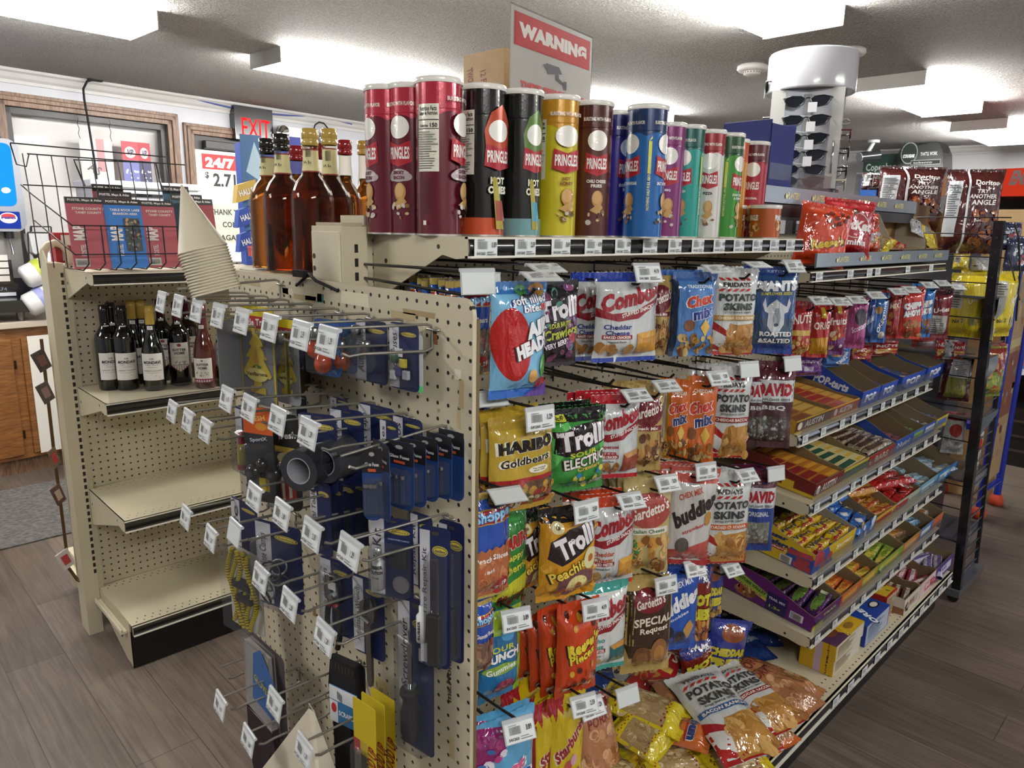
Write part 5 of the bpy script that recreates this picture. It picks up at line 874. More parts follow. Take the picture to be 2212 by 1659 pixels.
for i, z in enumerate([dep(1625, y, 104).z for y in (200, 272)]): shades(tpos(-5.6, 0, z), TB+radians(-92), '121214', '17181c', 'thick black sunglasses hanging %s on the shaded side of the tower' % ['higher', 'lower'][i])
# blue display box and clear bin on the upper tray
P = at(1626, 283, 'Y', 9.5)
t = thing('display_box', 'dark blue open display box on the upper tray before the sunglasses tower', 'display box', (53.2, 9.5, 65.3), 0)
m = MB(); zt = 72.5
for b in [(0, 0, 0, .12, 6, zt-65.3), (5.9, 0, 0, 6, 6, zt-65.3), (0, 0, 0, 6, .12, zt-65.3-.4), (0, 5.9, 0, 6, 6, zt-65.3), (0, 0, 0, 6, 6, .1)]: m.box(*b, '16236c', 'matte')
m.obj('body', t, bevel=.03); m = MB(); m.box(.3, -.03, .8, 5.7, .0, 2.6, '35447e', 'clear'); m.obj('label_window', t)
m = MB()
for b in [(0, 0, 0, 9, .08, 1.9), (0, 5, 0, 9, 5.08, 1.9), (0, 0, 0, .08, 5, 1.9), (9, 0, 0, 9.08, 5, 1.9)]: m.box(*b, 'ffffff', 'clear')
m.box(0, 0, 0, 9, 5, .08, 'cccccc', 'clear'); tag(m.obj('acrylic_bin', None, (60.2, 9, 65.3)), 'clear acrylic bin on the upper tray beside the blue box', 'bin')
# ============================================================= END PANEL: hooks, tickets, hardware cards
def hookX(y, z, label, L=7.0, tk=0, rise=.6, group='grey peg hooks on the end panel', tw=-5, tl=-12):
    """double-wire grey hook standing out of the end panel towards the viewer"""
    t = thing('peg_hook', label, 'peg hook', (-.02, y, z), 0, group)
    m = MB(); m.tube([(0, -.5, 0), (-.18, -.45, 0), (-.2, 0, 0), (-.18, .45, 0), (0, .5, 0)], .085, 'a09e96', 'dullmetal', 6); m.tube([(-.15, 0, -1.1), (-.15, 0, 0), (-.2, 0, .25), (-.55, 0, .35), (-L+.2, 0, rise)], .085, 'a09e96', 'dullmetal', 6); m.obj('scan_wire', t)
    m = MB(); m.tube([(-.15, 0, -1.1), (-.7, 0, -1.25), (-L+2, 0, -.95), (-L+1.1, 0, -1.0), (-L+.7, 0, -.8)], .095, 'a09e96', 'dullmetal', 6); m.obj('hook_wire', t)
    if tk is not None: tagobj(t, (-L, 0, rise), (radians(tl), 0, radians(-90+tw)), tk)
    return t
def ord_(i): return ['first', 'second', 'third', 'fourth', 'fifth', 'sixth', 'seventh', 'eighth', 'ninth'][i]
r1 = [2.6, 5.5, 9.2, 13.0, 16.6, 20.2, 23.7, 27.1]; TL = (-6.9)
for i, y in enumerate(r1): hookX(y, 54.1, 'grey double wire hook in the top row, %s from the candy side' % ord_(i), 7, i % 4)
hookX(17.6+4, 55.5, 'grey wire hook above the top row carrying the paper cups', 8, None, 0)
P = at(665, 925, 'X', TL); r2 = [(1.2, None), (5.1, 0), (8.8, 1), (12.7, 2), (16.1, 3)]
for i, (y, tk) in enumerate(r2): hookX(y, 48.2, 'grey double wire hook in the second row, %s from the candy side' % ord_(i), 7 if tk is not None else 7.6, tk, .9 if tk is not None else -.1)
for i, (px, py) in enumerate([(450, 922), (412, 902), (378, 883)]): P = at(px, py-12, 'X', TL); hookX(P.y, P.z-.6, 'grey double wire hook in the second row, %s beyond the air fresheners' % ord_(i), 7, i)
for i, (px, py) in enumerate([(762, 1165), (681, 1130), (616, 1088), (556, 1052), (513, 1130), (461, 1144), (407, 1100)]):
    P = at(px, py, 'X', TL); hookX(P.y, P.z-.6, 'grey double wire hook in the third row, %s from the candy side' % ord_(i), 7, i)
for i, (px, py) in enumerate([(708, 1352), (632, 1283), (569, 1228)]): P = at(px, py, 'X', TL); hookX(P.y, P.z-.6, 'grey double wire hook in the fourth row, %s from the candy side' % ord_(i), 7, i)
for i, (px, py) in enumerate([(663, 1600), (600, 1500), (542, 1580), (481, 1506)]): P = at(px, py, 'X', TL); hookX(P.y, P.z-.6, 'grey wire hook near the floor with clear ticket, %s from the candy side' % ord_(i), 7, 4 if i == 9 else i)
hookX(28.1, 20.5, 'bare grey wire hook above the work gloves', 4.5, None)
# --- carded goods
def card(name, label, cat, yl, yr, zt, zb, x=-2, yaw=0, base='111c48', art_=(), strip=None, strip_txt=None, group=None, corner=.35, extra=None, th=.05, lean=0, back=None):
    """flat hanging card: yl/yr = far/near edges along the panel, front faces the viewer"""
    W = abs(yl-yr); H = zt-zb; t = thing(name, label, cat, (x, (yl+yr)/2, zb), radians(-90+yaw), group)
    m = MB(); m.prism(rrect(-W/2, 0, W/2, H, corner), 'Y', -th/2, th/2, base, 'card')
    E_ = []
    if strip: E_ += [('r', 0, .02, .34, .97, 'b9b8bd'), ('t', strip_txt, .17, .5, .86*H*.8/W, .2*W/H, '26262c', 90, .08, None, .01)] 
    E_ += list(art_)
    E_ += [('r', .42, .945, .64, .97, '3a3833')] if strip else []
    art(m, flat(-W/2, -th/2, 0), W, H, E_, 'card', mx=9, off0=.008, step=.006); m.obj('card', t)
    if extra: extra(t, W, H)
    t.rotation_euler = (radians(lean), 0, radians(-90+yaw)); return t
def blister(t, x0, x1, z0, z1, d=.6, name='blister', mat='clear'):
    m = MB(); r = .25; pr = rrect(x0, z0, x1, z1, r); n = len(pr); cx, cz = (x0+x1)/2, (z0+z1)/2
    q = [(cx+(a-cx)*.88, cz+(b-cz)*.93) for a, b in pr]
    vs = [(a, -.04, b) for a, b in pr]+[(a, -d*.8, b) for a, b in q]+[(cx+(a-cx)*.75, -d, cz+(b-cz)*.86) for a, b in pr]
    m.add(vs, [(k*n+i, k*n+(i+1) % n, (k+1)*n+(i+1) % n, (k+1)*n+i) for k in (0, 1) for i in range(n)], 'ffffff', mat, True); m.add(vs, [tuple(range(2*n, 3*n))], 'ffffff', mat)
    return m.obj(name, t)
LOGO = [('e', .68, .84, .26, .035, 'b9a832'), ('e', .68, .84, .23, .027, '2c3460'), ('e', .68, .84, .21, .022, 'c4b23a'), ('t', 'AutoStore', .68, .84, .34, .02, '1c2450', 0, .1)]
def pxc(xl, xr, yt, yb, X, yaw=0):      # edges of a card hanging at X, from where the picture shows it
    P = at((xl+xr)/2, (yt+yb)/2, 'X', X); a = radians(-90+yaw); n = Vector((sin(a), -cos(a), 0)); r = Vector((cos(a), sin(a), 0))
    pl = lambda x, y: CAM+ray(x, y)*((P-CAM).dot(n)/ray(x, y).dot(n))
    w = abs((pl(xr, (yt+yb)/2)-pl(xl, (yt+yb)/2)).dot(r)); return P.y+w/2, P.y-w/2, pl((xl+xr)/2, yt).z, pl((xl+xr)/2, yb).z
def C_(name, label, cat, box, X, yaw=0, **k): yl, yr, zt, zb = pxc(*box, X, yaw); return card(name, label, cat, yl, yr, zt, zb, X, yaw, **k)
def tree_card(t, W, H):
    m = MB(); pts = [(0, .68), (.1, .6), (.06, .59), (.2, .49), (.12, .48), (.3, .36), (.19, .355), (.4, .2), (.36, .17), (.1, .18), (.1, .07), (.2, .06), (.2, 0)]
    pts = [(x*W, z*H+.12*H) for x, z in pts]; P_ = pts+[(-x, z) for x, z in pts[::-1][:-1]]
    m.prism(P_, 'Y', -.14, -.06, 'c2a81e', 'card')
    art(m, flat(-W/2, -.145, 0), W, H, [('p', [(.42, .45), (.5, .6), (.58, .45), (.5, .4)], 'b98a2c'), ('p', [(.34, .37), (.48, .42), (.44, .36)], '2f6a2c'), ('p', [(.5, .42), (.66, .4), (.56, .36)], '2f6a2c'), ('e', .5, .31, .3, .07, 'd6c66a'), ('t', 'Vanillaroma', .5, .32, .6, .04, '26241c', 4)], 'card', mx=9, off0=.005, step=.005); m.obj('scented_tree', t)
    m = MB(); m.box(-W/2, -.2, 0, W/2, -.17, H*.86, 'ffffff', 'bagclear'); m.obj('cellophane', t)
TREE = [('r', 0, .74, 1, 1, 'c9b41e'), ('r', .04, .78, .96, .9, 'a3202a'), ('t', 'Little Trees', .5, .84, .8, .07, 'efe8e0', 4, .1)]
C_('air_freshener', 'yellow tree shaped air freshener in a grey and yellow packet, nearer the wine shelf', 'air freshener', (520, 594, 662, 872), -4.6, 8, base='6c6e74', art_=TREE+[('r', 0, 0, .05, 1, 'b3a01c'), ('r', .95, 0, 1, 1, 'b3a01c')], extra=tree_card, group='tree air fresheners')
C_('air_freshener', 'yellow tree shaped air freshener half hidden by bulbs', 'air freshener', (594, 646, 690, 872), -3.6, 8, base='8a8c90', art_=TREE, extra=tree_card, group='tree air fresheners')
for i in range(5): C_('air_freshener', 'dark packet in the air freshener stack, %s from its front' % ord_(i), 'air freshener', (472+i*9, 528+i*5, 690-i*3, 842), -5.8+i*.55, -62, base=['6a6c72', '3a3b41', '8a8c92', '4c4e55', 'a3a5aa'][i], art_=[('r', 0, .88, 1, 1, 'b3a01c'), ('b', .05, .05, .95, .85, 14, .14, ['a9adb3', '1a1a1e', '54606e', '2a4a6c'])], group='tree air fresheners')
for i in range(5): C_('air_freshener', 'olive packet in the stack behind the second tree, %s from its front' % ord_(i), 'air freshener', (618+i*7, 652+i*5, 705+i*3, 845), -2.6+i*.4, -40, base=['5c5a1c', '77721f', '3a3a1c', '6c6a24', '4a4a20'][i], art_=[('r', 0, .88, 1, 1, 'c9b41e')], group='tree air fresheners')
def bulbs(col, mat, kind=0):
    def f(t, W, H):
        for k, (x, z) in enumerate([(-.35, .62), (.2, .4)] if kind == 0 else [(-.3, .55), (.15, .3)]):
            m = MB(); m.T = Matrix.Translation((x*W*.6, -.65, z*H)); m.lathe([(.0, -.8), (.3, -.75), (.52, -.5), (.58, -.15), (.5, .2), (.32, .5)], col, mat, 18); m.lathe([(.32, .5), (.33, .5), (.33, 1.1), (.24, 1.2), (0, 1.25)], 'a9abad', 'metal', 16); m.obj('bulb', t)
        blister(t, -W*.46, W*.44, H*.05, H*.8, 1.15)
    return f
C_('bulb_card', 'clear bulb pack on a navy card beside the second tree', 'light bulb pack', (584, 652, 688, 792), -3.4, 20, strip=1, strip_txt='Bulb', art_=LOGO, extra=bulbs('d9dcdf', 'clear'), group='bulb packs')
C_('bulb_card', 'small bulb pack nearly hidden behind the clear bulbs', 'light bulb pack', (640, 684, 700, 800), -2.4, 20, strip=1, strip_txt='Bulb', art_=LOGO, extra=bulbs('d9dcdf', 'clear'), group='bulb packs')
C_('bulb_card', 'amber bulb pack on a blue card', 'light bulb pack', (680, 736, 690, 812), -3.2, 14, base='1d4a86', art_=[('t', 'Auto', .75, .3, .8, .2, '4a84b8', 80)], extra=bulbs('b5431a', 'darkglass', 1), group='bulb packs')
C_('bulb_card', 'second amber bulb pack behind the first', 'light bulb pack', (732, 770, 690, 806), -2.0, 14, base='1d4a86', art_=[('t', 'Auto', .75, .3, .8, .2, '4a84b8', 80)], extra=bulbs('9c3c18', 'darkglass', 1), group='bulb packs')
C_('bulb_card', 'pair of clear bulbs on a navy and white card', 'light bulb pack', (768, 836, 692, 826), -1.6, 6, strip=1, strip_txt='Auto Bulbs', art_=LOGO, extra=bulbs('e6e9ec', 'clear'), group='bulb packs')
def fuses(t, W, H):
    for x, z, c in [(.1, .35, 'c9bb1c'), (-.05, .22, '2c2f6e'), (-.2, .4, '2f5c3a'), (.2, .18, 'a9abb0'), (-.25, .15, 'c0c2c6')]: m = MB(); m.box(x*W-.3, -.4, z*H, x*W+.2, -.15, z*H+.55, c, 'gloss'); m.obj('fuse', t, bevel=.05)
    m = MB(); m.box(-.25*W, -.2, .5*H, 0, -.12, .62*H, 'd9dadb', 'card'); m.obj('price_sticker', t); blister(t, -W*.4, W*.42, H*.05, H*.62, .5)
C_('fuse_card', 'blade fuse pack with yellow and blue fuses', 'fuse pack', (842, 904, 698, 842), -1.3, 6, strip=1, strip_txt='Blade Fuses', art_=LOGO, extra=fuses)
C_('hardware_card', 'thin silver edged packet seen edge on beside the blade fuses', 'hardware pack', (902, 914, 720, 852), -.9, 60, base='9c9ea2', art_=[('r', .1, .03, .9, .14, '3fae58')], group='small hardware')
# second row
def glue(t, W, H):
    m = MB(); m.T = Matrix.Translation((-.1, -.35, .12*H)); m.lathe([(0, 0), (.34, .02), (.36, 1.8), (.2, 2.1)], 'c9b21e', 'gloss', 16); m.lathe([(.37, .1), (.37, .5)], 'a5201c', 'gloss', 16); m.lathe([(.22, 2.1), (.2, 3.0), (.1, 3.1), (0, 3.1)], 'b3201c', 'gloss', 16); m.obj('glue_bottle', t)
    blister(t, -W*.4, W*.35, H*.06, H*.72, .8)
C_('glue_card', 'navy card with a red capped yellow glue bottle', 'glue', (512, 552, 886, 1028), -3.8, 0, strip=1, strip_txt='', art_=LOGO, extra=glue)
def plugs(t, W, H):
    m = MB(); m.sphere((-.2, -.5, .34*H), .62, .5, .62, '1c1c1f', 'gloss', 20, 12); m.cyl((-.2, -.6, .34*H), (-.2, -1.02, .34*H), .34, '35363a', 'gloss', 20); m.cyl((-.2, -1.0, .34*H), (-.2, -1.06, .34*H), .2, '77797d', 'metal', 16); m.obj('dial', t)
    m = MB(); m.sphere((.55, -.45, .42*H), .45, .4, .55, '161618', 'gloss', 16, 10); m.obj('dial', t); blister(t, -W*.45, W*.45, H*.05, H*.62, 1.15)
C_('charger_card', 'black and orange car accessory card with a round dial', 'car accessory', (530, 592, 880, 1082), -4.4, 24, base='2c2d31', art_=[('r', 0, .72, 1, 1, 'c9561a'), ('t', 'FRESH', .45, .88, .6, .05, 'efc060', 10), ('e', .6, .8, .2, .04, 'c9862a'), ('t', 'SportX', .5, .66, .6, .05, 'b9bec4', 10), ('r', .45, .12, .8, .26, 'b39a1c')], extra=plugs)
C_('charger_card', 'second car accessory card behind the orange one', 'car accessory', (590, 622, 900, 1080), -3.2, 24, base='1c2a30', art_=[('r', .3, .08, 1, .22, 'b39a1c'), ('t', 'Fresh', .5, .7, .6, .05, 'b9bec4', 60)], extra=plugs)
C_('scent_card', 'black card reading fresh with a red and cream popcorn picture', 'air freshener', (596, 650, 895, 1100), -3.0, 20, base='1a1718', corner=.6, art_=[('t', 'fresh', .5, .78, .7, .07, 'd9dadb', 10, .2), ('p', [(.1, .5), (.7, .55), (.8, .12), (.2, .05)], 'a3342c'), ('p', [(.16, .5), (.3, .5), (.34, .1), (.24, .08)], 'd9d0bb'), ('p', [(.46, .52), (.58, .53), (.62, .14), (.5, .12)], 'd9d0bb'), ('e', .42, .54, .34, .06, 'cdbd8a'), ('r', 0, .6, 1, .66, 'b39a3c')])
def tapes(col='2b2c30', core='8f9094'):
    def f(t, W, H):
        R1, R2 = .95*W/2, .6*W/2; m = MB(); z = .4*H
        m.T = Matrix.Translation((0, -.05, z)) @ Matrix.Rotation(radians(90), 4, 'X')
        m.lathe([(R1, 0), (R1, 2.1), (R2, 2.1), (R2, 0)], col, 'gloss', 40, sm=False); m.obj('tape_roll', t)
        m = MB(); m.T = Matrix.Translation((0, -.05, z)) @ Matrix.Rotation(radians(90), 4, 'X'); m.lathe([(R2+.01, 2.12), (R2-.06, 2.12), (R2-.06, .1)], core, 'card', 36, sm=False); m.disc(R2-.05, .2, 'a9aaae', 'card', 36); m.obj('tape_core', t)
    return f
C_('tape_card', 'roll of grey tape on a navy card, nearer the air fresheners', 'tape', (648, 728, 894, 1062), -4.2, 26, strip=1, strip_txt='', art_=LOGO, extra=tapes(), group='tape rolls')
C_('tape_card', 'roll of grey tape on a navy card, nearer the glass fuses', 'tape', (716, 786, 884, 1044), -2.4, 16, strip=1, strip_txt='Electric Tape', art_=LOGO, extra=tapes('3a3b40'), group='tape rolls')
for i, (a, b_, c, d, X, tx) in enumerate([(776, 852, 876, 1010, -1.2, 'Duct Tape'), (822, 860, 908, 1000, -1.9, 'Fuses'), (850, 912, 902, 1000, -.9, 'Bulbs'), (630, 662, 850, 900, -1.2, 'Tape'), (715, 752, 860, 900, -1.2, 'Tape')]):
    C_('hardware_card', 'navy and white hardware card reading %s behind the second row, %s of these' % (tx.lower(), ord_(i)), 'hardware pack', (a, b_, c, d), X, 8, strip=1, strip_txt=tx, art_=LOGO, group='small hardware')
def gfuse(t, W, H):
    for k in range(3): m = MB(); m.cyl((-.25*W+k*.22*W, -.25, .12*H), (-.25*W+k*.22*W, -.25, .5*H), .13, 'c5c9cc', 'clear', 10); m.cyl((-.25*W+k*.22*W, -.25, .48*H), (-.25*W+k*.22*W, -.25, .53*H), .15, 'b9bbbd', 'metal', 10); m.obj('glass_fuse', t)
    blister(t, -W*.42, W*.42, H*.08, H*.6, .55)
GF = [('r', 0, .66, 1, 1, '161518'), ('t', 'Glass Fuses', .5, .78, .7, .05, 'c9c9cb'), ('r', .3, .68, .7, .72, 'b5502a'), ('e', .5, .92, .14, .03, '8c8c8c')]
for i, (a, b_, c, d, X) in enumerate([(783, 826, 968, 1124, -5.6), (808, 842, 956, 1118, -5.0), (834, 894, 954, 1098, -4.2), (866, 920, 950, 1092, -3.4), (894, 946, 944, 1080, -2.7), (922, 976, 938, 1074, -2.0), (948, 1002, 930, 1078, -1.3)]):
    C_('fuse_card', 'black and blue glass fuse pack, %s from the front of its hook' % ord_(i), 'fuse pack', (a, b_, c, d), X, [40, -10, 14, 12, 10, 8, 8][i], base='17356a', corner=.5, art_=GF, extra=gfuse if i < 6 else None, group='glass fuse packs')
# third row
for i in range(4): C_('wiring_card', 'navy electrical kit card in the third row, %s of four' % ord_(i), 'hardware pack', (672+i*26, 716+i*26, 1040-i*4, 1196-i*8), -4.2+i*.9, 8, strip=(i == 0) or None, strip_txt='Electrical Tools', art_=LOGO, extra=(lambda t, W, H: (blister(t, -W*.35, W*.4, H*.1, H*.55, .5), MB().cyl((0, -.3, .15*H), (.1, -.3, .5*H), .2, '1a1a1c', 'rubber', 12).obj('tool', t))), group='navy electrical cards')
def patch(t, W, H):
    m = MB(); m.T = Matrix.Translation((-.22*W, -.45, .14*H)); m.lathe([(0, 0), (.36, 0), (.4, .1), (.42, 1.9), (.16, 2.15), (.16, 2.25), (.2, 2.25), (.2, 2.6), (0, 2.65)], 'cfd0d2', 'dullmetal', 20)
    art(m, lambda u, v, off: ((.43+off)*sin((u-.5)/.43), -(.43+off)*cos((u-.5)/.43), .6+v), 1.0, 1.2, [('t', 'RUBBER', .5, .75, .9, .2, '222222', 0, 0, None, .05), ('t', 'SOLUTION', .5, .48, .9, .18, '222222', 0, 0, None, .05), ('t', '10 ml', .5, .2, .4, .1, '333333')], 'card', mx=.2); m.obj('glue_tube', t)
    m = MB(); m.cyl((.24*W, -.1, .2*H), (.24*W, -.2, .2*H), .55, '9fa2a6', 'dullmetal', 24); m.obj('scuffer', t); m = MB(); m.box(0, -.2, .4*H, .38*W, -.08, .62*H, '1c1c1f', 'rubber'); m.obj('rubber_patch', t); blister(t, -W*.46, W*.46, H*.04, H*.68, .95)
C_('patch_kit', 'rubber patch kit on a navy card with a silver glue tube', 'patch kit', (800, 892, 1118, 1290), -3.4, 26, strip=1, strip_txt='Patch Kit', art_=LOGO+[('t', 'DANGER EXTREMELY FLAMMABLE', .68, .74, .5, .02, '8c90b0')], extra=patch)
def lighter(t, W, H):
    m = MB(); m.box(-.1*W, -.75, .06*H, .3*W, -.15, .42*H, '1a191b', 'gloss'); m.box(-.02*W, -.5, .42*H, .22*W, -.2, .8*H, '2e2c33', 'gloss'); m.obj('tool_handle', t, bevel=.1)
    m = MB(); m.box(-.08*W, -.55, .415*H, .26*W, -.18, .43*H, 'c9cacc', 'chrome'); m.obj('ferrule', t)
    m = MB(); m.T = Matrix.Translation((-.36*W, -.4, .2*H)); m.lathe([(0, 0), (.3, 0), (.3, 1.6), (.14, 1.8), (.14, 2.2), (0, 2.2)], 'd3d3d0', 'matte', 16); art(m, lambda u, v, off: ((.31+off)*sin(u/.31), -(.31+off)*cos(u/.31), .2+v), .2, 1.2, [('t', 'RUBBER', 0, .5, 6, .14, '222222', 90, 0, None, .05)], 'card', mx=.2); m.obj('glue_tube', t); blister(t, -W*.2, W*.42, H*.03, H*.84, .95)
C_('repair_kit', 'tire repair kit on a tall navy card, front one', 'tire repair kit', (908, 972, 1138, 1440), -3.2, 24, strip=1, strip_txt='Quick Tire Repair Kit', art_=LOGO, extra=lighter, group='tire repair kits')
C_('repair_kit', 'tire repair kit on a tall navy card, behind the front one', 'tire repair kit', (948, 1002, 1126, 1426), -1.9, 14, strip=1, strip_txt='Quick Tire Repair Kit', art_=LOGO, extra=lighter, group='tire repair kits')
C_('hardware_card', 'navy kit card hidden behind the tire repair kits', 'hardware pack', (888, 934, 1110, 1270), -1.5, 10, strip=1, strip_txt='Repair Kit', art_=LOGO, group='small hardware')
def clamps(t, W, H):
    for k in range(7):
        m = MB(); a = k*.9; c = Vector((.25*W*cos(a)*.7, -.5-.08*k, (.36+.2*sin(a*1.3))*H)); r = .55+.08*(k % 3)
        m.tube([c+Vector((r*cos(j*pi/8), .25*sin(j*pi/8+k), r*sin(j*pi/8)*.9)) for j in range(16)], .09, '8d8f93' if k % 2 else '3a3c40', 'dullmetal', 6, closed=True); m.obj('clamp', t)
    blister(t, -W*.46, W*.4, H*.03, H*.82, 1.3)
C_('clamp_card', 'blister of assorted hose clamps on a navy card', 'hose clamps', (556, 652, 1132, 1312), -3.4, 18, strip=1, strip_txt='Assorted Hose Clamps', art_=LOGO, extra=clamps)
C_('hardware_card', 'small navy card over the yellow bungee cords', 'hardware pack', (502, 556, 1084, 1186), -3.0, 6, strip=1, strip_txt='Tie', art_=LOGO, group='small hardware')
def bungee(t, W, H):
    R = random.Random(4)
    for k in range(6):
        m = MB(); x0 = (-.36+.14*k)*W; pts = [Vector((x0+.12*W*sin(j*.5+k), -.25-.14*(k % 3), H*(.06+.86*j/14))) for j in range(15)]
        m.tube(pts, .19, 'b9a41e', 'fabric', 8)
        for j in range(1, 28): 
            p = pts[j//2].lerp(pts[min(14, j//2+1)], .5*(j % 2)); q = p+Vector((0, 0, .07)); m.cyl(p, q, .2, '1d1b14', 'fabric', 8, cap=False)
        m.obj('cord', t)
    m = MB(); m.box(-.2*W, -.75, .52*H, .3*W, -.1, .6*H, '17161a', 'rubber'); m.box(-.1*W, -.8, .38*H, .34*W, -.1, .44*H, '17161a', 'rubber'); m.obj('clip', t)
    m = MB(); m.box(-.52*W, -.9, 0, .52*W, -.86, H, 'ffffff', 'bagclear'); m.obj('bag_film', t)
C_('bungee_pack', 'clear bag of yellow and black bungee cords', 'bungee cords', (498, 566, 1178, 1356), -3.0, 10, base='a9a79c', corner=.3, extra=bungee)
# fourth row tools
def pliers(t, W, H):
    m = MB(); x = -.02*W
    m.prism([(x-.5, .8*H), (x-.15, .84*H), (x+.02, .7*H), (x-.02, .62*H), (x+.3, .55*H), (x+.25, .46*H), (x-.25, .44*H), (x-.55, .5*H), (x-.62, .66*H)], 'Y', -.5, -.25, '8f9497', 'metal'); m.prism([(x+.45, .82*H), (x+.16, .84*H), (x+.06, .7*H), (x+.1, .6*H), (x-.1, .5*H), (x+.35, .44*H), (x+.6, .56*H), (x+.6, .7*H)], 'Y', -.38, -.15, '7c8184', 'metal'); m.cyl((x, -.6, .54*H), (x, -.2, .54*H), .22, 'c9cbcd', 'chrome', 16); m.obj('jaw', t, bevel=.05)
    for s, c in ((-1, 'b3262c'), (1, 'b3262c')):
        m = MB(); m.tube([(x+s*.15, -.35, .46*H), (x+s*.5, -.35, .36*H), (x+s*.62, -.35, .2*H), (x+s*.55, -.35, .0), (x+s*.3, -.35, -.16*H)], .2, '141315', 'rubber', 10); m.cyl((x+s*.2, -.35, .45*H), (x+s*.36, -.35, .41*H), .22, 'a3202a', 'gloss', 10); m.obj('grip', t)
    m = MB(); m.box(x-.1, -.66, .66*H, x+.6, -.6, .76*H, 'd3d0cc', 'card'); m.obj('price_sticker', t); blister(t, -W*.44, W*.4, H*.05, H*.9, .7)
C_('pliers_card', 'slip joint pliers with black and red grips on a navy card', 'pliers', (694, 762, 1210, 1368), -2.6, 14, strip=1, strip_txt='6 in Slip Joint Pliers', art_=LOGO, extra=pliers)
def wrench(t, W, H):
    m = MB(); x = .1*W; m.prism([(x-.32, .5*H), (x-.7, .58*H), (x-.62, .72*H), (x-.2, .78*H), (x-.3, .66*H), (x+.05, .6*H), (x+.3, .66*H), (x+.36, .8*H), (x+.75, .66*H), (x+.66, .54*H), (x+.3, .48*H)], 'Y', -.5, -.2, '8d8a86', 'metal')
    m.prism([(x-.26, .52*H), (x+.3, .5*H), (x+.28, -.28*H), (x+.2, -.34*H), (x-.05, -.34*H), (x-.12, -.28*H)], 'Y', -.45, -.25, '83807c', 'metal'); m.obj('wrench_body', t, bevel=.04)
    m = MB(); m.cyl((x-.3, -.56, .55*H), (x+.3, -.56, .51*H), .15, 'b5b3b0', 'metal', 14); m.obj('knurl', t); blister(t, -W*.4, W*.42, H*.35, H*.88, .62)
C_('wrench_card', 'adjustable wrench hanging out of its navy card', 'wrench', (764, 830, 1250, 1416), -2.2, 12, strip=1, strip_txt='Adjustable Wrench', art_=LOGO, extra=wrench)
def driver(t, W, H):
    m = MB(); m.T = Matrix.Translation((.0, -.55, .1*H)); m.lathe([(0, 0), (.5, .1), (.66, .6), (.66, 2.1), (.5, 2.7), (.52, 3.1), (.7, 3.4), (.66, 3.7), (.4, 3.75)], '1b1a1d', 'rubber', 24); m.obj('handle', t)
    m = MB(); m.cyl((0, -.55, .1*H+3.7), (0, -.55, .74*H), .17, 'a5a8ab', 'chrome', 14); m.cyl((0, -.55, .74*H), (0, -.55, .82*H), .09, '8b8e91', 'metal', 8); m.cyl((0, -.55, .1*H+3.7), (0, -.55, .1*H+3.95), .42, 'b9bcbf', 'chrome', 20); m.obj('shaft', t)
    m = MB(); m.box(.12*W, -.14, .62*H, .42*W, -.1, .7*H, 'cfcac6', 'card'); m.obj('price_sticker', t); blister(t, -W*.3, W*.5, H*.02, H*.86, 1.35)
C_('screwdriver_card', 'six in one screwdriver with black handle on a tall navy card', 'screwdriver', (862, 936, 1294, 1616), -1.4, 8, strip=1, strip_txt='6-in-1 Screwdriver', art_=LOGO, extra=driver)
# near the floor
def gloves(t, W, H):
    for s in (0, 1):
        m = MB(); R = random.Random(s+2); y = -.2-.5*s
        m.T = Matrix.Translation((.1*s-.05, y, 0))
        m.prism([(-.46*W, .5*H), (.3*W, .5*H), (.42*W, .3*H), (.3*W, .24*H), (.2*W, .3*H), (.2*W, .1*H), (.12*W, .02*H), (.05*W, .1*H), (0, -.02*H), (-.1*W, .08*H), (-.18*W, 0), (-.26*W, .09*H), (-.36*W, .05*H), (-.44*W, .2*H)], 'Y', 0, .35, '3a3033' if s else '55504f', 'fabric')
        m.prism([(-.46*W, .5*H), (.3*W, .5*H), (.26*W, .97*H), (-.42*W, .97*H)], 'Y', 0, .3, '8f8a86' if s else '77716f', 'fabric'); m.obj('glove', t, bevel=.12)
    m = MB(); m.prism([(-.1*W, .94*H), (.1*W, 1.0*H), (.45*W, .85*H), (.38*W, .6*H), (-.2*W, .62*H)], 'Y', -.85, -.8, '2c5c96', 'card'); art(m, flat(-.2*W, -.86, .62*H), .6*W, .3*H, [('t', 'GLOVES', .5, .5, .7, .16, 'b9a83a', -10)], 'card', mx=9); m.obj('header_card', t)
C_('work_gloves', 'pair of grey work gloves with a blue header card', 'work gloves', (548, 618, 1398, 1690), -2.6, 0, base='4a4446', th=.03, corner=.5, extra=gloves)
def brush(t, W, H):
    m = MB(); m.prism([(-.36*W, H), (.36*W, H), (.4*W, .82*H), (.2*W, .66*H), (.16*W, 0), (-.3*W, 0), (-.34*W, .66*H), (-.44*W, .84*H)], 'Y', -.5, 0, '1a191b', 'rubber')
    for k in range(7): m.box(-.36*W+k*.1*W, -.52, .93*H, -.3*W+k*.1*W, -.3, .98*H, '2e2c2c', 'rubber')
    m.obj('brush_body', t, bevel=.08)
    m = MB(); m.box(-.4*W, -.62, .62*H, .42*W, -.56, .84*H, '2f6ea0', 'card'); art(m, flat(-.4*W, -.63, .62*H), .82*W, .22*H, [('r', 0, .62, 1, 1, 'd5d8da'), ('p', [(0, 0), (.3, 0), (.3, .6), (0, .6)], 'd5d8da'), ('e', .16, .4, .1, .14, 'b3262c'), ('t', 'SCRAPER', .64, .32, .6, .14, 'e6eaee')]+barcode(.3, .7, .6, .92), 'card', mx=9, off0=.006); m.obj('hang_tag', t)
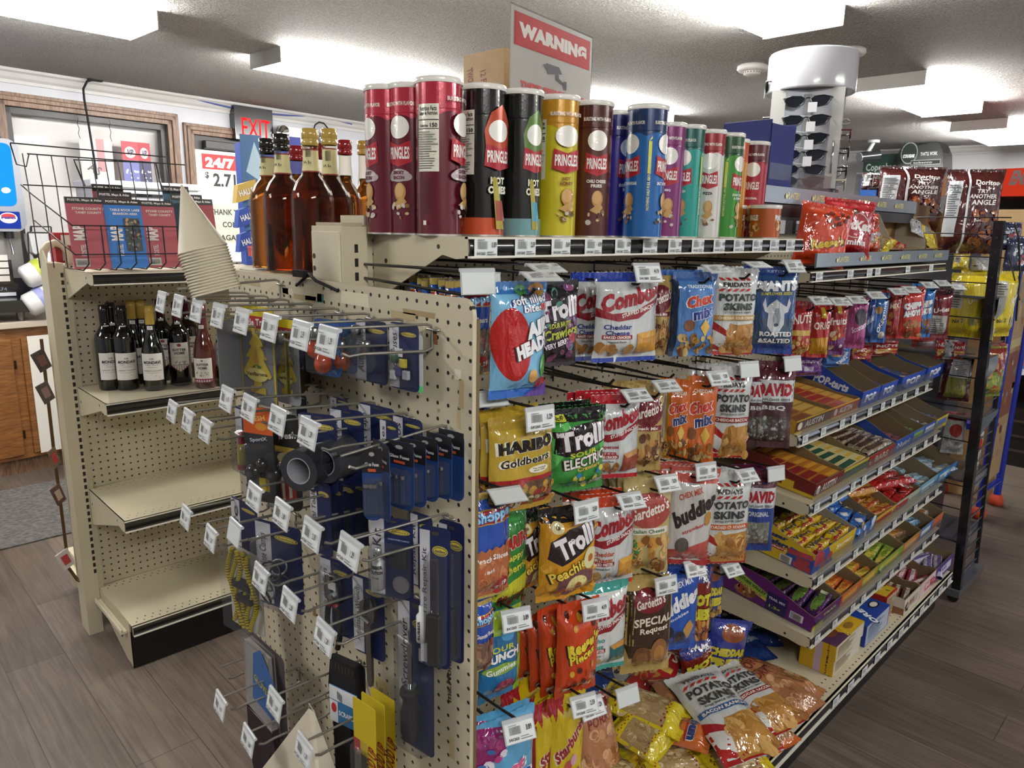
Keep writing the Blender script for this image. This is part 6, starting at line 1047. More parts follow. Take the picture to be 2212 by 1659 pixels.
C_('ice_scraper', 'black snow brush with a blue hang tag', 'snow brush', (722, 792, 1426, 1760), -2.4, 14, base='1a191b', th=.02, extra=brush)
for i, (a, b_, c, d, X) in enumerate([(766, 812, 1520, 1740, -4.4), (784, 832, 1510, 1730, -3.4), (804, 854, 1500, 1720, -2.4)]):
    C_('wire_card', 'yellow and red carded cable pack, %s from the front' % ord_(i), 'cable pack', (a, b_, c, d), X, 6, base='c2ab1e', corner=.15, art_=[('r', 0, .45, .3, .62, 'a3241c'), ('t', 'GOOD UP', .78, .45, 1.2, .12, '8c1f1a', 80), ('r', 0, 0, .6, .5, '55524a')], extra=(lambda t, W, H: (MB().cyl((-.3, -.35, .05*H), (-.2, -.35, .55*H), .22, '8f8a80', 'dullmetal', 12).obj('cable', t), blister(t, -W*.45, W*.2, H*.02, H*.62, .6))), group='yellow cable packs')
# white paper funnel at the bottom and the stack of paper cones on the top hooks
P = at(668, 1532, 'X', -4.5)
m = MB(); m.add([(-7.0, .2, -9), (4.6, .6, -9), (.6, 0, 0), (.1, -.1, .2), (4.0, -2.2, -9)], [(0, 1, 2, 3), (0, 3, 4), (1, 4, 2), (3, 2, 4)], 'cfc6b0', 'card'); m.tube([(.1, -.1, .2), (.4, -.3, .8), (.6, 0, 0)], .05, 'cfc6b0', 'card')
tag(m.obj('paper_funnel', None, P, (0, 0, radians(-80))), 'large white paper funnel hanging at the foot of the end panel', 'paper funnel')
P = at(468, 628, 'Z', 55.4); D = Vector((P.x, P.y, 55.3))
for i in range(16):
    m = MB(); m.lathe([(1.66, 0), (1.72, .06), (1.63, .1), (.05, 4.5)], 'd9d0b8' if i % 2 else 'd2c8ae', 'card', 36)
    if i == 0: base_cone = tag(m.obj('paper_cup', None, D, Matrix.Rotation(radians(-15), 3, _f).to_euler()), 'cream cone paper cup on the end panel, one of the stack', 'paper cup', 'nested cone paper cups'); base_cone['label'] = 'cream cone paper cup nested in the stack on the end panel hooks'
    else:
        o = dup(base_cone, D+(Matrix.Rotation(radians(-15), 3, _f) @ Vector((0, 0, .20*i))), label='topmost cream cone paper cup of the stack on the hooks' if i == 15 else None, ch=[])
# ============================================================= SECOND SECTION: hanging bags, display trays, cartons
H2 = [('red_snack', 1700, 1752, 652, 770, 40, 'red nut bag next to the blue bison bag'), ('red_yellow', 1748, 1792, 654, 772, 46, 'red and orange snack bag in the far section'), ('red_purple', 1784, 1829, 650, 766, 50, 'red and purple fruit snack bag in the far section'), ('pink_snack', 1824, 1873, 640, 752, 52, 'pink snack bag with a grey emblem'), ('plain_blue', 1864, 1888, 640, 738, 56, 'dark blue bag beside the pink one'),
      ('blue_snack', 1878, 1917, 632, 740, 56, 'blue mini cookie bag in the far section'), ('red_gold', 1910, 1944, 628, 732, 56, 'dark red and gold snack bag in the far section'), ('chips_red', 1936, 1994, 618, 732, 50, 'orange red cookie bag with white lettering'), ('chips_blue', 1974, 2016, 614, 728, 56, 'bright blue cookie bag with white lettering'), ('uglies', 2004, 2054, 622, 730, 50, 'maroon chip bag with a pale label, last on the wall')]
for i, (k, a, b_, c, d, yw, lab) in enumerate(H2): peg(k, a, b_, c, d, 3.6, yw, lab, 1 if i != 4 else 0, .8, i % 4, -60, hook=(i != 4), yw=-30)
for i, (k, a, b_, c, d, lab) in enumerate([('purple_bag', 1706, 1776, 766, 812, 'purple bag tucked behind the nut bags'), ('blue_snack', 1776, 1836, 752, 792, 'blue bag tucked behind the cookie trays'), ('red_gold', 1832, 1884, 744, 782, 'dark red bag tucked above the blue trays'), ('red_snack', 1880, 1940, 736, 768, 'red bag behind the toaster pastry trays'), ('chips_red', 1968, 2020, 728, 756, 'orange bag low behind the last blue tray'), ('silver_bag', 2016, 2064, 730, 770, 'white and brown bag low behind the last blue tray')]):
    hang(k, a, b_, c, d, 9, 30, lab, v=1)
SH = {'A': (2.9, 37.55), 'B': (.7, 29.85), 'C': (-.6, 21.25), 'D': (-1.1, 13.85), 'T': (-3.7, 7.03)}
def XS(px, sh, py=None):        # where a column of the picture meets the front line of a shelf
    y, z = SH[sh]; lo, hi = 40.0, 130.0
    for _ in range(40):
        m_ = (lo+hi)/2; v = Vector((m_, y, z))-CAM; X = v.dot(_R)/v.dot(_f)*FPX+W0/2
        if X < px: lo = m_
        else: hi = m_
    return lo
TI = atan2(1.6, 12.6)
def tray(sh, pa, pb, label, outc, front=(), side=(), dep_=10.5, hf=1.7, hb=4.0, inner='7b6a4c', tilt=None, zadd=0, gap=.12, lip=None, sideflip=True, group='display trays on the snack shelves'):
    x0, x1 = XS(pa, sh)+gap/2, XS(pb, sh)-gap/2; y, z = SH[sh]; tl = (TI if sh != 'T' else 0) if tilt is None else tilt; w = x1-x0
    t = thing('display_tray', label, 'display tray', (x0, y+.1, z+.03+zadd), 0, group, rot=(tl, 0, 0)); th = .09
    m = MB(); m.box(0, 0, 0, w, dep_, th, inner, 'card'); m.obj('tray_floor', t)
    m = MB(); m.box(0, 0, 0, w, th, hf, inner, 'card'); art(m, flat(0, -.004, 0), w, hf, [('r', 0, 0, 1, 1, outc)]+list(front), 'card', mx=9, off0=.004, step=.004); m.obj('front_flap', t)
    for s in (0, 1):
        m = MB(); pr = [(0, 0), (dep_, 0), (dep_, hb), (dep_*.55, hb*.96), (dep_*.3, hb*.72), (.8, hf*1.05), (0, hf)]
        m.prism(pr, 'X', s*(w-th), s*(w-th)+th, inner, 'card')
        if s == 0:
            P_ = [(p[0]/dep_, p[1]/hb) for p in pr]
            art(m, lambda u, v, off: (-.004-off, dep_-u, v), dep_, hb, [('p', [(1-a, b) for a, b in P_], outc)]+list(side), 'card', mx=9, off0=.004, step=.004)
        m.obj('side_wall', t)
    m = MB(); m.box(0, dep_-th, 0, w, dep_, hb, inner, 'card'); m.obj('back_wall', t)
    t['w'] = w; return t, x0, w, y, z, tl, dep_
def pack_mesh(kind, w, d, h, base, elems, top=()):
    m = MB()
    if kind == 'box':
        m.box(-w/2, -d/2, 0, w/2, d/2, h, base, 'card')
        art(m, lambda u, v, off: (u-w/2, v-d/2, h+off), w, d, list(top), 'card', mx=9, off0=.005, step=.004); art(m, flat(-w/2, -d/2, 0), w, h, list(elems), 'card', mx=9, off0=.005, step=.004)
    else:
        nx, ny = 8, 8; 
        def sf(x, y, off): u, v = x/w, y/d; g = min(1, min(v, 1-v)/.15)*min(1, max(.0, min(u, 1-u))/.12+.25); return (x-w/2, y-d/2, h*.5+h*.5*sin(max(0, g)*pi/2)+.05*sin(9*u+7*v)+off)
        vs = [sf(w*i/nx, d*j/ny, 0) for j in range(ny+1) for i in range(nx+1)]; m.add(vs, [(j*(nx+1)+i, j*(nx+1)+i+1, (j+1)*(nx+1)+i+1, (j+1)*(nx+1)+i) for j in range(ny) for i in range(nx)], base, 'film', True)
        vb = [(a, b, .5*h-(c-.5*h)*.8) for a, b, c in vs]; m.add(vb, [(j*(nx+1)+i, (j+1)*(nx+1)+i, (j+1)*(nx+1)+i+1, j*(nx+1)+i+1) for j in range(ny) for i in range(nx)], base, 'film', True)
        art(m, sf, w, d, list(top), 'film', mx=.6, off0=.012, step=.008)
    return m.mesh('snack_pack')
def fillt(T, label, grp, kind, nrow, ncol, base, elems, top, h=1.3, stack=1, cat='snack pack', name='snack_pack', start=0, jit=.06, zl=.1, seed=0, dfill=.96, lift=0):
    t, x0, w, y, z, tl, dp = T; R = random.Random(seed); pw, pd = (w-.3)/ncol-.06, (dp-.4)*dfill/nrow-.04
    me = pack_mesh(kind, pw, pd, h, base, elems, top); k = 0
    M = Matrix.Translation(Vector((x0, y+.1, z+.03))*S) @ Matrix.Rotation(tl, 4, 'X')
    for s in range(stack):
        for r in range(start, nrow):
            for c in range(ncol):
                if s and r < lift: continue
                o = bpy.data.objects.new(name, me); C.objects.link(o)
                o.matrix_world = M @ Matrix.Translation(Vector((.15+pw/2+.03+c*(pw+.06), .25+pd/2+r*(pd+.04), zl+s*(h+.02)))*S) @ Matrix.Rotation(R.uniform(-jit, jit), 4, 'Z')
                tag(o, label, cat, grp); k += 1
ZF = [('t', 'WAFERS', .55, .5, .7, .5, 'e2c24a')]
AUS = lambda c: [('e', .12, .5, .06, .3, 'e8e2d4'), ('t', 'AUSTIN', .5, .5, .5, .5, 'f0ead8', 0, .1)]
# shelf A
T = tray('A', 1716, 1796, 'amber yellow cracker tray at the near end of the highest angled shelf', 'b8902a', [('r', 0, .12, 1, .88, '5c2a18')]+AUS(0), hb=2.2, hf=1.6); fillt(T, 'tan and yellow cracker sleeve in the amber tray at the highest shelf end', 'cracker sleeves in the amber tray', 'box', 6, 1, 'a3702c', [('t', 'AUSTIN', .5, .5, .5, .5, 'e8dcc0')], [('r', .04, .1, .5, .9, '7c4a26'), ('r', .55, .1, .96, .9, 'c9a24a')], h=1.15)
T = tray('A', 1796, 1853, 'red and yellow cracker tray before the toaster pastry trays', 'c99a2c', [('r', 0, .12, 1, .88, 'a3321c')]+AUS(0), hb=2.1, hf=1.6); fillt(T, 'red and yellow cracker sleeve in the tray before the toaster pastries', 'cracker sleeves in the red and yellow tray', 'box', 7, 1, 'b5702a', [], [('r', .04, .1, .6, .9, '9c2c20'), ('r', .64, .1, .96, .9, 'd0a040')], h=1.2)
PT = [('t', 'POP', .5, .5, .6, .5, 'e6ecf2', 0, 0, None, .06)]
for i, (a, b_, lab) in enumerate([(1858, 1897, 'blue toaster pastry tray, first on the highest angled shelf'), (1899, 1934, 'blue toaster pastry tray, second on the highest angled shelf'), (1944, 1994, 'blue toaster pastry tray, third on the highest angled shelf'), (1999, 2036, 'blue toaster pastry tray, last on the highest angled shelf')]):
    T = tray('A', a, b_, lab, '1f47a8', PT, [('t', 'POP-tarts', .62, .5, .42, .26, 'e9edf2', -4, .1, None, .05)] if i == 0 else (), dep_=11.5, hb=4.5 if i == 0 else 3.7, hf=2.2)
    fillt(T, 'silver and blue toaster pastry pack in the %s blue tray' % ord_(i), 'toaster pastry packs in the %s blue tray' % ord_(i), 'pouch', 3, 1, ['a9b4c4', '8c7a9c', '3c62b0', '7a8cab'][i], [], [('r', .1, .2, .8, .5, '2f57a8'), ('b', .2, .2, .9, .8, 5, .1, ['b98a5c', 'c9b0a0'])], h=1.0, start=0, seed=i, jit=.2)
# shelf B
T = tray('B', 1757, 1819, 'dark red and yellow peanut butter cracker tray on the second angled shelf', '6c1c1a', [('r', 0, 0, 1, .16, 'c9a82c')]+AUS(0), [('r', .0, 0, 1, .14, 'c9a82c'), ('t', 'ROAR', .22, .3, .16, .16, 'd9cdb8'), ('r', .62, .1, .76, .42, 'c9a42c')], hb=3.0, hf=1.9); fillt(T, 'red and amber cracker sleeve in the dark red tray', 'cracker sleeves in the dark red tray', 'box', 7, 1, 'a86a20', [], [('r', .04, .08, .55, .92, '7c1f1c'), ('r', .6, .1, .96, .6, 'c98f2c')], h=1.5)
T = tray('B', 1819, 1873, 'yellow and green cracker tray on the second angled shelf', 'b9a03c', [('r', 0, .2, 1, .8, '3c5a3c')], hb=3.0, hf=1.8); fillt(T, 'dark green and cream cracker sleeve in the yellow tray', 'cracker sleeves in the yellow and green tray', 'box', 7, 1, 'c9bb84', [], [('r', .04, .15, .62, .8, '27503c'), ('r', .68, .1, .96, .5, 'c9a23c')], h=1.6)
T = tray('B', 1873, 1930, 'dark red tray of brown foil bars on the second angled shelf', '8c2620', [('t', 'BARS', .5, .5, .5, .5, 'd9c9b0')], hb=2.6, hf=1.8); fillt(T, 'brown and silver foil bar in the dark red tray', 'brown foil bars in the dark red tray', 'pouch', 8, 1, '8a7c64', [], [('r', .1, .2, .6, .8, '4a2c20'), ('r', .7, .1, .9, .9, 'c0b49c')], h=1.1, stack=2, jit=.12)
T = tray('B', 1930, 1968, 'blue cereal bar tray on the second angled shelf', '24499c', [('t', 'Nutri', .5, .5, .7, .4, 'd9dfe8')], [('t', 'Nutri', .35, .4, .3, .22, 'd3dae4', -4, 0, None, .04)], hb=4.3, hf=2.0); fillt(T, 'maroon and pink cereal bar in the blue tray', 'cereal bars in the blue tray', 'pouch', 5, 1, '7c4a5c', [], [('r', .1, .2, .8, .6, '9c5a6c')], h=1.0, start=0)
for i, (a, b_, c, c2, lab) in enumerate([(1968, 1993, '2c5cac', '7c9c4c', 'blue and green rice treat tray on the second angled shelf'), (1993, 2018, '2748a0', 'b9c4d4', 'blue rice treat tray on the second angled shelf'), (2018, 2044, 'b9a42c', '4c6ab0', 'yellow and blue rice treat tray, last on the second angled shelf')]):
    T = tray('B', a, b_, lab, c, [('r', .1, .3, .9, .8, c2)], hb=3.4, hf=2.0); fillt(T, 'rice treat in the %s tray of the second shelf end' % ['first', 'middle', 'last'][i], 'rice treats in the %s end tray' % ['first', 'middle', 'last'][i], 'pouch', 6, 1, c2, [], [('r', .1, .2, .7, .7, c), ('b', .1, .1, .9, .9, 3, .1, ['d9d4c8', 'c9a24c'])], h=1.1, start=0, jit=.15, seed=i)
# shelf C
T = tray('C', 1753, 1842, 'yellow sugar wafer tray with blue and red wafers printed on it', 'c9a81e', [('p', [(0, 0), (.5, 0), (.3, 1), (0, 1)], '2c4a94'), ('b', .02, .1, .4, .9, 5, .1, ['a83838']), ('t', 'Sugar', .72, .6, .4, .3, 'e9e4da')], [('p', [(.7, .0), (1, 0), (1, .42), (.76, .5)], '2a4b98')]+[('p', [(x, y), (x+.13, y+.03), (x+.12, y+.17), (x-.01, y+.14)], c) for x, y, c in [(.74, .3, 'a33a44'), (.84, .16, 'a33a44'), (.82, .02, 'b04550'), (.86, .34, 'b04550'), (.86, .0, 'a33a44')]]+[('t', 'Sugar', .6, .62, .24, .15, '1c2f66', 0, .1, None, .06), ('t', 'Wafers', .61, .45, .26, .15, '1c2f66', 0, .1, None, .06), ('r', .48, .28, .72, .37, 'a3241f'), ('t', 'Strawberry', .6, .325, .26, .07, 'f0e8dc'), ('r', .68, .02, .8, .22, 'd9d6cc')]+barcode(.69, .04, .79, .2), dep_=12.5, hb=4.6, hf=2.6, inner='8c8a80'); 
fillt(T, 'yellow sugar wafer pack in the big yellow tray', 'wafer packs in the yellow tray', 'pouch', 4, 2, 'c9a81c', [], [('r', .05, .1, .5, .3, 'a3241f'), ('t', 'Wafers', .5, .62, .8, .3, '1c2f66', 0, .1), ('b', .1, .1, .9, .4, 5, .1, ['a33a44', 'd9c06a', '2c4a94'])], h=2.6, jit=.12, dfill=.62)
T = tray('C', 1842, 1888, 'blue animal cookie tray on the third angled shelf', '2c6cb0', [('b', .1, .1, .9, .9, 8, .12, ['d3dbe4', '1c4a8c', 'c9a24c'])], hb=4.2, hf=2.2); fillt(T, 'blue cookie pouch in the blue tray of the third shelf', 'cookie pouches in the blue tray', 'pouch', 5, 1, '2a64b0', [], [('b', .1, .1, .9, .9, 5, .14, ['c9a868', 'dfe4ea', '1c3f80'])], h=2.0, jit=.3, stack=2, lift=2)
T = tray('C', 1888, 1932, 'red and yellow cracker pouch tray on the third angled shelf', 'c0982c', [('r', 0, .3, 1, .7, 'a8281f')], hb=3.8, hf=1.8); fillt(T, 'yellow cracker pouch in the red and yellow tray of the third shelf', 'cracker pouches in the third shelf tray', 'pouch', 6, 1, 'b9822c', [], [('r', .1, .1, .9, .4, '9c3a1c'), ('b', .1, .4, .9, .9, 4, .13, ['d9b868', '8c4a20'])], h=1.7, jit=.25, stack=2, lift=2, seed=3)
T = tray('C', 1932, 1984, 'pale green and cream candy tray on the third angled shelf', 'a8b0a0', [('r', 0, .2, .5, .8, 'a3281f')], hb=3.8, hf=1.8); fillt(T, 'red candy pouch in the pale tray', 'red candy pouches in the pale tray', 'pouch', 6, 1, 'a8201c', [], [('b', .1, .1, .9, .9, 5, .12, ['d9d0c8', '3a1a16', 'c9a84a'])], h=1.6, jit=.3, stack=2, lift=1, seed=5)
for i, (a, b_, c) in enumerate([(1984, 2022, '6ca0b8'), (2022, 2063, '2c7cc4')]):
    T = tray('C', a, b_, ['pale blue tray toward the far end of the third shelf', 'bright blue tray at the far end of the third shelf'][i], c, [('r', .1, .2, .8, .7, 'b9d0dc')], hb=4.0, hf=2.0); fillt(T, 'pale blue snack pouch in the %s' % ['pale blue tray', 'bright blue far tray'][i], ['pouches in the pale blue tray', 'pouches in the bright blue tray'][i], 'pouch', 5, 1, ['8cb0c4', 'a9c4d9'][i], [], [('b', .1, .1, .9, .9, 4, .13, ['2c6cb4', 'd9d0c0', 'a85a3a'])], h=1.1, jit=.3, seed=i+7)
# shelf D
T = tray('D', 1753, 1813, 'purple trail mix bar tray with green and yellow banner', '5c1a66', [('r', 0, 0, .4, .3, 'b9b42c'), ('t', 'TRAIL', .6, .6, .5, .2, 'a9c44a')], [('p', [(.12, .52), (.5, .3), (.5, .5), (.14, .8)], '8ca83c'), ('t', 'NATURE VALLEY', .31, .54, .36, .11, '1c3a1c', -11, 0, None, .05), ('p', [(.12, .44), (.5, .22), (.5, .3), (.12, .52)], 'c9b93a'), ('t', 'FRUIT & NUT', .31, .37, .28, .06, '5c1a66', -11), ('e', .26, .2, .12, .16, '8c5c34'), ('b', .16, .1, .36, .3, 10, .03, ['6a3c20', 'c9a470', 'a33a2c']), ('r', .5, 0, .72, .6, '241a50'), ('t', 'TRAIL MIX', .61, .42, .18, .08, 'd9d4e2'), ('t', '1.2g', .6, .15, .12, .12, 'b9b43a'), ('r', .76, .12, .9, .36, 'd3d0d4')]+barcode(.77, .14, .89, .34), dep_=12, hb=4.0, hf=2.0, inner='7b6a4c')
fillt(T, 'dark purple trail mix bar in the purple tray', 'trail mix bars in the purple tray', 'pouch', 5, 1, '3a1c4a', [], [('e', .5, .5, .36, .26, '5c7a34'), ('r', .1, .1, .9, .22, '5c2a6c'), ('r', .8, .3, .9, .7, 'b9c0a0')], h=1.9, jit=.2)
for i, (a, b_, c, pc, pc2, lab) in enumerate([(1813, 1857, 'c2602a', 'b5521c', 'd99a3c', 'orange granola bar tray beside the purple one'), (1857, 1893, 'a8942c', 'c2742c', 'd9b84c', 'olive and orange granola tray on the lowest angled shelf'), (1893, 1947, '7c9c34', '8ca83c', 'c9b84a', 'green granola tray on the lowest angled shelf'), (1947, 1984, 'b9742c', '7a5a3a', 'c9a26c', 'brown and orange granola tray on the lowest angled shelf'), (1984, 2012, '3c74b4', '6c94b8', 'd9dfe4', 'blue granola tray toward the far end of the lowest angled shelf'), (2012, 2034, 'c2663c', 'a9b0ac', 'c9643a', 'orange tipped granola tray at the far end of the lowest angled shelf')]):
    T = tray('D', a, b_, lab, c, [('r', .1, .25, .8, .75, pc2)], hb=3.8, hf=2.0); fillt(T, 'granola bar in the %s' % lab.replace(' on the lowest angled shelf', '').replace(' toward the far end of the lowest angled shelf', '').replace(' at the far end of the lowest angled shelf', ' end').replace(' beside the purple one', ''), 'bars in the %s' % lab.split(' tray')[0], 'pouch', 6, 1, pc, [], [('r', .1, .2, .7, .8, pc2), ('e', .6, .5, .2, .2, c)], h=1.3, jit=.15, seed=i, start=0 if i < 3 else 1)
# base deck cartons
def carton(name, label, pa, pb, d, h, z, base, front, side, top, cat='cookie box', yoff=0, group=None):
    x0, x1 = XS(pa, 'T'), XS(pb, 'T'); y, _ = SH['T']; y += yoff; w = x1-x0; m = MB(); m.box(0, 0, 0, w, d, h, base, 'card')
    art(m, flat(0, 0, 0), w, h, front, 'card', mx=9, off0=.006); art(m, lambda u, v, off: (-off, d-u, v), d, h, side, 'card', mx=9, off0=.006); art(m, lambda u, v, off: (u, v, h+off), w, d, top, 'card', mx=9, off0=.006)
    return tag(m.obj(name, None, (x0, y, z)), label, cat, group)
YB = dict(front=[('r', .02, .02, .98, .98, 'c9c2b4'), *lines(.06, .1, .7, .9, 8, '9c8c6c')], side=[('r', .42, 0, .62, 1, 'b9a0b4'), ('t', 'Fudge', .8, .5, .7, .14, '5a2a1c', 90, .1), ('r', 0, 0, .4, 1, 'c2981c')], top=[('p', [(0, 0), (.5, 0), (.2, 1), (0, 1)], '4c2a4c'), ('t', 'Stripes', .6, .5, .6, .2, 'd9b83c', 60, .1), ('e', .3, .4, .14, .14, '6c3c24'), ('e', .7, .24, .12, .12, '8c6a2c')])
carton('cookie_box', 'yellow fudge cookie carton on the base deck, under its twin', 1815, 1873, 4.2, 2.05, 7.04, 'c9a01c', YB['front'], YB['side'], YB['top'], yoff=1.0, group='yellow cookie cartons')
carton('cookie_box', 'yellow fudge cookie carton on top of its twin on the base deck', 1815, 1875, 4.3, 2.05, 9.11, 'c9a01c', YB['front'], YB['side'], YB['top'], yoff=.9, group='yellow cookie cartons')
carton('cookie_box', 'dark blue sandwich cookie carton on the base deck', 1880, 1930, 3.2, 3.0, 7.04, '1c3f94', [('r', .03, .04, .97, .96, 'a9b4c4'), *lines(.1, .1, .8, .9, 9, '6c7c9c')], [('t', 'OREO', .5, .5, .7, .3, 'e9eef4', 80)], [('r', 0, 0, 1, 1, '1c3f94'), ('t', 'OREO', .4, .5, .6, .3, 'e9eef4', 60, 0, '10234c', .05), ('e', .8, .5, .14, .2, '26221f'), ('e', .8, .5, .1, .14, 'd9d6cc')], yoff=.8)
carton('cookie_box', 'red and yellow cookie carton behind the blue one on the base deck', 1936, 1958, 4.0, 3.3, 7.04, 'a8281c', [('r', .06, .06, .94, .94, 'b5a88c'), *lines(.1, .1, .8, .9, 8, '8c6c4c')], [('r', 0, .1, 1, .6, 'b9352a')], [('r', .05, .05, .95, .95, 'c9a82c'), ('b', .1, .1, .9, .9, 8, .1, ['5c4a2c', 'd9c47c'])], yoff=1.6)
for i, (a, b_, c, pc, lab) in enumerate([(1952, 1986, 'c9c2b4', '6a4030', 'white and brown candy bar tray on the base deck'), (1986, 2020, 'd0b9b4', '9c3444', 'white and pink candy bar tray on the base deck'), (2020, 2057, '43307c', 'b9b6c4', 'purple candy bar tray at the far end of the base deck')]):
    T = tray('T', a, b_, lab, c, [('r', .3, .2, .9, .7, ['a8a294', 'b54a64', 'c9c6d4'][i]), ('t', 'BAR', .5, .5, .3, .3, ['8c2a2a', 'f0e8e8', '43307c'][i])], [('r', 0, 0, 1, .3, ['8c5a3c', 'a8344c', '2c2060'][i])], dep_=8, hb=3.2, hf=2.4); fillt(T, 'candy bar in the %s tray of the base deck' % ['brown', 'pink', 'purple'][i], ['candy bars in the brown tray', 'candy bars in the pink tray', 'candy bars in the purple tray'][i], 'pouch', 5, 1, pc, [], [('r', .1, .2, .9, .6, ['c9c0b0', 'd9c4c8', '6c5c9c'][i])], h=1.6, jit=.3, stack=1, seed=i)
# candy bags standing in the lower branded tray
def stand(k, xl, xr, yt, yb, Y, yaw, label, v=0, roll=0, lean=-4): return hang(k, xl, xr, yt, yb, Y, yaw, label, v=v, roll=roll, lean=lean)
stand('reeses_minis', 1713, 1830, 440, 575, 5.4, 34, 'large orange chocolate pouch standing beside the small orange tubs', roll=8)
stand('kitkat', 1772, 1886, 430, 556, 4.4, 34, 'large red wafer chocolate pouch standing in the grey tray', roll=4)
stand('reeses_minis', 1862, 1902, 462, 552, 6.4, 40, 'orange pouch behind the large red pouch', roll=-4)
for i, (a, b_, c, d) in enumerate([(1880, 1960, 458, 548), (1957, 2034, 464, 546)]):
    P = at(a, d, 'Y', 8.6); Q = at(b_, d, 'Y', 8.6); hgt = at((a+b_)/2, c, 'Y', 8.6).z-P.z; w = Q.x-P.x
    t = thing('open_carton', 'open brown carton of nut bars in the grey tray, %s' % ['beside the red pouch', 'toward the rack'][i], 'display carton', (P.x, 6, 58.05), 0, 'open cartons in the grey tray'); m = MB()
    m.box(0, 4.6, 0, w, 4.7, hgt+1, '8c6f42', 'card'); m.box(0, 0, 0, w, 4.7, .1, '8c6f42', 'card'); m.obj('back_wall', t)
    for s in (0, 1): m = MB(); m.prism([(0, 0), (4.7, 0), (4.7, hgt+1), (2, hgt*.8), (0, 1.2)], 'X', s*(w-.1), s*(w-.1)+.1, 'c9bfa8' if s == 0 else '8c6f42', 'card'); m.obj('side_wall', t)
for i, (x, y, z, az, k) in enumerate([(1890, 500, 2, 130, 'silver_bag'), (1925, 520, 1, 120, 'pork_rinds'), (1950, 525, 2, 115, 'red_snack'), (1985, 490, 2, 60, 'silver_bag'), (2012, 520, 3, 30, 'yellow_chips')]):
    P = at(x, y, 'Y', 5.6+.4*i); o = bag(k, 'small %s packet by the open cartons, %s from the red pouch' % (['peanut', 'yellow nut', 'red nut', 'white nut', 'white and gold'][i], ord_(i)), 'nut_packet', 'snack packet', (P.x, P.y, P.z-1.2), (radians(-40), radians([-40, -52, -50, 20, 34][i]), radians(-30)), (.5, .5, .42), 'nut packets in the grey tray', v=1)
# ============================================================= WIRE END RACK AND FAR SIDE
t = thing('wire_rack', 'black metal wire rack of chip bags standing at the far end of the aisle', 'display rack', (105, -4, 0)); RK = t
def rp(m, name, **k): o = m.obj(name, t, **k); o.location = Vector((-105, 4, 0))*S; return o
m = MB(); m.prism([(-4.9, 1.6), (-3.6, 1.6), (-1.5, 62.5), (-2.8, 62.5)], 'X', 104.6, 106, '161618', 'gloss')
for z in range(6, 62, 2): m.cyl((104.58, -4.3+z*.0345, z), (104.6, -4.3+z*.0345, z), .16, '050505', 'matte', 8)
rp(m, 'post'); m = MB(); m.box(104.6, 30, 1.6, 106, 31.4, 62.5, '161618', 'gloss'); rp(m, 'post'); m = MB(); m.prism([(-4.4, 3), (-3.8, 3), (-2.3, 46), (-2.9, 46)], 'X', 117, 117.6, '2a2a2d', 'gloss'); rp(m, 'post')
for i in range(22): m = MB(); z = 4+i*1.95; m.cyl((106, -4.2+z*.034, z), (117.3, -4.2+z*.034, z), .13, '8c8d90', 'metal', 6); rp(m, 'side_wire')
for z in (63, 60.5, 57, 53, 47.5, 44.2, 38, 33, 27.5, 20, 16): m = MB(); m.cyl((105.3, -3.6, z), (105.3, 30, z), .1, '1a1a1c', 'gloss', 6); rp(m, 'back_wire')
for z in (50.6, 41.0, 31.0, 20.5, 10): m = MB(); m.box(105.8, -3.4, z, 118, 30, z+.3, '4a4d52', 'gloss'); m.prism([(106, z-3.2), (106, z), (118, z), (118, z-.8)], 'Y', -3.6, -3.4, '6c7378', 'gloss') if 0 else m.add([(106, -3.5, z-3.2), (118, -3.5, z-.6), (118, -3.5, z+.3), (106, -3.5, z+.3)], [(0, 1, 2, 3)], '6c7378', 'gloss'); rp(m, 'shelf')
m = MB(); m.box(104, -5, 1.2, 119, -3, 2.4, '55585c', 'gloss'); rp(m, 'foot'); m = MB(); m.box(104, 29.6, 1.2, 119, 31.6, 2.4, '55585c', 'gloss'); rp(m, 'foot')
for x, y in ((105, -4), (118, -4), (105, 30.5), (118, 30.5)): m = MB(); m.cyl((x-.4, y, .8), (x+.4, y, .8), .8, '1a1a1a', 'rubber', 16); rp(m, 'caster')
m = MB(); m.tube([(117.5, -4, 46.5), (115, -4, 54), (110, -4, 60), (106, -4, 62)], .14, '1a1a1c', 'gloss', 6); m.tube([(117.5, -4, 50), (106, -4, 57)], .12, '1a1a1c', 'gloss', 6); rp(m, 'brace')
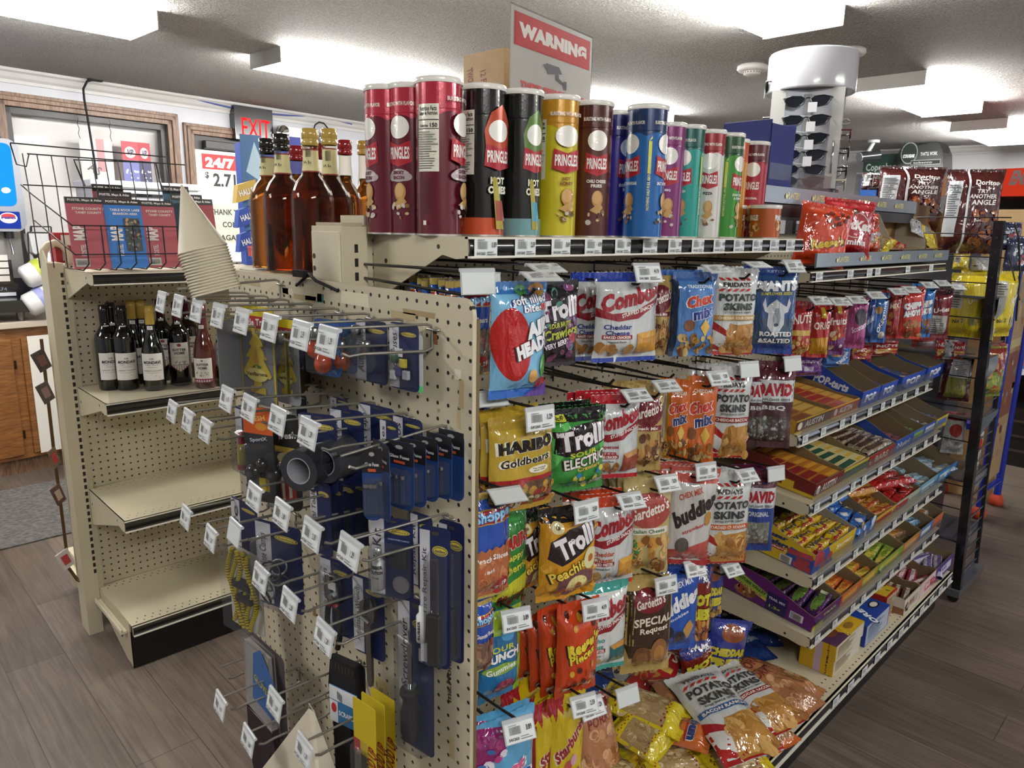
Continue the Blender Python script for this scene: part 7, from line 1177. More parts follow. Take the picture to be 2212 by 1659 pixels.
RB = [('doritos', 2034, 2160, 366, 548, 110, 62, 'large maroon chip bag standing behind the black post, upper rack', 0), ('doritos', 1892, 2036, 360, 500, 114, 46, 'large maroon chip bag beyond the grey tray, upper rack', 1), ('doritos', 1862, 1900, 372, 410, 116, 46, 'maroon chip bag half hidden behind the sunglasses tower', 1),
      ('yellow_chips', 2046, 2128, 590, 728, 108, 70, 'yellow chip bag with nutrition panel left of the black post', 0), ('yellow_chips', 2072, 2132, 580, 640, 112, 60, 'yellow chip bag peeking above the others behind the rack wires', 1), ('yellow_chips', 2136, 2190, 586, 726, 112, 30, 'yellow chip bag right of the black post behind the side wires', 1), ('yellow_chips', 2122, 2152, 640, 735, 109, 60, 'crumpled yellow chip bag touching the black post', 0),
      ('olive_bag', 2030, 2100, 762, 866, 108, 66, 'dark red and olive snack bag behind the back wires', 0), ('green_red_bag', 2110, 2168, 744, 856, 113, 30, 'red and green veggie chip bag behind the side wires', 0), ('white_bag', 2036, 2086, 890, 980, 108, 66, 'white and red snack bag low behind the black post', 0), ('white_bag', 2090, 2120, 910, 1020, 113, 50, 'cream and red snack bag behind the side wires', 1),
      ('navy_bag', 2150, 2204, 480, 540, 116, 30, 'navy jerky bag hanging beyond the rack brace', 0), ('navy_bag', 2170, 2225, 510, 590, 117, 30, 'navy and white jerky bag at the picture edge', 1), ('silver_bag', 2096, 2140, 556, 590, 112, 60, 'silver topped bag on the rack below the large maroon bag', 0), ('yellow_chips', 2058, 2094, 548, 582, 110, 66, 'small yellow nut bag under the large maroon bag', 1), ('red_snack', 2140, 2170, 740, 770, 116, 30, 'red snack bag under the yellow one behind the side wires', 1)]
for k, a, b_, c, d, X, yw, lab, v in RB: hang(k, a, b_, c, d, X, yw, lab, v=v, ax='X')
for i in range(3): hang('red_snack' if i != 1 else 'silver_bag', 2020+i*18, 2052+i*16, 730+i*4, 776, 106.6, 60, ['red corner of a bag', 'white and brown bag', 'dark red bag'][i]+' lying on the rack shelf behind the last blue tray', v=1, ax='X')
# blue framed stand with red feet
t = thing('blue_stand', 'blue framed display stand with red rubber feet beyond the wire rack', 'display stand', (156, 8, 0))
def bp_(m, name): o = m.obj(name, t); o.location = Vector((-156, -8, 0))*S; return o
for x, y in ((150.8, 3.3), (162.9, 2.7), (150.8, 14), (162.9, 14)):
    m = MB(); m.cyl((x, y, 2), (x, y, 60), .75, '1c2f9c', 'gloss', 12); bp_(m, 'frame_post'); m = MB(); m.lathe([(0, 2.6), (1.0, 2.5), (1.5, 1.4), (1.4, .1), (0, 0)], 'c24a30', 'rubber', 16, (x, y)); bp_(m, 'foot')
m = MB(); m.box(151, 2.9, 8, 162.8, 3.3, 55, 'b59a70', 'card'); art(m, flat(151, 2.88, 8), 11.8, 47, [('r', .1, .3, .9, .6, '8c5a44'), ('b', .1, .1, .9, .9, 30, .1, ['a8744c', 'c9b48a', '6c3c34', '8c8f9c']), ('r', .1, .62, .9, .66, 'c9bb8c')], 'card', mx=9); bp_(m, 'printed_panel')
m = MB(); m.cyl((150.8, 3, 10), (150.8, 14, 10), .6, '1c2f9c', 'gloss', 10); bp_(m, 'rail'); m = MB(); m.cyl((150.8, 3.3, 6), (162.9, 2.7, 6), .6, '1c2f9c', 'gloss', 10); bp_(m, 'rail'); m = MB(); m.box(138, 4, 22, 150.5, 14, 23.2, '1c2f9c', 'gloss'); bp_(m, 'side_shelf')
m = MB(); m.box(164.2, 4, 0, 165.2, 22, 66, 'c9a878', 'carton'); tag(m.obj('cardboard_panel'), 'tan cardboard panel standing behind the blue stand', 'cardboard')
# open cooler in the distance
t = thing('open_cooler', 'long dark open cooler of drinks under a red lit sign', 'cooler', (200, -40, 0))
def cp_(m, name): o = m.obj(name, t); o.location = Vector((-200, 40, 0))*S; return o
m = MB(); m.box(200, -60, 0, 236, 21, 16, '121316', 'gloss'); m.box(226, -60, 16, 240, 21, 72, '1c1e22', 'gloss'); m.box(200, 21, 0, 240, 22, 71, '2a2c30', 'gloss'); cp_(m, 'cabinet')
for z, yy in ((24, 206), (33, 209), (42, 211), (51, 213)): m = MB(); m.box(yy, -60, z, 228, 21, z+.5, '9c9ea2', 'gloss'); m.box(yy-.2, -60, z-.2, yy+.1, 21, z+1.4, 'c9cbcf', 'gloss'); cp_(m, 'shelf')
for z in (4, 8, 12): m = MB(); m.box(199.7, -60, z, 200, 12, z+.7, '6c6f74', 'metal'); cp_(m, 'grille_slat')
m = MB(); m.box(202, -60, 70.5, 240, 22, 77.5, 'a3281c', 'gloss'); m.box(201.5, -60, 70.5, 202, 22, 77.5, '8c2414', 'screen'); art(m, lambda u, v, off: (201.45-off, 19.5-u, 71+v), 72, 7.5, [('t', 'ENERGY', .08, .55, .12, .5, '2a0d06', 0, .2, None, .06), ('t', 'ENERGY', .3, .55, .12, .5, '2a0d06', 0, .2, None, .06)], 'matte', mx=9); cp_(m, 'header_sign')
R = random.Random(8)
DC = ['1c4a8c', '3c7cb4', '8c8f94', '22262c', 'a3302c', 'b9b4a4', '2f6c44']
for zi, z in enumerate((24.5, 33.5, 42.5, 51.5)):
    col = DC[zi % 7]
    for i in range(16):
        c = DC[(i//3+zi*2) % 7]; m = MB(); y = 19.2-i*2.9
        if y < -36: break
        m.lathe([(0, 0), (1.25, .02), (1.3, .3), (1.3, 4.6), (1.0, 5.5), (.5, 6.3), (.5, 6.8), (0, 6.85)], c, 'gloss', 12); m.lathe([(1.31, 1.2), (1.31, 3.6)], DC[(i//3+zi+3) % 7], 'card', 12)
        tag(m.obj('drink_bottle', None, (210+[0, 2, 4, 6][zi]*.5+1.5, y, z+.05)), 'drink bottle on the %s shelf of the far dark cooler' % ['lowest', 'second', 'third', 'top'][zi], 'bottle', 'drinks on the %s cooler shelf' % ['lowest', 'second', 'third', 'top'][zi])
m = MB(); m.box(0, 0, 0, 12, .5, 15, 'b9b6b4', 'card'); art(m, flat(0, -.01, 0), 12, 15, [('r', .3, .1, 1, .9, '7c2c5c'), ('t', 'SALE', .65, .6, .5, .12, 'e9e4e8'), *lines(.4, .2, .9, .5, 4, 'c9a8bb')], 'card', mx=9)
P = at(2022, 430, 'X', 318); tag(m.obj('poster', None, (317.6, P.y+6, P.z-7), (0, 0, radians(-84.7))), 'small white and magenta poster beyond the chip rack', 'poster')
# back counter displays: cigarette and tobacco units
P = at(1860, 400, 'X', 300); Q = at(1958, 345, 'X', 300)
m = MB(); w = P.y-Q.y; m.box(0, 0, 0, .8, w, 13, '1f3a33', 'gloss'); art(m, lambda u, v, off: (-off, w-u, v), w, 13, [('t', 'Copenhagen', .5, .58, .86, .3, 'a9b8ae'), ('t', 'LONG CUT', .45, .28, .5, .18, '8c9c92'), ('r', .05, .08, .95, .12, '8c9c92')], 'matte', mx=99)
P2 = at(1958, 325, 'X', 300); tag(m.obj('tobacco_sign', None, (300, Q.y, P2.z-14)), 'dark green tobacco sign on the far wall counter', 'sign')
P = at(1942, 318, 'X', 296); Q = at(2036, 380, 'X', 296); w = P.y-Q.y
t = thing('tobacco_display', 'black tobacco display cabinet with a round green emblem', 'display cabinet', (296, Q.y, 40))
m = MB(); zt = P.z-40; m.prism([(0, 0), (w, 0), (w, zt-2), (w-1, zt), (3, zt+1), (1, zt-3), (0, zt-10)], 'X', 0, 12, '1a1b1d', 'gloss'); f = lambda u, v, off: (-.05-off, w-u, v+zt-14)
art(m, f, w, 14, [('e', .24, .82, .18, .3, '8c9490'), ('e', .24, .82, .165, .27, '1d2a22'), ('t', 'COUGAR', .24, .74, .26, .1, 'dfe3e0', 0, .1, None, .06), ('t', "THAT'LL WORK.", .66, .78, .36, .1, 'b9bcbb'), ('r', .3, .48, .92, .62, '8c8f90'), ('r', .31, .5, .91, .6, '1d1e20'), ('t', 'tobacco', .55, .55, .4, .06, 'a9acab')], 'matte', mx=99); m.obj('cabinet_body', t)
for i in range(4): m = MB(); m.box(-.3, w*.15+i*w*.18, zt-24+0, -.05, w*.15+i*w*.18+w*.12, zt-17, ['8c8f94', '5c6c7c', 'b9b4a4', '6c3c34'][i], 'card'); m.obj('pack_facing', t)
P = at(1885, 325, 'X', 280); t = thing('security_camera', 'white dome security camera bracket hanging from the ceiling at the far end', 'security camera', (P.x, P.y, 96))
m = MB(); m.cyl((0, 0, 0), (0, 0, -1), 2.2, 'c9cccb', 'gloss', 20); m.cyl((0, 0, -1), (-1.5, 1.5, -5), .7, 'c9cccb', 'gloss', 12); m.obj('mount', t); m = MB(); m.cyl((2, -1.5, -5.5), (-4, 3, -6.5), 2.2, '26282b', 'gloss', 18, r2=1.9); m.cyl((-4, 3, -6.5), (-4.3, 3.2, -6.6), 1.9, '8c8f92', 'darkglass', 18); m.obj('camera_body', t)
P = at(1870, 395, 'X', 128); m = MB(); m.box(P.x-2, P.y-20, 0, P.x+8, P.y+14, P.z-8.1, '2e2e31', 'paint'); tag(m.obj('sales_counter', bevel=.2), 'dark sales counter partly hidden behind the chip rack', 'counter')
t = thing('acrylic_display', 'clear acrylic counter box with gold packs beyond the maroon chip bags', 'display case', (P.x, P.y-14, P.z-8), 0)
m = MB(); m.box(0, 0, 0, 6, 16, 10, 'ffffff', 'pane'); m.box(0, 0, 9.8, 6, 16, 10, 'c9d4da', 'milky'); m.obj('clear_box', t)
for i in range(4): m = MB(); m.box(1, 1+i*3.7, 5.5, 5, 4.2+i*3.7, 9, ['c9b87c', 'd3d6da', '26282c', '2c62b4'][i], 'gloss'); m.obj('pack', t)
# ============================================================= WINE SHELF, MAP RACK
def wine(loc, az, label, cap='17161a', glass='0c0d0c', kind='ck', H=11.8, R_=1.45, slope=False, liq=None):
    t = thing('wine_bottle', label, 'wine bottle', loc, az, 'wine bottles on the shelf')
    if slope: pr = [(R_*.9, 0), (R_, .2), (R_, 4.6), (R_*.92, 5.6), (R_*.68, 6.9), (.62, 8.2), (.56, H-2.1)]
    else: pr = [(R_*.9, 0), (R_, .2), (R_, 7.0), (R_*.93, 7.6), (R_*.66, 8.2), (.62, 8.8), (.56, H-2.1)]
    m = MB(); m.lathe(pr, glass, 'darkglass', 32); m.disc(R_*.9, 0, glass, 'darkglass'); m.obj('bottle_glass', t)
    m = MB(); m.lathe([(.57, H-2.6), (.6, H-2.5), (.6, H-.9), (.64, H-.85), (.64, H-.5), (.6, H-.45), (.6, H-.05), (.5, H), (0, H)], cap, 'gloss', 24); m.obj('capsule', t)
    m = MB(); f = lambda u, v, off: ((R_+.015+off)*sin((u-w/2)/R_), -(R_+.015+off)*cos((u-w/2)/R_), z0+v)
    if kind == 'ck': w, h, z0 = 3.0, 3.7, 1.5; E_ = [('r', 0, 0, 1, 1, 'd9d6d0'), ('t', 'CK', .5, .8, .2, .06, '3a3a38'), ('t', 'MONDAVI', .5, .67, .74, .12, '242422', 0, 0, None, .05), ('t', 'FAMILY SELECT', .5, .57, .6, .03, '8c8a84'), ('r', .3, .48, .7, .5, 'a9a69e'), ('t', 'CABERNET SAUVIGNON', .5, .36, .8, .04, '6c6a64'), ('r', .2, .27, .8, .29, 'b5b2aa'), ('b', .6, .06, .95, .2, 4, .04, ['b9b5ab'])]
    elif kind == 'sh': w, h, z0 = 2.7, 4.2, 2.0; E_ = [('p', [(0, .22), (.5, 0), (1, .22), (1, 1), (0, 1)], '7c1c24'), ('p', [(.02, .24), (.5, .03), (.98, .24), (.98, 1), (.02, 1)], 'd9d5cc'), ('e', .5, .92, .1, .06, '8c2a24'), ('t', 'SUTTER', .5, .76, .68, .09, '2c2a28', 0, 0, None, .04), ('t', 'HOME', .5, .65, .5, .09, '2c2a28', 0, 0, None, .04), ('r', .1, .5, .9, .51, 'a9a49a'), ('r', .1, .24, .9, .26, '6c685f'), ('b', .25, .24, .75, .36, 12, .05, ['6c685f', '8c887c'])]
    else: w, h, z0 = 2.7, 3.4, .9; E_ = [('r', 0, 0, 1, 1, 'd9d5cc'), ('r', 0, 0, 1, .16, '8c1f4c'), ('e', .5, .9, .05, .03, '3a2a28'), ('t', 'SUTTER', .5, .74, .62, .1, '2c2a28', 0, 0, None, .04), ('t', 'HOME', .5, .6, .44, .1, '2c2a28', 0, 0, None, .04), ('b', .1, .26, .8, .42, 14, .05, ['a9a59a', '8c887c'])]
    art(m, f, w, h, E_, 'card', mx=.4, off0=.004, step=.004); m.obj('front_label', t)
    m = MB(); f2 = lambda u, v, off: ((.66+off)*sin((u-.35)/.66), -(.66+off)*cos((u-.35)/.66), H-3.25+v); art(m, f2, .7, .5, [('r', 0, 0, 1, 1, 'e9e6e0'), ('t', '7.99', .5, .5, .6, .4, '8c8a86')], 'card', mx=.3); m.obj('price_sticker', t)
    return t
def wat(px, H_, ytop, ymin=69.5):
    P = at(px, ytop, 'Z', 37.3+H_); return P
for px, yt, H_, k, cap, lab, sl, gl, a in [(226, 652, 11.6, 'ck', '17161a', 'dark wine bottle standing farthest from the map rack end', 0, '0c0d0c', 12), (241, 655, 11.8, 'ck', '17161a', 'dark wine bottle hidden behind the foremost labelled one', 0, '0c0d0c', 6), (264, 659, 11.6, 'ck', '17161a', 'foremost black capped wine bottle with white label', 0, '0c0d0c', 4), (286, 653, 11.8, 'ck', 'a98a3c', 'gold capped wine bottle at the back behind the black capped ones', 1, '0c0d0c', 0), (306, 655, 11.8, 'ck', 'a98a3c', 'gold capped wine bottle in the middle of the back row', 1, '0c0d0c', 0), (324, 660, 11.6, 'ck', 'c2a24c', 'front gold capped wine bottle with white label', 1, '10130d', -8),
     (348, 650, 11.8, 'sh', '3a1218', 'maroon capped wine bottle at the back near the perforated wall', 0, '0c0a0a', 0), (382, 652, 11.8, 'sh', '5a1620', 'wine bottle with pointed cream label and red seal', 0, '0c0a0a', 0), (405, 655, 11.8, 'sh', '4a1826', 'maroon wine bottle half hidden by the price tickets', 0, '1a0c0e', 0), (436, 660, 11.6, 'pink', '5c2434', 'rose wine bottle with a pink striped label', 1, '4a1a12', -14), (484, 690, 11, 'sh', '5c5a2c', 'pale wine bottle behind the air fresheners', 1, '4c4a24', -10)]:
    P = at(px, yt, 'Z', 37.3+H_); P.y = min(79.6, max(70.2, P.y)); d = at(px, yt+40, 'Y', P.y)
    if px == 241: P.y = 77.8; d = at(px, 700, 'Y', P.y)
    if px in (286, 306, 348, 405): P.y = 79.0; d = at(px, 700, 'Y', P.y)
    if px == 226: d = at(px, 700, 'Y', 77.2); P.y = 77.2
    wine((d.x, P.y, 37.33), -atan2(d.x-CAM.x, P.y-CAM.y)+radians(a), lab, cap, gl, k, H_, slope=bool(sl))
# map rack
t = thing('map_rack', 'black wire basket rack holding folded road maps', 'wire rack', (1, 77, 53.8)); 
def mp_(pts, name='wire', r=.085): m = MB(); m.tube(pts, r, '1c1b1d', 'gloss', 6); o = m.obj(name, t); o.location = Vector((-1, -77, -53.8))*S
AY = lambda px, py, Y: at(px, py, 'Y', Y)
a = AY(150, 483, 70.5); z1 = AY(155, 487, 70.5).z; xl = AY(155, 487, 70.5).x; xr = AY(392, 492, 70.5).x; zb = 53.95
x_l, x_r, yf_, yb_ = xl, xr+3, 70.3, 77.5
z2 = AY(165, 550, 70.5).z
mp_([(x_l, yf_, z1), (x_r, yf_, z1)], 'front_rail'); mp_([(x_l, yf_, z2), (x_r, yf_, z2)], 'front_rail'); 
mp_([(x_l-3.4, yb_, z1+4.8), (x_l-2.6, yb_-1.5, z1+3.6), (x_l, yf_, z1)], 'side_rail'); mp_([(x_l-2.4, yb_, z2+4), (x_l, yf_, z2)], 'side_rail'); mp_([(x_r, yf_, z1), (x_r, yb_, z1+4.8)], 'side_rail')
for i in range(9): x = x_l+1.3+i*(x_r-x_l-1.3)/8; mp_([(x, yf_, z1+.1), (x+.1, yf_, zb+.8), (x-.5, yf_+.3, zb), (x-.8, yb_, zb)], 'bar', .085)
for k, (dz, yy) in enumerate([(4.8, yb_), (8.6, yb_+.8)]): mp_([(x_l-3.2+k, yy, z1+dz), (x_r+1, yy, z1+dz)], 'back_rail')
for i in range(12): x = x_l-2.4+i*1.55; mp_([(x, yb_, zb), (x-.2, yb_+.2, z1+4.8), (x-.3, yb_+.8, z1+8.6)], 'back_bar', .07)
mp_([(x_l-4.2, yb_-1, z1+9.6), (x_l-3.6, yb_, z1+7.2), (x_l-2.6, yb_, z1+7), (x_l-2, yb_+.8, z1+8.6)], 'side_rail'); mp_([(x_l-4.2, yb_-1, z1+9.6), (x_r-2, yb_-.4, z1+9.4)], 'upper_rail')
hx0, hx1 = AY(158, 345, 78.5), AY(335, 352, 78.5); mp_([(hx0.x+1, 78.3, z1+5), (hx0.x, 78.3, hx0.z), (hx1.x, 78.3, hx1.z), (hx1.x+.6, 78.3, z1+5)], 'handle', .13)
def mapp(xa, xb, yt, Y, c, label, title, lean=-12, film=True, short=False):
    P = AY(xa, yt, Y); Q = AY(xb, yt, Y); w = abs(Q.x-P.x)*1.0; z0 = 54.1; h = (P.z-z0)/cos(radians(lean))
    m = MB(); m.box(0, 0, 0, w, .3, h, c, 'card')
    E_ = [('r', 0, .91, 1, 1, '23211f'), ('t', 'POSTEL Maps & Atlas', .5, .955, .86, .04, 'e6e2dc')]
    if not short: E_ += [('t', title[0], .55, .84, .8, .035, 'e6dcd4'), ('t', title[1], .55, .785, .66, .035, 'e6dcd4'), ('t', 'MAP', .25, .5, .42, .16, 'ece4dc', 90, 0, None, .05), ('t', 'POSTEL', .3, .26, .34, .07, 'd9d0c8', 90)]
    if c == '2f72bc': E_ += [('r', .48, .24, .9, .72, '3c4444'), ('b', .5, .26, .88, .7, 30, .06, ['23282a', '5c6460', '8c8a7c', 'b98a5c']), ]
    elif not short: E_ += [('r', .05, .03, .4, .14, 'cfcac4')]+barcode(.08, .05, .36, .12)
    art(m, flat(0, -.01, 0), w, h, E_, 'card', mx=9, off0=.008); 
    if film: m.box(-.15, -.12, -.05, w+.15, -.1, h+.5, 'ffffff', 'bagclear')
    tag(m.obj('road_map', None, (P.x, Y-.8, z0), (radians(lean), 0, radians(-3))), label, 'road map', 'road maps in the wire rack')
mapp(141, 226, 424, 72.3, 'b5525c', 'red road map in clear wrap at the end of the basket', ('STONE COUNTY /', 'TANEY COUNTY')); mapp(224, 304, 428, 72.0, '2f72bc', 'blue lake road map in the middle of the basket', ('TABLE ROCK LAKE', 'BRANSON AREA'), film=False); mapp(304, 376, 432, 72.3, 'b5525c', 'red road map in clear wrap, beside the paper cups', ('STONE COUNTY', 'TANEY COUNTY'))
for i, (a, b_, y, Y, c) in enumerate([(202, 268, 396, 76.6, '8c3f46'), (212, 286, 412, 75.2, '8c3f46'), (356, 412, 400, 76.6, '3a5c70'), (372, 440, 418, 75.2, '3a5c70'), (398, 462, 428, 74, '8c3038')]): mapp(a, b_, y, Y, c, ['hindmost red map behind the blue one', 'red map peeking up right behind the blue one', 'hindmost grey blue map beside the paper cups', 'grey blue map in front of its twin by the cups', 'dark red map tucked behind the paper cups'][i], ('', ''), film=False, short=True)
# ============================================================= LEFT COUNTER, SODA MACHINE
Zc = 36.8
t = thing('base_cabinet', 'worn oak base cabinets with a pale panel on the end door', 'cabinet', (-20, 164.5, 0), WA)
m = MB(); m.box(-60, .6, 4, 56, 20, Zc-1.5, '7a4c22', 'oak'); m.box(-60, 2.5, 0, 56, 20, 4, '2a1a10', 'trimwood'); m.obj('carcass', t)
for i, x in enumerate((-58, -41, -25.4, -8, 9.6, 28.2)):
    m = MB(); m.box(x, 0, 5, x+16.6, .7, Zc-4, '8a5626', 'oak'); d = m.obj('door', t, bevel=.12)
    for z in (10, Zc-10): m = MB(); m.cyl((x+16.9, -.1, z-1), (x+16.9, -.1, z+1), .22, '3a2c1c', 'dullmetal', 8); m.obj('hinge', d)
m = MB(); m.box(29.4, -.35, 4.8, 44.5, -.15, Zc-3.6, 'dedad2', 'gloss'); m.obj('white_panel', t)
m = MB(); m.box(-60, -1, Zc-1.5, 57, 21, Zc, 'b5a998', 'card'); o = tag(m.obj('countertop', None, (-20, 164.5, 0), (0, 0, WA), bevel=.2), 'pale stone patterned worktop running over the oak cabinets', 'worktop')
# soda fountain
x1 = AY(60, 500, 172).x; t = thing('soda_fountain', 'blue and silver soda fountain machine on the counter', 'soda machine', (x1-24, 172, Zc))
ztop = AY(20, 300, 172).z-Zc; zl = AY(20, 455, 172).z-Zc; zn = AY(20, 500, 172).z-Zc; zt = AY(20, 610, 172).z-Zc
m = MB(); m.prism(rrect(0, zn, 24, ztop, 2.2), 'Y', 0, 10, '8f9299', 'gloss'); m.box(1, 3, 3.5, 23, 12, zn, '8c8a88', 'dullmetal'); m.obj('body', t, bevel=.15)
m = MB(); m.prism(rrect(1.2, zl+1, 22.6, ztop-1, 1.4), 'Y', -.15, 0, '1878d8', 'screen'); art(m, flat(1.2, -.16, zl+1), 21.4, ztop-zl-2, [('b', .3, .1, .95, .5, 6, .06, ['e9eef4', '3c94e4', '0c50a8']), ('t', 'pepsi', .6, .3, .5, .1, 'e9eef4', 20)], 'matte', mx=99); m.obj('light_panel', t)
for x, c in ((12.6, '4c8c2c'), (18.2, '1c2f7c')):
    m = MB(); m.prism(rrect(x, zn+.7, x+4.6, zl-.2, .3), 'Y', -.2, 0, c, 'screen'); f = flat(x, -.22, zn+.7)
    art(m, f, 4.6, zl-zn-.9, ([('e', .5, .62, .38, .32, 'd9dde4'), ('e', .5, .72, .3, .16, 'b3262c'), ('t', 'PEPSI', .5, .62, .6, .13, '1c2f7c', 0, 0, None, .06)] if c[0] == '1' else [('t', 'MTN DEW', .4, .5, .9, .3, 'a8241c', 14, .1, 'd9e0c0', .05), ('b', .1, .1, .9, .9, 8, .08, ['7cb43c', '2c5c1c'])]), 'matte', mx=9); m.obj('brand_plate', t)
    m = MB(); m.cyl((x+2.3, 1.5, zn), (x+2.3, 1.5, zn-1.6), 1.0, '1a1a1c', 'gloss', 14); m.cyl((x+2.3, 1.2, zn-1.6), (x+2.5, .6, zn-5.2), .3, 'a9acb0', 'chrome', 10); m.obj('nozzle', t)
m = MB(); m.box(15.5, .9, zt-.5, 20.2, 2.8, zn-6.5, '17171a', 'gloss'); [m.box(16.2, .8, zt+.2+k*1.6, 19.5, .9, zt+1.5+k*1.6, 'cfcac2', 'card') for k in range(4)]; m.obj('key_pad', t)
m = MB(); m.box(0, -6, 2.2, 24, 3, 5, '17171b', 'gloss'); m.box(0, 2.6, 5, 24, 3, 9.5, '1e1e22', 'gloss'); art(m, flat(0, 2.58, 5), 24, 4.5, [('t', 'REPAIR SERVICE', .62, .75, .3, .16, 'a9b4d9'), ('t', '1-866-867-3274', .62, .45, .34, .18, 'b9c4e4'), ('r', .6, .08, .86, .26, 'd3d6da')], 'matte', mx=99); m.obj('drip_tray', t)
for x in (3, 20): m = MB(); m.cyl((x, -3, 0), (x, -3, 2.2), .7, '8c8c8e', 'metal', 12, r2=1.0); m.obj('leg', t)
m = MB(); m.lathe([(0, 1.8), (6, 1.6), (8, .6), (8.2, 0)], '17171a', 'gloss', 24, (14, 5)); o = m.obj('black_cover', t); o.location.z = ztop*S
# paper towel rolls / cup sleeves rack
t = thing('lid_organizer', 'black wire organizer with clear bin and white cup sleeves on the counter', 'organizer', (22, 168, Zc))
def lo(m, n): o = m.obj(n, t); o.location = Vector((-22, -168, -Zc))*S
q = lambda px, py, Y=169: AY(px, py, Y)
for (p1, p2) in [((68, 490), (68, 500)), ((60, 502), (68, 660)), ((60, 502), (116, 503)), ((66, 489), (110, 490)), ((110, 490), (111, 503)), ((66, 489), (66, 503)), ((72, 660), (75, 682)), ((62, 560), (72, 660))]: m = MB(); m.cyl(q(*p1), q(*p2), .16, '1a1a1c', 'gloss', 6); lo(m, 'wire')
a, b_ = q(62, 505), q(118, 545); m = MB(); m.prism([(a.x, a.z), (b_.x, a.z), (b_.x-.6, b_.z), (b_.x-2, b_.z-1.8), (a.x+2.4, b_.z-1.8), (a.x+.4, b_.z)], 'Y', 169, 175, 'c9ccd0', 'milky'); lo(m, 'clear_bin'); m = MB(); m.prism([(a.x+1, b_.z-.3), (b_.x-.8, b_.z-.3), (b_.x-2.4, b_.z-4.5), (a.x+2.4, b_.z-4.5)], 'Y', 169, 174, '1a1a1d', 'gloss'); lo(m, 'black_bin')
for k, (px, py, c) in enumerate([(88, 585, 'a9b43c'), (93, 645, '8c8fc0')]):
    P = q(px, py, 167); m = MB(); m.T = Matrix.Translation(P) @ Matrix.Rotation(radians(64), 4, 'Y'); m.lathe([(0, -4), (2.0, -4), (2.7, -3.4), (2.9, 3.6), (2.2, 4), (0, 4)], 'd6d6d4', 'card', 28); m.lathe([(2.93, -1), (2.94, .6)], c, 'card', 28); m.lathe([(2.9, 2.2), (2.93, 2.8)], 'b9bcc0', 'card', 28)
    tag(m.obj('cup_sleeve', None, (0, 0, 0)), ['white foam cup stack with a lime stripe, upper one by the counter', 'white foam cup stack with a pale purple ring, lower one by the counter'][k], 'cup stack', 'foam cup stacks')
t = thing('gum_box', 'stacked red and cream boxes behind the map rack', 'box', (4, 84.5, 54.2)); 
for k in range(2): m = MB(); m.box(-5.2, 0, k*2.1, 2, 3, k*2.1+2, 'a3262a', 'card'); m.box(-4.4, -.05, k*2.1+.3, -1, 0, k*2.1+1.7, 'd9d4c4', 'card'); art(m, flat(-4.4, -.06, k*2.1+.3), 3.4, 1.4, [('t', 'A', .5, .5, .2, .6, '2a2622', 0, 0, None, .06)], 'card', mx=9); m.obj('small_box', t)
P = AY(122, 560, 84); m = MB(); m.tube([P+Vector((1.6*cos(j*pi/6), 0, 2.2*sin(j*pi/6))) for j in range(-1, 8)], .5, 'c2b59a', 'card', 8); tag(m.obj('tape_dispenser'), 'beige curled tape loop on top of the wine shelving upright', 'tape')
# ============================================================= WALL ITEMS
def wobj2(m, name, s_, z, off=0): return m.obj(name, None, wp(s_, z, off), (0, 0, WA))
a = ws(497, 215, 1); b_ = ws(585, 330, 1); w = b_[0]-a[0]; c0 = ws(505, 297, 1)
m = MB(); m.box(0, -3, 0, w, 0, a[1]-c0[1]-1, '17161a', 'gloss'); hh = 10
t = thing('exit_sign', 'black box sign with red lit EXIT letters above the door', 'exit sign', wp(a[0], c0[1]-.6, 0), WA); m.obj('housing', t, bevel=.1)
m = MB(); art(m, flat(0, -3.02, 0), w, a[1]-c0[1]-1, [('t', 'EXIT', .54, .38, .74, .56, 'ff1c1c', 0, 0, None, .005)], 'led', mx=99); m.obj('lit_letters', t)
a = ws(590, 262, 1); t = thing('emergency_light', 'white emergency light unit with two round lamps beside the exit sign', 'emergency light', wp(a[0], a[1]-6, .3), WA)
m = MB(); m.box(1.5, -2.6, 0, 15.5, 0, 5, 'cfcdca', 'gloss'); m.obj('case', t, bevel=.5)
for x in (0.3, 16.6): m = MB(); m.T = Matrix.Translation((x+.8, -2.6, 2.4)) @ Matrix.Rotation(radians(90), 4, 'X'); m.lathe([(0, 0), (1.4, .1), (2.3, 1.2), (2.4, 2.1), (2.2, 2.1), (1.2, 1.0), (0, .8)], 'b9bbbd', 'chrome', 24); m.obj('lamp_head', t)
m = MB(); m.tube([wp(a[0]+17+3.2*cos(j*.6), a[1]-2+3.6*sin(j*.6), 3) for j in range(12)], .25, '1c1b1d', 'rubber', 6); tag(m.obj('cable_loop'), 'black cable loop hanging by the emergency light', 'cable')
m = MB(); m.tube([wp(*ws(x, y, .6), .6) for x, y in [(-40, 140), (100, 160), (280, 190), (380, 207), (480, 222), (560, 238), (640, 250), (700, 262), (790, 268)]], .3, 'c9c9cf', 'matte', 6); tag(m.obj('wall_cable'), 'pale cable running along the top of the back wall', 'cable')
m = MB(); m.tube([wp(*ws(x, y, 1.2), 1.2) for x, y in [(400, 209), (470, 226), (540, 242), (620, 249), (690, 252), (760, 268)]], .3, '43508c', 'matte', 6); tag(m.obj('wall_cable'), 'blue cable sagging across the exit sign', 'cable')
m = MB(); m.tube([wp(*ws(x, y, 3.5), 3.5) for x, y in [(205, 170), (188, 176), (180, 192), (182, 215), (190, 260), (198, 310), (206, 360), (210, 400)]], .28, '17161a', 'rubber', 8); tag(m.obj('power_cord'), 'black power cord hanging from the ceiling in front of the window', 'cord')
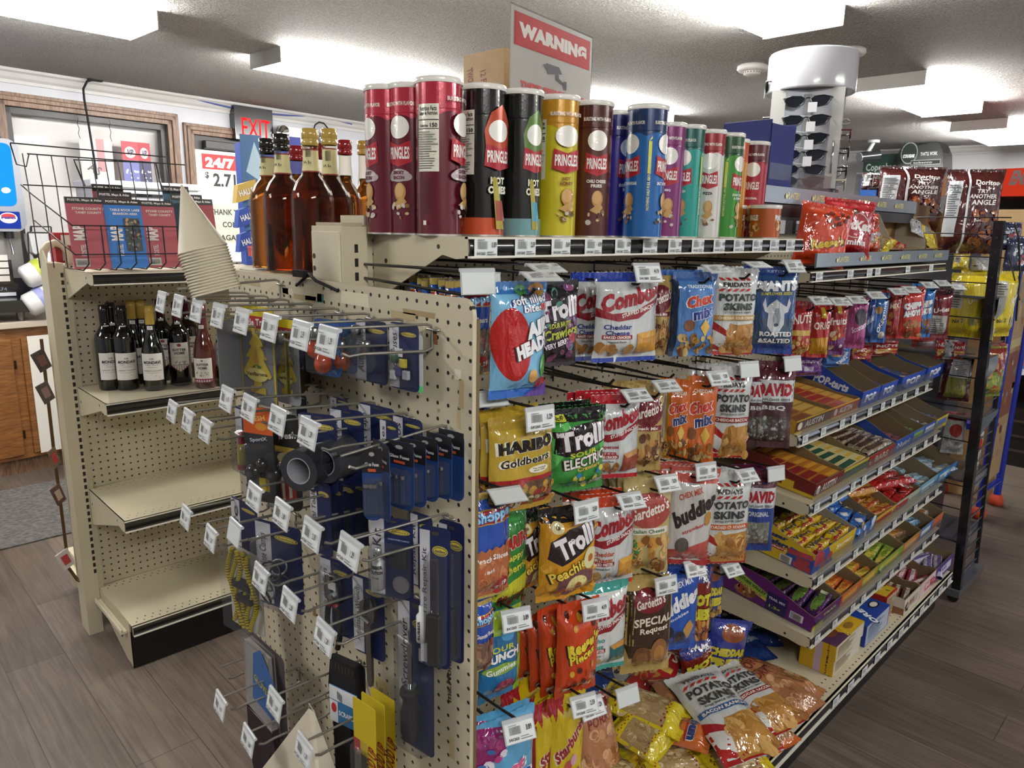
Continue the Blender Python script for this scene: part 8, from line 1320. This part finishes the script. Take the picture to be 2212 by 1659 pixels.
P = wp(*ws(205, 170, 3.5), 3.5); m = MB(); m.box(-1.8, -.5, -.6, 1.8, .5, .5, '17161a', 'rubber'); tag(m.obj('plug', None, P, (0, 0, WA), bevel=.15), 'black plug in a ceiling outlet above the window', 'plug')
# posters in the window and on the door
def sheet(box, off, label, el, base='d9d6d2', name='poster', cat='poster', mat='card', th=.06):
    xa, xb, ya, yb = box; a = ws(xa, (ya+yb)/2, off); b = ws(xb, (ya+yb)/2, off); t_ = ws((xa+xb)/2, ya, off)[1]; b_ = ws((xa+xb)/2, yb, off)[1]; w = b[0]-a[0]; h = t_-b_
    m = MB(); m.box(0, 0, 0, w, th, h, base, mat); art(m, flat(0, -.01, 0), w, h, el, mat, mx=99, off0=.02, step=.02); return tag(wobj2(m, name, a[0], b_, off), label, cat)
sheet((438, 522, 335, 420), .5, 'red and white price card reading 24/7 and 2.71 on the door glass', [('r', 0, .62, 1, 1, 'b02a2c'), ('r', .9, 0, 1, 1, 'b02a2c'), ('t', '24/7', .45, .79, .74, .26, 'f4f0ec', 0, 0, None, .06), ('r', .04, .06, .88, .6, 'd5d8da'), ('t', '2.71', .54, .36, .58, .34, '1c1c1e', 0, 0, None, .03), ('t', '$', .1, .46, .1, .18, '2a2a2c'), ('r', .04, .0, .88, .06, 'b9bcbe')], name='price_card', cat='price sign')
sheet((462, 540, 442, 525), .6, 'cream sign reading thank you, come again, low on the door', [('t', 'THANK YOU', .42, .8, 1.0, .15, '3a3a38'), ('t', 'COME', .48, .48, .5, .15, '3a3a38'), ('t', 'AGAIN', .46, .14, .62, .15, '3a3a38')], base='c9c4b4', name='thank_you_sign', cat='sign')
for i, (a, b_, c) in enumerate([(265, 300, 'b8444e'), (300, 326, 'a8323c')]): sheet((a, b_, 306+i*3, 395), 1.0-.3*i, 'red motor oil banner seen in the window, %s the window frame' % ['farther from', 'nearer'][i], [('r', 0, .55, 1, 1, c), ('r', 0, 0, 1, .55, '6c70a8' if i == 0 else '3c3a5c'), ('e', .5, .74, .34, .14, 'd9b4b8'), ('t', 'VP', .5, .74, .4, .14, '26305c', 0, .2), ('b', .1, .02, .9, .3, 8, .1, ['c9d0dc', 'e9ecf2'])], base=c, name='banner')
sheet((175, 245, 300, 400), .8, 'faded back of a sign seen reversed through the window', [('r', .5, .3, .75, 1, 'c98a8c'), ('r', .02, .02, .5, .98, 'cfcac6'), ('t', 'AS', .4, .35, .4, .2, '6c6664', -30)], base='d3cecb', name='reversed_sign', cat='sign')
for i, px in enumerate((167, 236)):
    m = MB(); p0 = ws(px, 252+i*8, .8); m.tube([wp(p0[0]+.15*sin(k*1.3), p0[1]-k*.5, .8) for k in range(12)], .08, '2a2826', 'metal', 5); tag(m.obj('hanging_chain'), 'short dark chain hanging at the window top, %s' % ['farther from the door', 'nearer the door'][i], 'chain')
# microwave-like steel machine behind the maps, cough drop tower and red cups behind the bottles
a = AY(200, 392, 150); b_ = AY(430, 440, 150); t = thing('coffee_machine', 'long silver and black counter machine behind the map rack', 'counter machine', (a.x, 150, 0))
m = MB(); w = b_.x-a.x; m.box(0, 0, b_.z, w, 14, a.z, 'a9abb0', 'gloss'); m.box(-.5, -.4, a.z-1, w+.5, 14, a.z+.5, 'b9bbc0', 'gloss'); m.obj('body', t, bevel=.2)
m = MB(); m.box(w*.32, -.3, b_.z+1, w*.8, 0, a.z-2.2, '15161b', 'darkglass'); m.cyl((w*.72, -.4, (a.z+b_.z)/2), (w*.72, -.3, (a.z+b_.z)/2), .6, '5c70ff', 'screen', 12); m.obj('window_band', t)
m = MB(); m.box(0, 2, 0, w, 13, b_.z, '8c8a86', 'gloss'); m.obj('cabinet_base', t)
P = AY(533, 285, 75); Q = AY(640, 285, 75); t = thing('cough_drop_display', 'blue cardboard cough drop tower behind the whiskey bottles', 'display stand', (P.x, 75, 53.8), radians(-4)); 
zt = P.z-53.8; m = MB(); m.prism([(0, 0), (7.2, 0), (7.2, zt), (0, zt-1.2)], 'Y', 3, 5.2, '24479c', 'card'); art(m, flat(0, 3, 0), 7.2, zt, [('r', .0, .1, .45, 1, '3a6490'), ('p', [(.1, .72), (.3, .95), (.45, .8), (.36, .66)], 'a9c4d4'), ('t', 'HALLS', .3, .4, .5, .12, 'e0e6ea', 78, 0, None, .08)], 'card', mx=99); m.box(7.1, 3, 0, 9.6, 6, zt+.3, '1c2f8c', 'card'); m.obj('tower_body', t)
for k in range(3): m = MB(); m.prism([(-1.6, zt*.1+k*3.6), (1.5, zt*.1+k*3.6+1), (1.5, zt*.1+k*3.6+3.6), (-1.2, zt*.1+k*3.6+2.6)], 'Y', 1.5, 3.2, ['24479c', '24479c', 'c2a24a'][k], 'card'); art(m, flat(-1.4, 1.45, zt*.1+k*3.6+.6), 2.8, 2.2, [('t', 'HALLS', .5, .5, .8, .4, 'e0e6ea', 18)], 'card', mx=9); m.obj('drop_box', t)
R = random.Random(3)
for i in range(5):
    P = AY(540+(i % 3)*9, 500+i*22, 73); m = MB(); m.box(0, 0, 0, 1.7, 1.6, 1.5, 'a3201f', 'gloss'); m.box(-.06, -.06, 1.2, 1.76, 1.66, 1.5, 'b3282a', 'gloss'); tag(m.obj('red_tub', None, (P.x, 71+i % 2, 53.75+(i//2)*1.55), bevel=.08), 'small red lidded tub stacked beside the whiskey bottles on the wine shelving', 'tub', 'red tubs beyond the whiskey')
